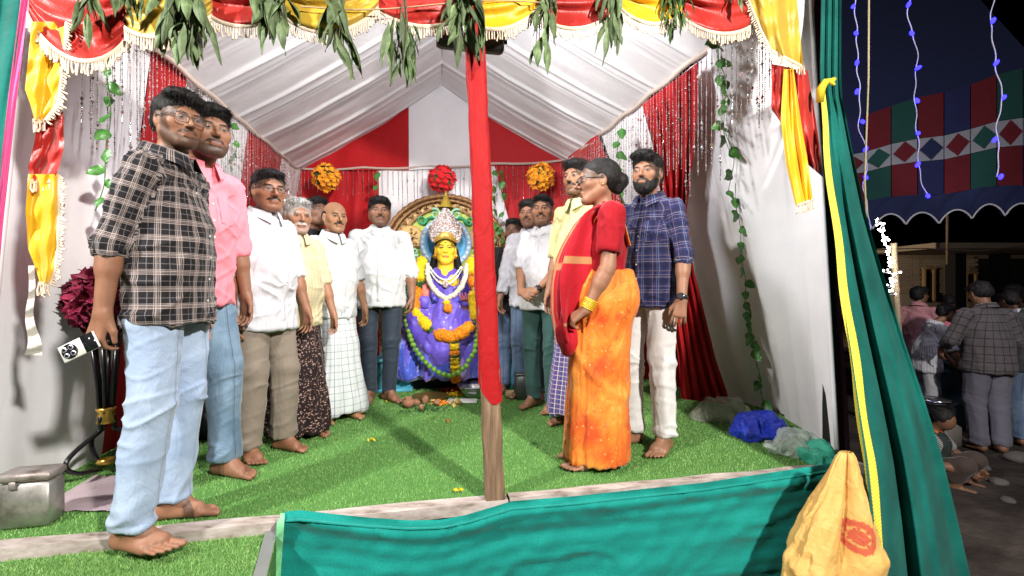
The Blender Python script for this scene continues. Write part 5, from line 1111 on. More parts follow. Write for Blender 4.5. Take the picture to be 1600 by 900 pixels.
def woman_clothes(c):
    K, s, root, legs = c['K'], c['s'], c['root'], c['legs']; info = c['info']; hh = .0085
    # blouse
    pr = []; segs = {0: None}
    for k in (0, 1):
        S, E, Wt, fd = info[k]; end = S + (E - S) * .60; segs[1 + k] = [S, end]; ud = unit(E - S); pr.append(rc(S + K(0, 0, .005), end, .070 * s, .066 * s, .02, 1 + k)); ct = rc(end + ud * .066 * s, end + ud * .2 * s, .062 * s, .062 * s, .004); ct.op = 's'; pr.append(ct)
    pr += [rc(K(0, 0, 1.345), K(0, .0, 1.21), .118 * s, .165 * s, .03, 0, .76), rc(K(0, -.012, 1.41), K(.15, -.006, 1.375), .050 * s, .052 * s, .03), rc(K(0, -.012, 1.41), K(-.15, -.006, 1.375), .050 * s, .052 * s, .03), el(K(.06, .07, 1.20), K(.08, .065, .085), .05), el(K(-.06, .07, 1.20), K(.08, .065, .085), .05), rc(K(0, .0, 1.21), K(0, .01, 1.05), .160 * s, .165 * s, .03, 0, .80), cut(K(0, 0, 1.06), (0, 0, -1), .01)]
    garment('blouse', pr, hh, red_bl, root, segs, .17 * s, lambda V, N, G, UV, A: .006 * crease(V * np.array([14, 12, 12]), 3) + .0015 * vnoise(V * 40, 2))
    # sari: wrapped skirt and the pallu over the shoulder
    pr = [rc(K(0, -.01, 1.06), K(0, .0, .92), .168 * s, .190 * s, .03, 0, .92), el(K(0, -.075, .93), K(.165, .115, .15), .06), el(K(0, .09, .99), K(.15, .10, .13), .05), rc(K(0, 0, .92), K(0, .015, .55), .185 * s, .165 * s, .03, 0, .95), rc(K(0, .015, .55), K(0, .025, .03), .165 * s, .190 * s, .03, 0, .92), cut(K(0, 0, .035), (0, 0, -1), .004), cut(K(0, 0, 1.09), (0, 0, 1), .01)]
    def fold(V, N, G, UV, A):
        z = V[:, 2] / s; dn = np.clip((1.0 - z) / .95, 0, 1); fr = np.exp(-((A + .1) / .75) ** 2)
        return (.005 + .030 * dn) * crease(np.stack([A * 6.0, z * .7 + A * .25, A * 0 + 2], 1), 5) * (.25 + .75 * fr) + .010 * crease(np.stack([A * 2.4 + z * 4.5, z * 2.2, A * 0], 1), 7) * (1 - dn * .6) + .0035 * vnoise(V * np.array([26, 26, 10]), 3) + .010 * np.exp(-((z - .62 - .22 * np.sin(A + .6)) / .03) ** 2)
    garment('sari', pr, hh, sari, root, {0: None}, .18 * s, fold)
    def sheet(name, ctr, wvec, m, nu=16, nv=60, seed=0, amp=.010, uvs=1.):
        ctr = K(*np.array(ctr).T).T if False else np.array(ctr, float) * s; wvec = np.array(wvec, float) * s; t = np.linspace(0, 1, nv); L = np.linspace(0, 1, len(ctr)); cs = [np.interp(t, L, ctr[:, q]) for q in range(3)]; ws = [np.interp(t, L, wvec[:, q]) for q in range(3)]
        cs = np.stack(cs, 1); ws = np.stack(ws, 1)
        for _ in range(6): cs[1:-1] = (cs[:-2] + cs[1:-1] * 2 + cs[2:]) / 4; ws[1:-1] = (ws[:-2] + ws[1:-1] * 2 + ws[2:]) / 4
        u = np.linspace(-1, 1, nu); A_ = cs[:, None] + ws[:, None] * u[None, :, None]; tg = np.gradient(cs, axis=0); nn = np.cross(np.broadcast_to(ws[:, None], A_.shape), np.broadcast_to(tg[:, None], A_.shape)); nn /= np.linalg.norm(nn, axis=-1, keepdims=True) + 1e-9
        f = amp * np.sin(u[None] * 7 + t[:, None] * 3 + seed) * (.3 + .7 * t[:, None]) + amp * .6 * vnoise(np.stack([np.broadcast_to(u[None] * 3, (nv, nu)), np.broadcast_to(t[:, None] * 7, (nv, nu)), np.zeros((nv, nu)) + seed], -1), 4)
        A_ = A_ + nn * f[..., None]; B_ = A_ - nn * .004; ring = np.concatenate([A_, B_[:, ::-1]], 1); uv = np.concatenate([np.stack(np.broadcast_arrays((u[None] + 1) / 2, t[:, None]), -1), np.stack(np.broadcast_arrays((u[None, ::-1] + 1) / 2, t[:, None]), -1)], 1).reshape(-1, 2)
        MB().grid(ring, cv=True).build(name, m, root, uv=uv * uvs)
    sheet('pallu', [(-.10, -.12, 1.22), (-.105, -.07, 1.40), (-.105, -.0, 1.452), (-.09, .075, 1.38), (-.04, .16, 1.20), (.03, .175, 1.08), (.12, .10, 1.0)], [(.05, 0, .0), (.05, 0, .012), (.05, 0, .02), (.05, .01, 0), (.055, .02, .02), (.06, .01, .06), (.02, .02, .08)], sari, seed=1, amp=.004)
    sheet('shawl', [(-.02, -.105, 1.395), (-.075, -.065, 1.448), (-.082, -.0, 1.472), (-.11, .070, 1.40), (-.150, .115, 1.22), (-.150, .15, 1.05), (-.12, .185, .90), (-.075, .19, .78), (-.06, .175, .70)], [(.05, .0, .02), (.045, .02, .02), (.05, .02, .02), (.06, -.075, .0), (.06, -.125, 0), (.055, -.13, 0), (.05, -.085, 0), (.05, -.06, 0), (.06, -.05, 0)], shawl_m, seed=2, amp=.008)
    sheet('shawl', [(.02, -.105, 1.395), (.075, -.065, 1.448), (.082, -.0, 1.472), (.07, .10, 1.39), (.02, .20, 1.20), (-.01, .245, 1.02), (-.02, .25, .86), (-.02, .235, .74), (-.02, .22, .68)], [(.05, .0, -.02), (.045, .02, -.01), (.05, .02, -.01), (.06, .02, .0), (.07, .03, 0), (.07, .03, 0), (.06, .03, 0), (.055, .02, 0), (.06, .03, 0)], shawl_m, seed=5, amp=.010)
    # puckered end of the shawl below the hands
    V, Q, _ = sdf_mesh([rc(K(-.035, .20, .86), K(-.03, .205, .70), .045 * s, .072 * s, .03, sy=.8), rc(K(-.03, .205, .74), K(-.05, .20, .655), .06 * s, .035 * s, .03)], .008, 2); V = V + normals(V, Q) * (.008 * ridge(np.stack([V[:, 0] * 30, V[:, 1] * 30, V[:, 2] * 8], 1), 4))[:, None]; mesh_obj('shawl_end', V, Q, None, cloth('red_shawl_end', (.42, .008, .020), .1, .75), root)
    add_band(c, 1, yellow_b, 'bangle', .012, .0345, .006, n=6, gap=.0095); add_glasses(c, black_frame, .0022, (.022, .016))
    for q in (1, -1): MB().sphere(c['T']([q * .088, -.006, -.034]), .006, 8, 6).build('earring', gold_m, root)
woman = make_person('woman in orange sari and red shawl with spectacles, hands clasped', .475, 2.37, -86, H=1.625, wd=1.05, h=.0048, skin=(.215, .105, .062), head_yaw=-2, head_pitch=-4, hs=1.08, ch=.004, nose=1.05,
    arms=(dict(w=(.06, .215, .865), hint=(1, -.7, -.2), u=(-.75, .45, -.45), n=(-.3, -.6, -.6), curl=(25, 40, 25)), dict(w=(-.175, .135, .875), hint=(-.35, -1, -.1), u=(.42, .72, -.55), n=(.55, -.55, -.6), curl=(28, 42, 28))),
    feet=((.07, .06, 10), (-.08, .07, -8)), fm=dict(tilak=(.45, .02, .02), brow=.8), hair='bun', seed=31, top=None, bottom=None, extras=[woman_clothes])
# the phone in the plaid shirted man's hand
S_, E_, W_, f_ = plaid['info'][0]; ph = thing('phone', 'white and black phone held behind his back by the man in plaid', 'phone'); rootM = Matrix.Rotation(plaid['root'].rotation_euler[2], 4, 'Z'); rootM.translation = plaid['root'].location
hp_ = np.array(rootM @ Vector(W_ + unit([.02, -.28, -1]) * .10)); ex = unit(np.array([-1., -.12, -.52])); ey = unit(np.cross([.45, -1., .25], ex)); ez_ = np.cross(ex, ey); Mp = np.stack([ex, ey, ez_], 1)
if ez_[1] > 0: Mp[:, 2] *= -1; Mp[:, 1] *= -1
cpt = hp_ + ex * .028 + np.array([0.0, -.02, .0]); Mp = Mp * .8; MB().box(cpt, (.150, .072, .009), Mp, .003).build('body', plain('phone_white', (.66, .64, .60), .3, .04, bump=0), ph)
L_ = lambda a, b, z: cpt + Mp @ np.array([a, b, z])
def disc(m, ce, r, h_, name, par, n=24):
    k = MB(); k.lathe([[.0002, h_], [r * .92, h_], [r, h_ * .6], [r, 0]], n); k.v[0] = ce + k.v[0] @ Mp.T; return k.build(name, m, par)
blkg = pm('phone_black', lambda: plain('phone_black', (.012, .012, .014), .15, bump=0)); cm_ = disc(blkg, L_(.036, 0, .0045), .031, .003, 'camera_bump', ph)
for a_, b_ in ((.05, .013), (.05, -.013), (.023, .013), (.023, -.013)): l_ = disc(pm('lens_ring', lambda: plain('lens_ring', (.62, .64, .72), .25, metal=.6, bump=0)), L_(a_, b_, .0075), .0105, .003, 'camera_lens', cm_)
for a_, b_ in ((.05, .013), (.05, -.013), (.023, .013), (.023, -.013)): disc(blkg, L_(a_, b_, .0100), .0068, .0012, 'lens_glass', cm_)
MB().box(L_(-.045, 0, .0052), (.05, .072, .001), Mp).build('dark_panel', blkg, ph)
# ---------------------------------------------------------------- the statue on its throne
ID = np.array([-.625, 4.22, 0.]); idz = R(8) + math.pi
gold_p = Mat('gilded_plaster', .38, .5, metal=.35); gn_ = gold_p.noise(38., det=5.); gold_p.color(gold_p.ramp(gn_, [(.32, (.06, .03, .015)), (.45, (.36, .20, .07)), (.65, (.66, .46, .18)), (.85, (.82, .68, .40))])); gold_p.bump(gn_, .6, .012); gold_p = gold_p.m
brn_p = plain('brown_gilt_rope', (.33, .17, .07), .4, .35, metal=.3, ns=40); lime_p = plain('yellow_green_panel', (.52, .60, .12), .6, .18, ns=8); grn_p = plain('green_scroll_paint', (.03, .32, .13), .5, .25); aqua_p = plain('pale_green_scroll_paint', (.35, .68, .45), .5, .2)
sky_p = plain('sky_blue_paint', (.10, .42, .72), .5, .2); pale_p = plain('pearl_white_paint', (.74, .74, .72), .4, .12, ns=60)
turq = Mat('turquoise_plinth_paint', .5, .4); tq = turq.noise(6., det=4., dist=2.5); turq.color(turq.mix(tq, (.06, .40, .60), (.16, .60, .74))); turq.bump(turq.noise(14., det=2., dist=3.), .5, .02); turq = turq.m
purple = Mat('purple_silk', .48, .4, .4); pn = purple.noise(5., purple.scale(purple.coord(), (1, 1, .5)), 4.); pq = purple.voro(16.); purple.color(purple.mix(pq.step(.24, .14) * pn.step(.42, .5), purple.mix(pn.step(.35, .65), (.10, .055, .46), (.19, .13, .70)), (.50, .40, .66))); purple.bump(purple.noise(18., purple.scale(purple.coord(), (1, 1, .3)), 4.), .3, .012); purple = purple.m
blue_s = Mat('blue_silk', .34, .5, .5); bn_ = blue_s.noise(7., blue_s.scale(blue_s.coord(), (1, 1, .35)), 4.); fold_highlight = ((bn_ * 7.).frac() - .5).abs().step(.07, .02); blue_s.color(blue_s.mix(fold_highlight * .55, blue_s.ramp(bn_, [(.3, (.04, .06, .42)), (.5, (.08, .14, .70)), (.62, (.20, .10, .62)), (.74, (.50, .46, .80))]), (.55, .52, .85))); blue_s.bump(blue_s.noise(16., blue_s.scale(blue_s.coord(), (1, 1, .25)), 4.), .4, .014); blue_s = blue_s.m  # pale contour lines paint the whitish highlights of the folds into the silk's colour
hand_m = plain('pink_painted_hand', (.72, .22, .17), .5, .2)
th = thing('throne', 'arched gilded throne back with green scrolls and medallions on a turquoise plinth', 'throne', ID, idz)
st = thing('goddess_statue', 'yellow faced seated goddess statue in purple silk with a silver crown', 'statue', ID, idz)
# plinth
mb = MB()
for sx in (-1, 1): mb.box((sx * .46, .06, .13), (.30, .24, .26), None, .02); mb.box((sx * .46, .065, .275), (.34, .27, .035), None, .012); mb.box((sx * .46, .07, .012), (.33, .27, .024))
mb.box((0, -.10, .285), (1.22, .50, .05), None, .012); mb.box((0, -.2, .13), (.9, .3, .24)); mb.build('plinth', turq, th)
for sx in (-1, 1):
    for q in range(2):
        a = np.linspace(0, 4.2 * np.pi, 60); rr = .075 * (1 - a / a[-1] * .85); m2 = MB(); m2.tube(np.stack([sx * (.46 + rr * np.cos(a) * (1 if q else -1) * .9 + (.045 if q else -.04)), np.full(60, .182), .13 + rr * np.sin(a) + (.02 if q else -.01)], 1), .007, 6); m2.build('scroll', turq, th)
MB().box((0, .10, .13), (.60, .02, .25)).build('recess', dark_under, th)
# arch
def arch(hw, zt, z0=.30, n=60):
    t = np.linspace(0, 1, n); x = []; z = []
    for q in t:
        if q < .28: x.append(-hw - .03 * math.sin(q / .28 * math.pi)); z.append(z0 + (zt * .66 - z0) * q / .28)
        elif q > .72: x.append(hw + .03 * math.sin((1 - q) / .28 * math.pi)); z.append(z0 + (zt * .66 - z0) * (1 - q) / .28)
        else: a = math.pi * (1 - (q - .28) / .44); x.append(hw * math.cos(a)); z.append(zt * .66 + zt * .34 * math.sin(a) ** .92)
    return np.stack([np.array(x), np.full(n, -.30), np.array(z)], 1)
def board(hw, zt, y, dep, name, m):
    a = arch(hw, zt); c = np.array([0, 0, .9]); f = a.copy(); f[:, 1] = y; b = a.copy(); b[:, 1] = y - dep; n = len(a); ce = np.array([[0, y, .8]]); mid = ce + (f - ce) * .5
    mb = MB(); mb.grid(np.stack([b, f, mid, np.repeat(ce, n, 0)])); mb.build(name, m, th, smooth=False)
board(.60, 1.83, -.32, .06, 'back_board', gold_p); board(.47, 1.72, -.295, .04, 'inner_panel', lime_p)
for hw, zt, r_, y in ((.615, 1.845, .026, -.30), (.565, 1.80, .017, -.285), (.475, 1.725, .014, -.28)):
    a = arch(hw, zt, n=200); a[:, 1] = y; t = np.linspace(0, 200, 200); a[:, 0] += 0; rr = r_ * (1 + .22 * np.sin(t * 1.9)); MB().tube(a, rr, 8).build('rope_moulding', brn_p, th)
# beads and scrolls between the mouldings
a = arch(.52, 1.765, n=46)
for i, p in enumerate(a[2:-2]): MB().sphere((p[0], -.285, p[2]), (.017, .012, .017), 8, 6).build('boss', gold_p if i % 2 else brn_p, th)
def scroll(cx, cz, r0, turns, flip, m, y=-.275, th_=.013, ph=0.):
    a = np.linspace(0, turns * 2 * np.pi, 46); rr = r0 * (1 - .88 * a / a[-1]); p = np.stack([cx + flip * rr * np.cos(a + ph), np.full(46, y) + .012 * np.sin(a / a[-1] * 3.1), cz + rr * np.sin(a + ph)], 1); MB().tube(p, th_ * (1.25 - a / a[-1] * .9), 6).build('scroll', m, th)
for sx in (-1, 1):
    for k, (cx, cz, r0, tn, m_, ph) in enumerate(((.13, 1.55, .085, 1.6, grn_p, 0), (.20, 1.44, .06, 1.5, aqua_p, 2.), (.105, 1.66, .055, 1.4, aqua_p, 1.), (.235, 1.60, .05, 1.4, grn_p, 3.), (.36, 1.20, .075, 1.6, grn_p, .5), (.40, 1.06, .06, 1.5, aqua_p, 2.2), (.33, 1.05, .05, 1.4, grn_p, 4.), (.42, .92, .055, 1.5, grn_p, 0), (.36, .84, .05, 1.5, aqua_p, 1.), (.41, .72, .06, 1.6, grn_p, 2.), (.30, 1.28, .04, 1.3, aqua_p, 4.), (.16, 1.36, .05, 1.4, grn_p, 5.))): scroll(sx * cx, cz, r0, tn, sx, m_, ph=ph)
    for k in range(14): scroll(sx * (.535 + .012 * (k % 2)), .42 + k * .068, .030, 1.4, sx * (1 if k % 2 else -1), gold_p, -.29, .008, k)
    MB().lathe([[.001, .022], [.09, .02], [.115, .012], [.122, 0], [.115, -.01]], 26).build('medallion', plain('medallion_orange', (.72, .45, .16), .5, .2), th).matrix_local = Matrix.Translation((sx * .34, -.275, 1.42)) @ Matrix.Rotation(-math.pi / 2, 4, 'X')
    c0 = np.array([sx * .34, -.245, 1.415]); E = lambda x, z, rx, rz, ry=.018: el(c0 + [x, 0, z], (rx, ry, rz), .008); Cq = lambda a, b, r0: rc(c0 + [a[0], .004, a[1]], c0 + [b[0], .004, b[1]], r0, r0, .008)
    V, Q, _ = sdf_mesh([E(0, .048, .016, .019), E(0, .078, .012, .02), E(0, .0, .026, .035), E(0, -.052, .062, .018), Cq((.02, .02), (.055, .0), .009), Cq((-.02, .02), (-.055, .0), .009), Cq((.02, .03), (.05, .06), .008), Cq((-.02, .03), (-.05, .06), .008), E(0, -.08, .07, .012)], .005, 1); mesh_obj('relief', V, Q, None, gold_p, th)
MB().lathe([[.001, .17], [.012, .165], [.016, .14], [.010, .125], [.03, .10], [.05, .06], [.055, .03], [.075, .012], [.08, 0]], 18, (0, -.27, 1.72)).build('finial', plain('gold_finial', (.62, .44, .06), .35, .2, metal=.4), th)
# halo
MB().lathe([[.001, .02], [.20, .02]], 40).build('halo_disc', sky_p, st).matrix_local = Matrix.Translation((0, -.205, 1.36)) @ Matrix.Rotation(-math.pi / 2, 4, 'X')
a = np.linspace(0, 2 * np.pi, 48, endpoint=False); MB().tube(np.stack([.225 * np.cos(a), np.full(48, -.175), 1.36 + .225 * np.sin(a)], 1), .030, 10, closed=True).build('halo_ring', plain('halo_blue', (.35, .55, .75), .45, .2), st)
for k in range(28): b = MB().box((.225 * math.cos(k * 2 * math.pi / 28), -.143, 1.36 + .225 * math.sin(k * 2 * math.pi / 28)), (.022, .012, .022), rot('Y', -k * 360 / 28), .003).build('halo_bead', pale_p, st)
# figure
sh = 1.22; Mh = rot('X', -3); hc_ = np.array([0, .02, 1.292])
pr = [rc((0, -.01, .98), hc_ + [0, -.02, -.08], .085, .070, .03, 1)] + head_prims(hc_, Mh, sh, .92, .003, .85)
pr += [el((0, 0, .98), (.20, .12, .10), .04)]
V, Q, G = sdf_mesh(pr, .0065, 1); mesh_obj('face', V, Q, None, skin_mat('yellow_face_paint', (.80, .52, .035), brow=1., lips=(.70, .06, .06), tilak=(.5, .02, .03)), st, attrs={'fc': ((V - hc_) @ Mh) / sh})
Th = lambda v: hc_ + (np.asarray(v, float) * sh) @ Mh.T
V, Q, _ = sdf_mesh([el(Th((0, -.025, .045)), np.array((.088, .10, .078)) * sh, .02), rc(Th((.07, -.03, -.02)), (.15, -.04, 1.02), .035, .03, .03), rc(Th((-.07, -.03, -.02)), (-.15, -.04, 1.02), .035, .03, .03), el(Th((0, .115, -.022)), np.array((.066, .085, .088)) * sh, .012, op='s')], .008, 2); mesh_obj('hair', V, Q, None, hair_mat(), st)
sv = Mat('silver_filigree', .4, .6, metal=.15); sn = sv.voro(60.); sv.color(sv.ramp(sn, [(.0, (.85, .83, .80)), (.35, (.66, .62, .60)), (.6, (.40, .26, .24))])); sv.bump(sn, .8, .01); sv = sv.m
cr_ = [[.13, 0], [.145, .03], [.15, .06], [.155, .075], [.148, .11], [.125, .15], [.112, .165], [.085, .21], [.065, .235], [.035, .275], [.018, .295], [.001, .30]]
A = []; 
for r_, z_ in cr_: t_ = np.linspace(0, 2 * np.pi, 40, endpoint=False); A.append(np.stack([r_ * np.cos(t_) * (1 + .06 * np.cos(4 * t_)), r_ * np.sin(t_) * .8, z_ + 0 * t_], 1))
mb = MB().grid(np.array(A) + Th((0, -.01, .066)), cv=True); mb.build('crown', sv, st)
r0 = np.random.default_rng(3); mb = MB()
for k in range(150):
    a_ = r0.uniform(.15, math.pi - .15); i = r0.integers(0, len(cr_) - 2); f = r0.random(); rr = cr_[i][0] * (1 - f) + cr_[i + 1][0] * f; zz = cr_[i][1] * (1 - f) + cr_[i + 1][1] * f; mb.sphere(Th((0, -.01, .066)) + [rr * math.cos(a_) * 1.03, rr * math.sin(a_) * .84, zz], .0065, 6, 4)
tag(mb.build('crown_pearl', pale_p, st), kind='stuff')
for sx in (-1, 1): mb = MB().sphere(Th((sx * .085, .02, .10)), (.045, .03, .075), 12, 8); mb.build('crown_wing', sv, st)
a_ = np.linspace(-.05 * math.pi, 1.05 * math.pi, 30); pts_ = np.stack([.125 * np.cos(a_), .105 * np.sin(a_) + .005, .052 + .028 * np.sin(a_) ** 3], 1); A = np.stack([Th(np.stack([pts_[:, 0] * .95 * q, pts_[:, 1] * .95 * q + w_ * .0, pts_[:, 2] + dz], 1) * [.72, .95, 1]) for q, dz, w_ in ((1.0, -.012, 0), (1.05, .0, 0), (1.02, .024, 0), (.95, .04, 0))])
MB().grid(A).build('tiara', plain('gold_tiara', (.66, .42, .09), .35, .35, metal=.5, ns=80), st)
for sx in (-1, 1): MB().lathe([[.001, .05], [.012, .045], [.006, .025], [.022, .01], [.026, -.005], [.001, -.03]], 12, Th((sx * .080, .0, -.06))).build('earring', gold_m, st)
# silk
def fold_s(sd, a1=.016): return lambda V: a1 * crease(V * np.array([11, 9, 3.2]), sd) + .005 * vnoise(V * 26, sd + 2)
V, Q, _ = sdf_mesh([rc((0, -.02, .95), (0, .0, .62), .175, .19, .04, sy=.75), rc((-.17, 0, .985), (.17, 0, .985), .075, .075, .05), rc((.20, 0, .97), (.29, .02, .76), .075, .065, .04), rc((.29, .02, .76), (.19, .20, .80), .062, .05, .04), rc((-.20, 0, .97), (-.29, .02, .76), .075, .065, .04), rc((-.29, .02, .76), (-.19, .20, .80), .062, .05, .04), rc((0, .05, 1.02), (0, .09, 1.16), .02, .06, .01, op='s')], .010, 2); V = V + normals(V, Q) * fold_s(3)(V)[:, None]; mesh_obj('silk_bodice', V, Q, None, purple, st)
V, Q, _ = sdf_mesh([rc((.06, .06, .60), (.25, .24, .60), .15, .125, .04), rc((-.06, .06, .60), (-.25, .24, .60), .15, .125, .04), rc((.25, .25, .60), (.10, .28, .40), .12, .10, .05), rc((-.25, .25, .60), (-.10, .28, .40), .12, .10, .05), rc((0, .1, .55), (0, .16, .40), .25, .26, .05)], .012, 2); V = V + normals(V, Q) * fold_s(5)(V)[:, None]; mesh_obj('silk_lap', V, Q, None, purple, st)
V, Q, _ = sdf_mesh([rc((0, .02, .52), (0, .10, .25), .34, .52, .05, sy=.52), cut((0, 0, .13), (0, 0, -1), .004)], .013, 2); nn_ = normals(V, Q); an = np.arctan2(V[:, 0], V[:, 1]); V = V + nn_ * (.030 * ridge(np.stack([an * 3.4, V[:, 2] * 1.2, V[:, 2] * 0], 1), 8) + .006 * vnoise(V * 22, 3))[:, None]; mesh_obj('silk_skirt', V, Q, None, blue_s, st)
V, Q, _ = sdf_mesh([rc((-.02, .30, .72), (.02, .365, .50), .11, .15, .03, sy=.35)], .010, 2); V = V + normals(V, Q) * fold_s(9, .010)(V)[:, None]; mesh_obj('silk_pleat', V, Q, None, purple, st)
for sd, w_, u_, n_, cl in ((1, (.178, .20, .865), (.05, -.15, 1), (.1, 1, .1), (6, 8, 6)), (-1, (-.178, .20, .80), (.1, .75, .25), (.0, -.25, 1), (10, 14, 10))):
    V, Q, _ = sdf_mesh(hand_prims(np.array(w_), np.array(u_), np.array(n_), sd, 1.0, cl, 0) + [rc(np.array(w_) - np.array([0, 0, .09]), w_, .034, .028, .02)], .006, 1); mesh_obj('hand', V, Q, None, hand_m, st)
    for k in range(3): b = MB().tube(np.array(w_) + [0, 0, -.035 - .012 * k] + np.stack([.034 * np.cos(a), .034 * np.sin(a), 0 * a], 1), .005, 6, closed=True).build('bangle', gold_m, st)
for k, (w_, dz) in enumerate(((.145, .105), (.165, .15))):
    q = np.linspace(-1, 1, 40); p_ = np.stack([w_ * q, .085 + .055 * (1 - q * q), 1.10 - dz * (1 - q * q) - .0 + .02 * q * q], 1); MB().tube(p_, .0085 + .002 * np.sin(np.arange(40) * 2.2), 7).build('necklace', pale_p, st)
MB().sphere((0, .145, .955), (.03, .012, .035), 12, 8).build('pendant', sv, st)
# ---- garlands laid on the statue
def bumpy(path, r, m, parent, name, seed=0, n=14, amp=.35, fr=30):
    path = np.asarray(path, float); L = np.r_[0, np.cumsum(np.linalg.norm(np.diff(path, axis=0), axis=1))]; k = max(int(L[-1] / (r * .22)), 8); t = np.linspace(0, L[-1], k); c = np.stack([np.interp(t, L, path[:, q]) for q in range(3)], -1)
    rr = np.broadcast_to(r, (k,)) * (1 - .35 * np.abs(np.linspace(-1, 1, k)) ** 8); mb = MB().tube(c, rr, n); V = np.concatenate(mb.v); Q = np.concatenate(mb.q); N = normals(V, Q); V = V + N * (r * amp * (ridge(V * fr / .5, seed) * .6 + .5 * vnoise(V * fr * 3, seed)))[:, None]; mb.v = [V]; return mb.build(name, m, parent)
def petals(path, r, m, parent, name, n, seed, ps=.018):
    rr = np.random.default_rng(seed); path = np.asarray(path, float); L = np.r_[0, np.cumsum(np.linalg.norm(np.diff(path, axis=0), axis=1))]; mb = MB()
    for k in range(n):
        t = rr.uniform(0, L[-1]); c = np.array([np.interp(t, L, path[:, q]) for q in range(3)]); d = unit(rr.normal(0, 1, 3)); u = unit(np.cross(d, rr.normal(0, 1, 3))); w_ = np.cross(d, u); p = c + d * r * .92; s_ = ps * rr.uniform(.7, 1.3)
        mb.add([p - u * s_ * .5 - d * .004, p + w_ * s_ * .5 + d * s_ * .25, p + u * s_ * .5 + d * s_ * .1, p - w_ * s_ * .5 + d * s_ * .3], [[0, 1, 2, 3]])
    return tag(mb.build(name, m, parent), kind='stuff')
def flower_m(n, a, b):
    m = Mat(n, .7, .2, .2); q = m.noise(55., det=3.); m.color(m.mix(q.step(.3, .7), a, b)); m.bump(q, .8, .012); return m.m
mar_y = flower_m('yellow_marigold', (.72, .42, .004), (.90, .66, .02)); mar_o = flower_m('orange_marigold', (.72, .16, .006), (.90, .34, .015)); jas = flower_m('jasmine', (.62, .62, .40), (.84, .84, .72)); gleaf = flower_m('garland_leaf', (.02, .07, .015), (.06, .16, .04))
W = lambda px, py, d=3.95: P(px, py, d)
mg = thing('marigold_garland', 'thick yellow and orange marigold garland draped over the goddess statue', 'garland', ID); inv = lambda o, p: kid(o, p)
for sec, (pth, m_) in enumerate((([W(660, 405, 4.1), W(655, 422, 4.02), W(656, 440, 4.0)], mar_y), ([W(652, 450, 4.0), W(650, 470, 3.98), W(646, 484, 3.96)], mar_o), ([W(645, 486, 3.92), W(660, 502, 3.86), W(672, 514, 3.84)], mar_y), ([W(677, 518, 3.84), W(694, 525, 3.82), W(708, 526, 3.82), W(724, 518, 3.82), W(738, 507, 3.86)], mar_o), ([W(742, 500, 3.9), W(742, 478, 3.94), W(740, 455, 3.96)], mar_y), ([W(741, 448, 4.0), W(740, 432, 4.0)], mar_o), ([W(740, 428, 4.0), W(737, 405, 4.08)], mar_y),
        ([W(710, 536, 3.82), W(710, 546, 3.82)], mar_y), ([W(710, 548, 3.82), W(711, 556, 3.82)], mar_o), ([W(711, 558, 3.82), W(711, 568, 3.82)], mar_y), ([W(711, 570, 3.82), W(712, 580, 3.83)], mar_y), ([W(712, 582, 3.84), W(712, 596, 3.86)], mar_o))):
    r_ = .050 if sec < 7 else .040; inv(bumpy(pth, r_, m_, None, 'flower_section', sec), mg); inv(petals(pth, r_, m_, None, 'petal', 130 if sec < 7 else 60, sec), mg)
for px, py, d_ in ((656, 444, 4.0), (674, 516, 3.84), (709, 532, 3.82), (741, 503, 3.9), (711, 557, 3.82)): inv(petals([W(px - 1, py, d_), W(px + 1, py, d_)], .042, gleaf, None, 'leaf_joint', 70, px, .03), mg)
jg = thing('jasmine_garland', 'white jasmine garland around the neck of the goddess statue', 'garland', ID)
jp = [W(668, 412, 4.02), W(668, 430, 3.97), W(673, 445, 3.94), W(684, 459, 3.92), W(697, 467, 3.92), W(711, 460, 3.92), W(722, 447, 3.94), W(728, 430, 3.97), W(729, 412, 4.02)]
inv(bumpy(jp, .020, jas, None, 'flower_rope', 4, 12, .5, 44), jg); inv(petals(jp, .022, jas, None, 'petal', 380, 9, .015), jg); inv(bumpy([W(697, 470, 3.9), W(698, 477, 3.9)], .03, mar_y, None, 'flower_tuft', 2), jg); inv(bumpy([W(694, 481, 3.86), W(706, 483, 3.86)], .034, mar_o, None, 'flower_tuft', 3), jg)
lm = plain('lime_skin', (.16, .34, .04), .35, .25, ns=30, bump=.15); lime_mesh = mesh_data('lime', *(lambda b: (np.concatenate(b.v), np.concatenate(b.q)))(MB().sphere((0, 0, 0), (.024, .024, .027), 10, 8))); lime_mesh.materials.append(lm)
lg_ = thing('lime_garland', 'string of green limes hanging in a long loop before the statue', 'garland', ID); lp = np.array([W(633, 478, 3.9), W(634, 500, 3.85), W(641, 530, 3.8), W(653, 552, 3.78), W(668, 570, 3.77), W(684, 582, 3.77), W(702, 588, 3.78), W(718, 582, 3.77), W(732, 567, 3.77), W(742, 548, 3.78), W(746, 525, 3.82), W(748, 500, 3.9)]); L = np.r_[0, np.cumsum(np.linalg.norm(np.diff(lp, axis=0), axis=1))]
inv(MB().tube(lp, .003, 5).build('thread', stem_m), lg_)
for k in range(int(L[-1] / .0455)):
    b = bpy.data.objects.new('lime', lime_mesh); col.objects.link(b); kid(b, lg_); b.location = [np.interp(k * .0455, L, lp[:, q]) + random.uniform(-.004, .004) for q in range(3)]; b.rotation_euler = (random.random() * 3, random.random() * 3, 0)
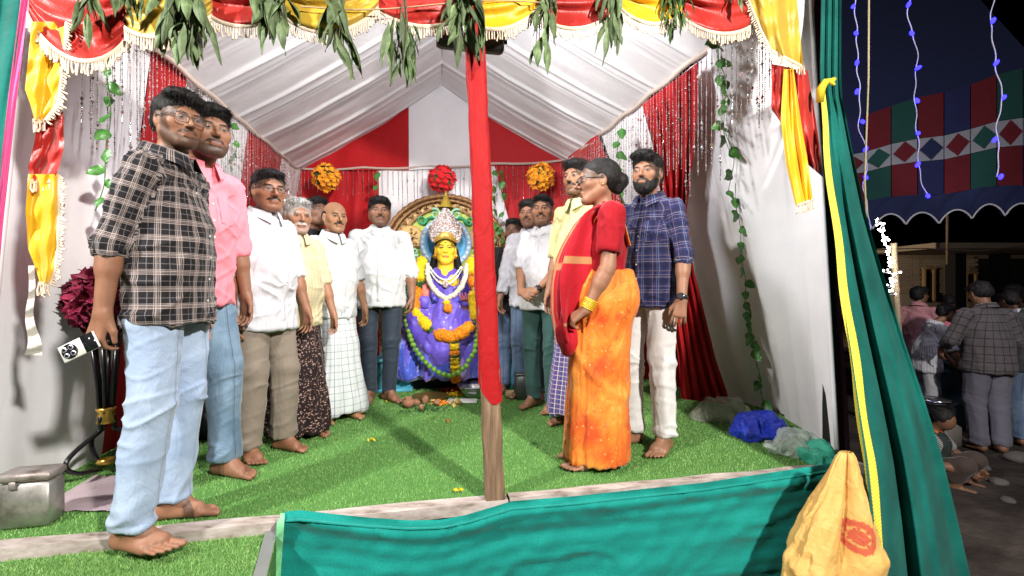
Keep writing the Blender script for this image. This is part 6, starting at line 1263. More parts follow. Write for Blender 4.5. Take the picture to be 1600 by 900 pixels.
# ---- balls of flowers on the back cloth
def flower_mesh(name, m, np_, r, seed):
    rr = np.random.default_rng(seed); mb = MB()
    for k in range(np_):
        a_ = k * 2 * math.pi / np_ + rr.normal(0, .15); c_, s_ = math.cos(a_), math.sin(a_); up = rr.uniform(.3, .75) * r; pw = r * .42
        mb.add([[0, 0, 0], [c_ * r * .5 - s_ * pw, s_ * r * .5 + c_ * pw, up * .6], [c_ * r, s_ * r, up], [c_ * r * .5 + s_ * pw, s_ * r * .5 - c_ * pw, up * .6]], [[0, 3, 2, 1]])
    me = mesh_data(name, np.concatenate(mb.v), np.concatenate(mb.q), None, False); me.materials.append(m); return me
of, rf_ = flower_m('orange_silk_flower', (.72, .22, .01), (.92, .45, .03)), flower_m('red_silk_flower', (.50, .008, .012), (.78, .02, .03)); mar_f = flower_m('maroon_silk_flower', (.11, .006, .022), (.30, .016, .06))
def ball(p, r, m, label, n=64, seed=0, flat=.75, fr=.04, cat='flower ball', name='flower_ball'):
    o = thing(name, label, cat, p, group='flower balls on the back cloth' if name == 'flower_ball' else 'flower bunches on the black stands'); rr = np.random.default_rng(seed); ms = [flower_mesh('flower', m, 7, fr * 1.0, seed + k) for k in range(3)]; MB().sphere((0, 0, 0), (r * .8, r * .8 * flat, r * .8), 14, 10).build('core', gleaf, o)
    for k in range(n):
        ph = k * 2.39996; z = 1 - 2 * (k + .5) / n; q = math.sqrt(1 - z * z); d = np.array([q * math.cos(ph), z, q * math.sin(ph)])
        if d[1] > .55: continue
        b = bpy.data.objects.new('flower', ms[k % 3]); col.objects.link(b); b.parent = o; b.location = d * np.array([r, r * flat, r]) * .82 + rr.normal(0, .004, 3); b.rotation_euler = (Vector(d + rr.normal(0, .22, 3)).to_track_quat('Z', 'Y')).to_euler(); s_ = rr.uniform(.85, 1.2); b.scale = (s_,) * 3
    return o
ball(P(509, 277, 4.78), .150, of, 'orange flower ball at the left of the back cloth', seed=1); ball(P(690, 280, 4.72), .148, rf_, 'red flower ball in the middle of the back cloth above the throne', seed=2); ball(P(845, 276, 4.58), .138, of, 'orange flower ball at the right of the back cloth beside the tall man', seed=3)
# ---- the lion beside the throne
ln_ = thing('lion_statue', 'golden lion head statue on a yellow post and turquoise pot right of the throne', 'statue', P(795, 560, 4.12) * [1, 1, 0]); lz = .92 - 8 / 700 * 4.12
lion_m = plain('lion_gold', (.62, .34, .12), .5, .3, ns=30); mane_m = plain('lion_mane_brown', (.26, .10, .05), .6, .4, ns=40)
V, Q, _ = sdf_mesh([el((0, 0, lz), (.062, .06, .075), .02), el((0, -.055, lz - .025), (.038, .035, .032), .02), rc((0, -.06, lz + .03), (0, -.088, lz - .005), .014, .018, .01), el((0, -.05, lz - .058), (.03, .03, .018), .01), rc((.045, -.01, lz + .06), (.055, 0, lz + .085), .02, .014, .01), rc((-.045, -.01, lz + .06), (-.055, 0, lz + .085), .02, .014, .01), el((.026, -.06, lz + .018), (.012, .012, .01), .01, op='s'), el((-.026, -.06, lz + .018), (.012, .012, .01), .01, op='s')], .006, 1); mesh_obj('head', V, Q, None, lion_m, ln_)
V, Q, _ = sdf_mesh([el((0, .04, lz - .01), (.105, .07, .13), .02), el((0, -.06, lz), (.06, .07, .075), .01, op='s')], .008, 1); V = V + normals(V, Q) * (.016 * ridge(V * np.array([45, 20, 14]), 2))[:, None]; mesh_obj('mane', V, Q, None, mane_m, ln_)
MB().lathe([[.05, 0], [.055, .02], [.04, .05], [.036, lz - .5], [.05, lz - .42], [.06, lz - .38], [.03, lz - .36]], 16, (0, 0, .36)).build('post', plain('yellow_post', (.70, .52, .12), .5, .15), ln_)
MB().lathe([[.06, 0], [.085, .03], [.095, .12], [.075, .22], [.065, .27], [.09, .30], [.092, .34], [.06, .36]], 20).build('pot', turq, ln_)
for k in range(2):
    V, Q, _ = sdf_mesh([el((0, 0, 0), (.03, .035, .02), .01)], .006, 1)
# ---- offerings on the grass before the statue
steel = plain('stainless_steel', (.55, .55, .55), .22, .08, metal=.95, bump=.03); brass = plain('brass', (.62, .42, .14), .3, .15, metal=.85); cocof = plain('coconut_husk', (.30, .15, .08), .85, .35, ns=35, bump=.5)
def lathed(name, label, cat, prof, p, m, n=26): o = MB().lathe(prof, n).build(name, m); o.location = p; return tag(o, label, cat)
lathed('steel_bowl', 'wide stainless steel bowl on the grass beside the red pole', 'bowl', [[.001, .012], [.08, .014], [.12, .06], [.145, .098], [.150, .10], [.147, .106], [.124, .062], [.08, .003], [.001, 0]], F(742, 620) , steel); lathed('brass_plate', 'brass plate of offerings before the statue', 'plate', [[.001, .006], [.12, .006], [.145, .02], [.150, .02], [.146, .014], [.12, 0], [.001, 0]], F(672, 622), brass)
lathed('clay_pot', 'small brown clay pot lying left of the coconuts', 'pot', [[.001, 0], [.035, .004], [.05, .03], [.045, .055], [.026, .066], [.032, .075], [.026, .076], [.02, .06], [.001, .055]], F(638, 636), plain('terracotta', (.34, .16, .09), .8, .2))
o = MB().box((0, 0, 0), (.24, .12, .012), None, .004).build('tray', plain('white_tray', (.7, .7, .68), .4)); o.location = F(722, 628) + UP * .008; tag(o, 'flat white tray under the steel bowl', 'tray')
for k, (px, py, s_, lb) in enumerate(((650, 634, 1., 'brown coconut nearest to the clay pot'), (664, 630, 1.1, 'brown coconut in the middle of the offerings'), (658, 642, .75, 'small broken coconut shell in front of the offerings'), (683, 634, .85, 'coconut beside the orange petals'))):
    b = MB().sphere((0, 0, 0), (.046, .044, .042), 14, 10); b.v[0] = b.v[0] + .005 * vnoise(b.v[0] * 45, k)[:, None]; o = b.build('coconut', cocof); o.location = F(px, py) + UP * .026; o.scale = (s_ * .74, s_ * .70, s_ * .62); o.rotation_euler = (k, k * 2, k); tag(o, lb, 'coconut', 'coconuts among the offerings')
def heap(name, label, cat, p, m, n, r, ps, seed, hgt=.5):
    rr = np.random.default_rng(seed); mb = MB()
    for k in range(n):
        q = rr.normal(0, 1, 3) * np.array([r, r * .7, r * .3]); q[2] = abs(q[2]) * hgt * 2 + .006; d = unit(rr.normal(0, 1, 3)); u = unit(np.cross(d, rr.normal(0, 1, 3))); w_ = np.cross(d, u); s_ = ps * rr.uniform(.6, 1.3)
        mb.add([q - u * s_, q + w_ * s_ * .5 + d * s_ * .2, q + u * s_, q - w_ * s_ * .5 + d * s_ * .2], [[0, 1, 2, 3]])
    o = mb.build(name, m); o.location = p; return tag(o, label, cat, None, 'stuff' if n > 50 else None)
heap('petal_heap', 'heap of orange petals before the plate', 'petals', F(690, 632), mar_o, 150, .035, .012, 1); heap('flower_heap', 'mixed yellow flowers under the hanging garland', 'flowers', F(712, 618), mar_y, 160, .035, .013, 2); heap('packet_heap', 'heap of red offering packets below the garland tail', 'offering', F(706, 612), rf_, 140, .045, .016, 3); heap('leaf_heap', 'scattered green leaves beside the offerings', 'leaves', F(668, 640), gleaf, 90, .08, .016, 4, .2)
heap('straw_sprig', 'dry yellow sprig standing in the offerings', 'sprig', F(712, 634), plain('straw', (.55, .45, .15), .8), 60, .018, .022, 5, 1.6); heap('leaf_litter', 'dry leaves and litter on the floor left of the stout man', 'litter', F(560, 618), cocof, 120, .06, .02, 6, .5)
for k, (px, py, m_, lb) in enumerate(((545, 648, mar_o, 'crumpled orange petal lump on the grass by the white checked wrap'), (505, 686, cocof, 'small dry leaf on the grass before the dark floral wrap'), (580, 690, mar_y, 'yellow petal on the open grass'), (612, 628, mar_y, 'yellow petal by the foot of the stout man'), (700, 660, mar_o, 'orange fragment on the grass in front of the offerings'), (715, 770, mar_y, 'tiny yellow flower on the grass left of the pole'), (833, 696, gleaf, 'green leaf sprig lying on the grass right of the pole'))): heap('petal', lb, 'petal', F(px, py) + UP * .004, m_, 9, .010, .012, 20 + k, .4)
# the tin beside the men on the right
tin_m = Mat('old_tin', .42, .5, metal=.75); t1 = tin_m.noise(7., det=6., rough=.7); tin_m.color(tin_m.ramp(t1, [(.3, (.16, .13, .10)), (.5, (.42, .40, .37)), (.75, (.62, .60, .57))])); tin_m.bump(tin_m.noise(5., det=3.), .3, .02); tin_m = tin_m.m
t_ = thing('tin_box', 'dark grey square tin standing by the feet of the right hand line', 'tin', F(817, 625)); dk = plain('grey_tin', (.13, .14, .13), .45, .4, metal=.6); MB().box((0, .06, .10), (.13, .12, .20), rot('Z', 10), .012).build('body', dk, t_); MB().box((0, .06, .206), (.136, .126, .018), rot('Z', 10), .006).build('lid', dk, t_)
lathed('wooden_cup', 'small wooden cup beside the dark tin', 'cup', [[.001, 0], [.032, 0], [.038, .06], [.034, .06], [.03, .01], [.001, .01]], F(796, 622), plain('cup_wood', (.42, .28, .15), .7, .2))
for k, (px, py, lb) in enumerate(((556, 640, ''),)): pass
# ---- plastic bags
def bag(label, p, r, c, alpha, seed, h=.011):
    m = Mat('plastic_film', .18, .6); m.color(c); m.set('Alpha', alpha); m.bump(m.noise(34., det=5., rough=.7, dist=1.), .8, .02)
    V, Q, _ = sdf_mesh([el((0, 0, r[2] * .45), np.array(r) * [1, 1, .8], .03), el((r[0] * .5, r[1] * .2, r[2] * .7), np.array(r) * .55, .03), el((-r[0] * .6, 0, r[2] * .35), np.array(r) * .5, .03), cut((0, 0, .004), (0, 0, -1), .004)], h, 1)
    N = normals(V, Q); V = V + N * (.030 * ridge(V * 13, seed) + .016 * ridge(V * 31, seed + 2))[:, None]; V[:, 2] = np.maximum(V[:, 2], .002); o = mesh_obj('plastic_bag', V, Q, None, m.m, None, False); o.location = p; return tag(o, label, 'plastic bag', 'plastic bags left along the right wall')
bag('clear crumpled plastic bag lying against the red curtain', F(1128, 655), (.17, .10, .10), (.60, .62, .50), .30, 1); bag('royal blue crumpled plastic bag on the grass by the white wall', F(1186, 684), (.15, .09, .10), (.015, .045, .55), .93, 2); bag('clear pale plastic bag between the blue and the green one', F(1238, 710), (.11, .08, .085), (.62, .72, .66), .45, 3, .009); bag('small sea green plastic bag at the stage corner', F(1276, 722), (.065, .05, .06), (.05, .50, .34), .8, 4, .008)
# ---- steel trunk at the lower left
tk = thing('metal_trunk', 'small old steel trunk with rusty lid at the left end of the stage edge', 'trunk', F(22, 838)); Mt = rot('Z', 14); c0 = np.array([-.03, .09, 0]); MB().box(c0 + [0, 0, .088], (.165, .09, .176), Mt, .012).build('body', tin_m, tk); rus = Mat('rusty_lid', .5, .4, metal=.6); r1 = rus.noise(9., det=6., rough=.7); rus.color(rus.ramp(r1, [(.32, (.13, .09, .075)), (.48, (.34, .30, .28)), (.8, (.56, .54, .52))])); MB().box(c0 + [0, 0, .196], (.173, .098, .036), Mt, .010).build('lid', rus.m, tk); MB().tube(c0 + np.array([[-.088, -.02, .13], [-.10, -.02, .12], [-.10, .03, .12], [-.088, .03, .13]]), .005, 6).build('handle', rus.m, tk); MB().box(c0 + Mt @ np.array([-.03, -.049, .170]), (.022, .006, .03), Mt, .003).build('clasp', rus.m, tk)
o = MB().grid(np.array([[F(x_, y_) + UP * (.006 + .006 * math.sin(x_ * .2 + y_)) for x_ in np.linspace(x0, x1, 10)] for y_, x0, x1 in ((800, 60, 190), (780, 85, 240), (760, 118, 280), (745, 150, 300))])).build('printed_sheet', plain('flex_sheet', (.42, .33, .36), .5, .35, ns=6)); tag(o, 'crumpled grey and red printed sheet on the floor behind the trunk', 'sheet')
# ---- the black flower stand
def stand(p, label, hgt, seed):
    o = thing('flower_stand', label, 'flower stand', p); bm_ = pm('black_enamel', lambda: plain('black_enamel', (.010, .010, .011), .25, bump=0)); gm = gold_m
    for k in range(3):
        a_ = k * 2.094 + 2.6 + seed; c_ = np.array([math.cos(a_), math.sin(a_), 0]); t = np.linspace(0, 1, 30); rad = .03 + .17 * np.sin(np.pi * np.clip((t - .25) / .75, 0, 1)) ** 1.0 * (t > .25); z = hgt * .42 * (1 - t) + .012 + .05 * np.maximum(0, t - .85) * 3
        MB().tube(np.outer(rad, c_) + np.outer(z, UP), .0105, 8).build('leg', bm_, o)
    for k in range(6):
        a_ = k * 1.047; c_ = np.array([math.cos(a_), math.sin(a_), 0]); MB().tube([c_ * .024 + UP * hgt * .42, c_ * .035 + UP * hgt * .7, c_ * .055 + UP * hgt], .009, 6).build('rib', bm_, o)
    MB().lathe([[.03, 0], [.04, .006], [.034, .02], [.034, .06], [.042, .074], [.03, .08]], 16, (0, 0, hgt * .38)).build('collar', gm, o); MB().lathe([[.03, 0], [.04, .01], [.03, .025]], 16, (0, 0, .05)).build('collar', gm, o); MB().lathe([[.001, 0], [.05, 0], [.075, .06], [.07, .06], [.045, .01], [.001, .01]], 18, (0, 0, hgt - .02)).build('bowl', bm_, o); return o
sp = P(166, 700, 2.22) * [1, 1, 0]; stand(sp, 'black and gold flower stand behind the plaid shirted man', .66, 0); ball(sp + [.0, .0, .86], .155, mar_f, 'large bunch of maroon flowers on the black stand behind the plaid shirt', 110, 5, 1., .055, 'flower bunch', 'flower_bunch')
sp2 = P(352, 660, 3.05) * [1, 1, 0] + [-.12, 0, 0]; stand(sp2, 'second black flower stand in the gap between jeans and taupe trousers', .5, 1.); ball(sp2 + [0, 0, .20], .10, mar_f, 'dark maroon flowers low behind the taupe trousers', 60, 6, 1., .05, 'flower bunch', 'flower_bunch')
o = MB().box((0, 0, .09), (.30, .22, .18), rot('Z', 12), .015).build('black_case', blk); o.location = P(345, 690, 2.75) * [1, 1, 0] + [-.1, .05, 0]; tag(o, 'black equipment case on the floor behind the man in taupe trousers', 'case')
# ---- the sack hanging at the stage corner
sk_m = Mat('tan_sack_cloth', .6, .3, .1); sx_, sy_, sz_ = sk_m.xyz(sk_m.coord('Object')); s1 = sk_m.noise(8., det=5.)
rr2 = ((sx_ - .075) * (sx_ - .075) + (sz_ + .06) * (sz_ + .06)); an = sk_m.voro(52.); ring_ = (rr2 - .0026).abs().step(.0016, .0008).max(rr2.step(.0010, .0006)).max(rr2.step(.0048, .0038) * an.step(.45, .35))
sk_m.color(sk_m.mix(ring_ * sy_.step(.02, -.02) * .85, sk_m.mix(s1, (.56, .31, .07), (.70, .45, .15)), (.48, .05, .035))); sk_m.bump(sk_m.noise(16., det=5., dist=.8), .5, .02); sk_m.bump(sk_m.noise(420.), .1, .002); sk_m = sk_m.m
so = P(1290, 800, 1.93); sko = thing('sack', 'tan cloth sack with a red round print slumped at the stage corner', 'sack', so); 

nth, nz_ = 170, 150; th_ = np.linspace(0, 2 * np.pi, nth, endpoint=False); A = np.zeros((nz_, nth, 3)); vv_s = np.linspace(0, 1, nz_)
for i, v in enumerate(vv_s):
    py = 706 + 260 * v; cx = np.interp(v, [0, .25, .5, 1], [1322, 1313, 1300, 1292]); hw_ = np.interp(v, [0, .03, .12, .3, .55, .8, 1], [9, 14, 22, 41, 62, 74, 74]) / FPX * 1.93; a = th_
    cr1 = np.exp(-((a - (4.55 + .35 * v - .9 * max(0, v - .5))) / (.14 + .26 * v)) ** 2) * (1.1 - .9 * max(0, v - .62) * 2.6) ; lap = np.exp(-((a - (5.15 + .2 * v)) / .30) ** 2)
    q3 = np.stack([np.cos(a) * 1.6 + v * 1.0, np.sin(a) * 1.6, a * 0 + v * 3.2], 1); f = -.62 * np.clip(cr1, 0, 1) + .22 * lap * (1 - v) + .15 * crease(q3 * [1, 1, .7], 5, 1.3) + .07 * crease(q3 * [1.9, 1.9, 1.3], 8, 1.5) + .02 * crease(q3 * 4., 9) - .07
    slump = .12 * np.exp(-((v - .62 - .05 * np.sin(a * 2)) / .05) ** 2) * (np.sin(a) < .2); r_ = hw_ * (1 + f + slump)
    c0_ = P(cx, py, 1.93); A[i] = c0_ - so + np.stack([r_ * np.cos(a), r_ * np.sin(a) * .62 - .03 * v, .012 * np.sin(a * 3 + 5 * v) * v], 1)
mb = MB().grid(A, cv=True); mb.build('sack_cloth', sk_m, sko)
# ---------------------------------------------------------------- the dark yard on the right: lights, awning, house, people being served
def bulb_string(pts, label, seed):
    r = np.random.default_rng(seed); pts = np.array(pts); o = thing('light_string', label, 'light string', pts[0], group='blue light strings over the yard'); L = np.r_[0, np.cumsum(np.linalg.norm(np.diff(pts, axis=0), axis=1))]; n = int(L[-1] / .02); t = np.linspace(0, L[-1], n); c = np.stack([np.interp(t, L, pts[:, q]) for q in range(3)], -1); c[:, 0] += .012 * np.sin(t * 11 + seed) + .008 * np.sin(t * 27); c[:, 1] += .01 * np.cos(t * 14); kid(MB().tube(c, .0045, 5).build('wire', wire_w), o); return o
wire_w = plain('pale_wire', (.42, .40, .48), .5); blue_e = emit('blue_bulb_light', (.022, .018, 1.0), 7.); blue_g = emit('blue_bulb_core', (.35, .35, 1.0), 60.); warm_e = emit('white_bulb_light', (1., .96, .86), 26.); sock = plain('bulb_socket', (.02, .02, .03), .5)
bulb_mesh = mesh_data('bulb', *(lambda b: (np.concatenate(b.v), np.concatenate(b.q)))(MB().sphere((0, 0, 0), (.015, .015, .024), 8, 6))); bulb_mesh.materials.append(blue_e)
D = 3.6
for nm, xs_, ys_ in (('leftmost blue light string beside the straight bamboo rope', [1335, 1338, 1342, 1340, 1345, 1350, 1352, 1357], [10, 52, 98, 143, 190, 233, 277, 362]), ('middle blue light string with a crooked lower end', [1419, 1427, 1432, 1430, 1432, 1436, 1448], [7, 52, 106, 157, 208, 257, 306]), ('rightmost blue light string of the three', [1550, 1554, 1567, 1556, 1561], [32, 98, 152, 218, 276])):
    pts = [P(xs_[0] - 1, -60, D)] + [P(x_, y_, D) for x_, y_ in zip(xs_, ys_)]; o = bulb_string(pts, nm, xs_[0])
    for x_, y_ in zip(xs_, ys_):
        b = bpy.data.objects.new('bulb', bulb_mesh); col.objects.link(b); kid(b, o); b.location = P(x_ + random.uniform(-3, 3), y_, D - .015); b.rotation_euler = (random.uniform(-1, 1), random.uniform(-1, 1), 0)
        l = bpy.data.lights.new('bulb_glow', 'POINT'); l.energy = .35; l.color = (.08, .06, 1); l.shadow_soft_size = .02; lo = bpy.data.objects.new('bulb_glow', l); col.objects.link(lo); lo.location = np.array(b.location) + [0, -.04, 0]
tag(MB().tube([P(1358, -60, 3.3), P(1357, 120, 3.3), P(1351, 280, 3.3), P(1354, 352, 3.3)], .0065, 6).build('rope', cloth('pale_rope', (.50, .42, .26), .1)), 'straight pale rope hanging beside the leftmost blue lights', 'rope')
# bamboo pole wound with white lights
bam = plain('bamboo', (.30, .23, .15), .6, .25, ns=20); o = thing('bamboo_pole', 'bamboo pole wound with a cluster of white fairy lights', 'pole', P(1408, 560, 4.6)); bp0, bp1 = P(1412, 640, 4.6), P(1396, 380, 4.6); t = np.linspace(0, 1, 40); kid(MB().tube(bp0 + (bp1 - bp0) * t[:, None], .026 + .004 * (np.abs((t * 7) % 1 - .5) > .44), 8).build('cane', bam), o)
fl = thing('fairy_lights', 'cluster of white fairy lights on the bamboo pole', 'fairy lights', P(1388, 345, 4.5)); wb = mesh_data('bulb', *(lambda b: (np.concatenate(b.v), np.concatenate(b.q)))(MB().sphere((0, 0, 0), .0095, 6, 4))); wb.materials.append(warm_e); r = np.random.default_rng(4); pp = []
for k in range(64):
    t = k / 64; x_ = np.interp(t, [0, .25, .55, .8, 1], [1373, 1382, 1391, 1394, 1392]) + r.normal(0, 2.8); y_ = 342 + 118 * t + r.normal(0, 2); x_ += (9 if t > .6 and r.random() < .2 else 0) - (9 if t > .6 and r.random() < .3 else 0)
    p = P(x_, y_, 4.5 + r.normal(0, .04)); pp.append(p); b = bpy.data.objects.new('bulb', wb); col.objects.link(b); kid(b, fl); b.location = p; b.scale = (r.uniform(.6, 1.3),) * 3
kid(MB().tube(np.array(pp), .003, 4, cap=False).build('wire', wire_w), fl)
for k in (5, 25, 45): l = bpy.data.lights.new('fairy_glow', 'POINT'); l.energy = 2.2; l.color = (1, .95, .85); l.shadow_soft_size = .05; lo = bpy.data.objects.new('fairy_glow', l); col.objects.link(lo); lo.location = pp[k] + [0, -.08, 0]
# patchwork awning with scalloped edge
aw = thing('awning', 'patchwork shamiana awning with diamond band and scalloped edge', 'awning', P(1460, 300, 6.0)); AC = {n: cloth('awning_' + n, c, .15) for n, c in (('red', (.11, .010, .017)), ('blue', (.016, .019, .078)), ('green', (.012, .058, .052)), ('white', (.25, .25, .30)), ('navy', (.014, .020, .065)))}
def aq(u, v):                                             # u: along the eave 0..1, v: rows from the ridge side (0) to the eave (1)
    top = np.array([1310 + 330 * u, 190 - 95 * u]); bot = np.array([1310 + 330 * u, 318 - 34 * u]); y = top[1] + (bot[1] - top[1]) * v; return P(top[0], y + 2.5 * math.sin(u * 14 + v), 6.6 - .5 * v - .45 * u + .05 * math.sin(u * 11 + v * 2) * v)
def patch(pts, m, nm, off=0.): a, b, c, d = [np.array(p) for p in pts]; k = np.linspace(0, 1, 5)[:, None, None]; j = np.linspace(0, 1, 5)[None, :, None]; kid(MB().grid((a * (1 - j) + b * j) * (1 - k) + (d * (1 - j) + c * j) * k + np.array([0, -off, 0])).build(nm, m), aw)
n = 8; c1 = ['blue', 'red', 'green', 'red', 'blue', 'red', 'green', 'blue']; c2 = ['blue', 'red', 'green', 'red', 'blue', 'red', 'green', 'red']
for k in range(n):
    u0, u1 = k / n + .002, (k + 1) / n - .002
    patch([aq(u0, .0), aq(u1, .0), aq(u1, .42), aq(u0, .42)], AC[c1[k]], 'patch'); patch([aq(u0, .66), aq(u1, .66), aq(u1, 1), aq(u0, 1)], AC[c2[(k + 1) % n]], 'patch')
    patch([aq(u0, .424), aq(u1, .424), aq(u1, .656), aq(u0, .656)], AC['white'], 'band'); um = (u0 + u1) / 2; a_, b_, c_2, d_ = aq(um, .43), aq(u1 - .004, .54), aq(um, .65), aq(u0 + .004, .54); V = np.array([a_, b_, c_2, d_]) + [0, -.012, 0]
    kid(mesh_obj('diamond', V, np.array([[0, 3, 2, 1]]), None, AC[['red', 'green', 'red', 'navy', 'red', 'green', 'red', 'blue'][k]]), aw)
nu = 160; G = np.zeros((nu, 6, 3)); ed = []
for i, u in enumerate(np.linspace(0, 1, nu)):
    sc_ = abs(math.sin(u * math.pi * 6.4)) ** .7; p0, p1 = aq(u, 1.0), aq(u, 1.0) - UP * (.40 - .17 * sc_); ed.append(p1)
    for j in range(6): G[i, j] = p0 + (p1 - p0) * j / 5 + np.array([0, -.02 * math.sin(u * 40 + j), 0])
kid(MB().grid(G).build('scalloped_edge', AC['navy']), aw); kid(MB().tube(np.array(ed) + [0, -.02, 0], .012, 5).build('white_piping', plain('piping_white', (.5, .5, .55), .7)), aw)
kid(MB().grid([[aq(0, 0) + [0, .1, .0], aq(1, 0) + [0, .1, 0]], [aq(0, 0) + [0, 1.5, 2.5], aq(1, 0) + [0, 1.5, 2.5]]]).build('dark_top', AC['navy']), aw)
for x_, y_ in ((2.95, 6.0), (5.9, 5.9)): MB().tube([(x_, y_, GZ), (x_ + .02, y_, 2.2)], .03, 8).build('post', bam).parent = None if False else aw; aw.children[-1].matrix_parent_inverse = Matrix.Translation(-aw.location)
# brick house with a veranda behind
hs_ = thing('brick_house', 'unplastered brick house with a veranda behind the yard', 'house', (9.5, 15., GZ)); brickm = Mat('brickwork', .9, .15); nb2 = brickm.noise(30., det=4.); brickm.color(brickm.mix(nb2, (.30, .24, .18), (.46, .38, .30))); brickm.bump(nb2, .4, .01); brickm = brickm.m; plast = plain('plaster', (.34, .28, .22), .9, .2); darkin = plain('dark_interior', (.008, .007, .007), .9); woodb = plain('door_frame_paint', (.40, .27, .14), .6)
hb = lambda c, sz, m, nm, par=None: kid(MB().box(c, sz).build(nm, m, smooth=False), hs_)
hd = 15.0; X_ = lambda px, d=hd: (px - 800) / FPX * d; Z_ = lambda py, d=hd: CAM_H + (450 - py) / FPX * d
hb(((X_(1400) + X_(1620)) / 2, hd + .12, (Z_(398) + GZ) / 2), (X_(1620) - X_(1400), .2, Z_(398) - GZ), plast, 'wall')
bmh = mesh_data('brick', *(lambda b: (np.concatenate(b.v), np.concatenate(b.q)))(MB().box((0, 0, 0), (.225, .05, .066))), None, False); bmh.materials.append(brickm); cnt = 0; holes = ((1442, 1456, 422, 470), (1507, 1521, 425, 470), (1526, 1600, 400, 470))
rows_ = int((Z_(400) - Z_(458)) / .082); bricks_all = []
for j in range(rows_):
    for i in range(40):
        x_ = X_(1402) + (i + .5 * (j % 2)) * .245; z_ = Z_(400) - .05 - j * .082; px = 800 + x_ / hd * FPX; py = 450 - (z_ - CAM_H) / hd * FPX
        if px > 1526 or any(a_ - 3 < px < b_ + 3 and c2_ - 1 < py < d2 for a_, b_, c2_, d2 in holes): continue
        bricks_all.append((x_ + random.uniform(-.006, .006), hd - random.uniform(.0, .012), z_))
vb = MB()
for p in bricks_all[:290]: b = bpy.data.objects.new('brick', bmh); col.objects.link(b); kid(b, hs_); b.location = p
for p in bricks_all[290:]: vb.box(p, (.225, .05, .066))
if bricks_all[290:]: tag(kid(vb.build('bricks_beyond', brickm, smooth=False), hs_), kind='stuff')
for x0, x1, y0, nm in ((1443, 1455, 423, 'door'), (1508, 1520, 430, 'window')):
    hb((X_((x0 + x1) / 2), hd - .02, (Z_(y0) + Z_(470)) / 2), (X_(x1) - X_(x0), .03, Z_(y0) - Z_(470)), darkin, nm)
    for xx in (x0 - 1.5, x1 + 1.5): hb((X_(xx), hd - .05, (Z_(y0 - 2) + Z_(470)) / 2), (.06, .10, Z_(y0 - 2) - Z_(470)), woodb, 'frame')
    hb((X_((x0 + x1) / 2), hd - .05, Z_(y0 - 2) + .03), (X_(x1) - X_(x0) + .2, .10, .06), woodb, 'lintel')
hb((X_(1500), hd - .9, Z_(396) + .06), (X_(1660) - X_(1390), 2.6, .16), plast, 'roof_slab'); hb((X_(1563), hd - .03, (Z_(404) + Z_(470)) / 2), (X_(1600) - X_(1527), .05, Z_(404) - Z_(470)), darkin, 'opening')
for x_ in (1493, 1562): hb((X_(x_, 12.5), 12.5, (Z_(396, 12.5) + GZ) / 2), (.30, .30, Z_(396, 12.5) - GZ), darkin, 'column')
tag(kid(MB().tube([P(1365, 390, 9), P(1440, 388, 10), P(1530, 392, 11), P(1650, 380, 12)], .01, 5).build('cable', wire_w), hs_))
# ---- people in the yard
def yard(label, px, d, face, H, mt, bt, seed, lean=0., hair='short', arms=None, skin=S_DK, pitch=0., wd=1., kind='trousers', hy=0., cuffs=(.5, .5), bend=0., **k):
    x_ = (px - 800) / FPX * d; c = make_person(label, x_, d, face, H=H, wd=wd, h=.010, skin=skin, head_yaw=hy, head_pitch=pitch, lean=lean, arms=arms, hair=hair, seed=seed, z0=GZ + .01, group='people gathered in the dark yard', fm=dict(stubble=.3, mous=.6), top=dict(mat=mt, hem=.80, cuff=cuffs, loose=.014, rolled=False, pocket=False, btn=False, placket=False), bottom=dict(kind=kind, mat=bt, loose=.014, hemz=.06)); return c
grey_plaid = tartan('grey_plaid_cotton', (.085, .075, .080), [(0, .075, [(.5, .05, .02)], (.018, .016, .020), .8), (1, .075, [(.5, .05, .02)], (.018, .016, .020), .8)]); grey_t = cloth('grey_trouser_cloth', (.12, .115, .15), .1); pink_s = tartan('pink_check_cotton', (.50, .24, .26), [(0, .03, [(.5, .06, .03)], (.3, .1, .12), .5), (1, .03, [(.5, .06, .03)], (.3, .1, .12), .5)]); white_s = tartan('white_striped_cotton', (.52, .52, .56), [(0, .02, [(.5, .10, .05)], (.18, .18, .24), .6)])
yard('man in dark grey plaid shirt and grey trousers seen from behind in the yard', 1545, 4.35, 172, 1.66, grey_plaid, grey_t, 51, wd=1.12, arms=(hang(1, .25, .98), hang(-1, .28, 1.0)), lean=.08, pitch=-25, cuffs=(.8, .8))
yard('youth in white striped shirt leaning over the drum in the yard', 1446, 5.0, 75, 1.42, white_s, plain('pale_shorts', (.42, .42, .46), .9), 52, lean=.22, arms=(dict(w=(.2, .35, .78), hint=(.6, -1, 0), n=(-1, 0, 0), u=(0, .4, -1)), dict(w=(-.15, .38, .90), hint=(-.6, -1, 0), n=(1, 0, 0), u=(0, .6, -.7))), pitch=-14)
yard('man in pink checked shirt looking aside behind the youth in stripes', 1436, 5.7, 120, 1.62, pink_s, jeans_dk, 53, hy=-20)
yard('person in pink shirt bending behind the drum', 1488, 6.1, 160, 1.50, pink_c, jeans_dk, 54, lean=.10, pitch=-30)
yard('youth with dark hair looking left at the far right of the yard', 1584, 5.6, -70, 1.64, black_c, jeans_dk, 55, hair='full', skin=S_MD)
yard('man in white shirt and dark jeans behind the grey plaid man', 1580, 4.95, 178, 1.56, white_a, jeans_dk, 56, pitch=-20)
yard('man in plain dark grey shirt cut by the right edge of the picture', 1612, 4.5, 150, 1.60, cloth('dark_grey_cotton', (.06, .06, .065), .1), jeans_dk, 57, arms=(hang(1, .2, .95), hang(-1, .2, .95)))
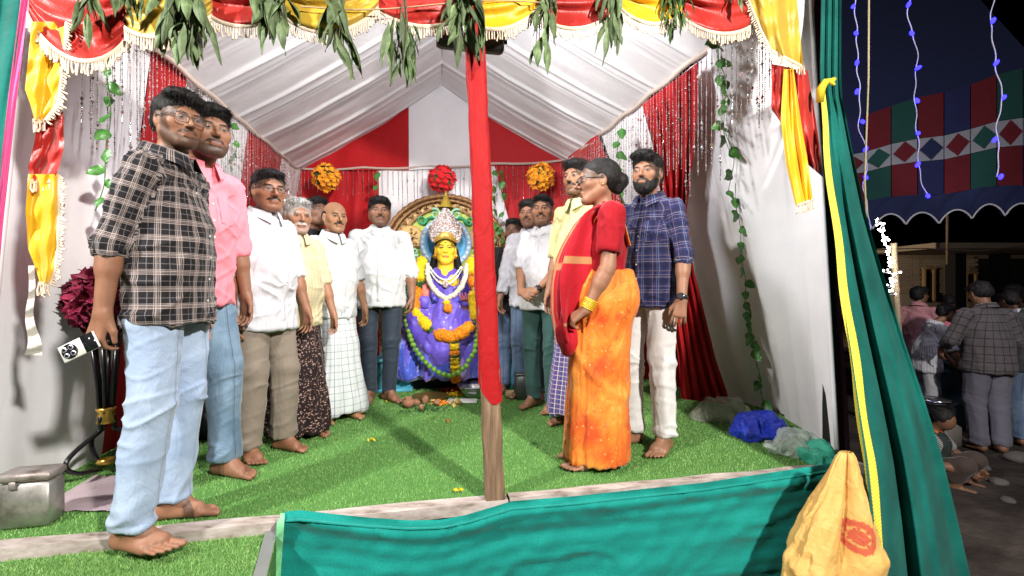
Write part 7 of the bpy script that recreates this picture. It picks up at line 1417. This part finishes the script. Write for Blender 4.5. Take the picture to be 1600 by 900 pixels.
# the one sitting on the ground in a striped top
sit = thing('person', 'person in striped top with orange print crouching on the ground by the drape', 'person', P(1452, 700, 3.75) * [1, 1, 0] + UP * (GZ - .02), R(30)); sit.scale = (.82, .82, .78); st_m = Mat('striped_jersey', .8, .2); ox, oy, oz = st_m.xyz(st_m.coord('Object')); bandm = ((ox * .8 + oz) / .022 + 20.).frac(); on = st_m.noise(9., det=4.); c_ = st_m.mix(bandm.gt(.5) * ox.abs().gt(.10), (.025, .035, .035), (.42, .42, .42)); st_m.color(st_m.mix(on.step(.56, .60) * ox.abs().step(.17, .12) * oy.step(.0, -.05), c_, (.62, .16, .05))); st_m = st_m.m
V, Q, G = sdf_mesh([rc((0, .05, .14), (0, -.02, .40), .14, .13, .05), rc((-.15, .0, .46), (.15, .0, .46), .07, .07, .05), rc((0, .0, .5), (.02, -.06, .60), .05, .05, .03), el((.03, -.10, .66), (.08, .095, .11), .02), rc((.17, 0, .45), (.26, -.14, .26), .05, .04, .03), rc((.26, -.14, .26), (.16, -.32, .20), .04, .03, .03), rc((-.17, 0, .45), (-.26, -.12, .26), .05, .04, .03), rc((-.26, -.12, .26), (-.12, -.32, .22), .04, .03, .03), rc((.1, .06, .10), (.14, -.30, .28), .09, .07, .05), rc((-.1, .06, .10), (-.14, -.30, .28), .09, .07, .05), rc((.14, -.30, .28), (.12, -.22, .03), .06, .04, .03), rc((-.14, -.30, .28), (-.12, -.22, .03), .06, .04, .03), rc((.12, -.2, .03), (.12, -.36, .025), .035, .028, .02), rc((-.12, -.2, .03), (-.12, -.36, .025), .035, .028, .02)] + hand_prims(np.array((.16, -.32, .20)), np.array((-.4, -.7, -.5)), np.array((-1., 0, 0)), 1, .95, (20, 30, 20), 1) + hand_prims(np.array((-.12, -.32, .22)), np.array((.4, -.7, -.5)), np.array((1., 0, 0)), -1, .95, (20, 30, 20), 1), .009, 1)
mesh_obj('body', V, Q, None, plain('dark_skin', S_DK, .55), sit)
V, Q, G = sdf_mesh([rc((.17, 0, .45), (.23, -.08, .34), .068, .066, .03), rc((-.17, 0, .45), (-.23, -.08, .34), .068, .066, .03), rc((0, .05, .13), (0, -.02, .40), .165, .15, .05), rc((-.15, .0, .46), (.15, .0, .46), .085, .085, .05), cut((0, 0, .08), (0, 0, -1), .01)], .011, 2); V = V + normals(V, Q) * (.008 * ridge(V * np.array([9, 9, 6]), 3))[:, None]; mesh_obj('shirt', V, Q, None, st_m, sit)
V, Q, G = sdf_mesh([rc((.1, .06, .10), (.14, -.30, .28), .105, .085, .05), rc((-.1, .06, .10), (-.14, -.30, .28), .105, .085, .05), rc((.14, -.30, .28), (.12, -.23, .12), .08, .065, .03), rc((-.14, -.30, .28), (-.12, -.23, .12), .08, .065, .03)], .012, 2); mesh_obj('trousers', V, Q, None, cloth('dark_brown_cloth', (.05, .035, .03), .1), sit)
V, Q, G = sdf_mesh([el((.03, -.09, .69), (.088, .10, .09), .02), el((.03, -.20, .64), (.07, .08, .08), .01, op='s')], .01, 1); V = V + normals(V, Q) * (.006 * ridge(V * 45, 2))[:, None]; mesh_obj('hair', V, Q, None, hair_mat(), sit)
# drum, pot, bowls, stones
dr = thing('water_drum', 'blue grey plastic drum the people gather around', 'drum', P(1478, 600, 5.3) * [1, 1, 0] + UP * GZ); MB().lathe([[.001, .02], [.27, 0], [.29, .05], [.285, .25], [.305, .27], [.305, .31], [.29, .33], [.285, .60], [.30, .62], [.30, .66], [.285, .68], [.27, .86], [.30, .88], [.30, .90], [.26, .90], [.255, .75], [.001, .74]], 30).build('barrel', plain('drum_plastic', (.055, .13, .15), .45, .15), dr)
o = lathed('cooking_pot', 'dark round cooking pot on the ground below the drum', 'pot', [[.001, 0], [.12, .01], [.17, .06], [.18, .13], [.165, .18], [.19, .2], [.188, .208], [.15, .19], [.001, .18]], P(1455, 640, 4.5) * [1, 1, 0] + UP * (GZ + .25), plain('blackened_steel', (.04, .04, .045), .3, .2, metal=.7)); lathed('pot_cover', 'steel lid on the dark cooking pot', 'lid', [[.001, .03], [.05, .028], [.12, .012], [.15, 0], [.15, .004], [.001, .036]], P(1455, 640, 4.5) * [1, 1, 0] + UP * (GZ + .462), steel); b = MB().box((0, 0, .12), (.34, .34, .24), rot('Z', 20), .03).build('stone_block', plain('stone', (.16, .14, .12), .9, .25)); b.location = P(1455, 640, 4.5) * [1, 1, 0] + UP * GZ; tag(b, 'stone block under the dark cooking pot', 'stone')
b = MB().box((0, 0, .10), (.34, .22, .20), rot('Z', 8), .02).build('stone_block', plain('pale_stone', (.36, .32, .26), .9, .2)); b.location = P(1515, 650, 5.2) * [1, 1, 0] + UP * GZ; tag(b, 'pale stone block beside the legs of the grey plaid man', 'stone')
for k, (px, d_, s_, lb) in enumerate(((1560, 3.6, .07, 'stone on the dark ground at the right'), (1590, 4.1, .10, 'rounded stone near the right edge'), (1575, 3.3, .05, 'small stone low at the right'), (1535, 3.9, .06, 'stone between the crouching person and the standing man'))):
    b = MB().sphere((0, 0, 0), (s_, s_ * .8, s_ * .5), 12, 8); b.v[0] = b.v[0] * (1 + .2 * vnoise(b.v[0] * 18, k)[:, None]); o = b.build('stone', plain('dark_stone', (.09, .08, .075), .95, .3)); o.location = P(px, 500, d_) * [1, 1, 0] + UP * (GZ + s_ * .3); tag(o, lb, 'stone')
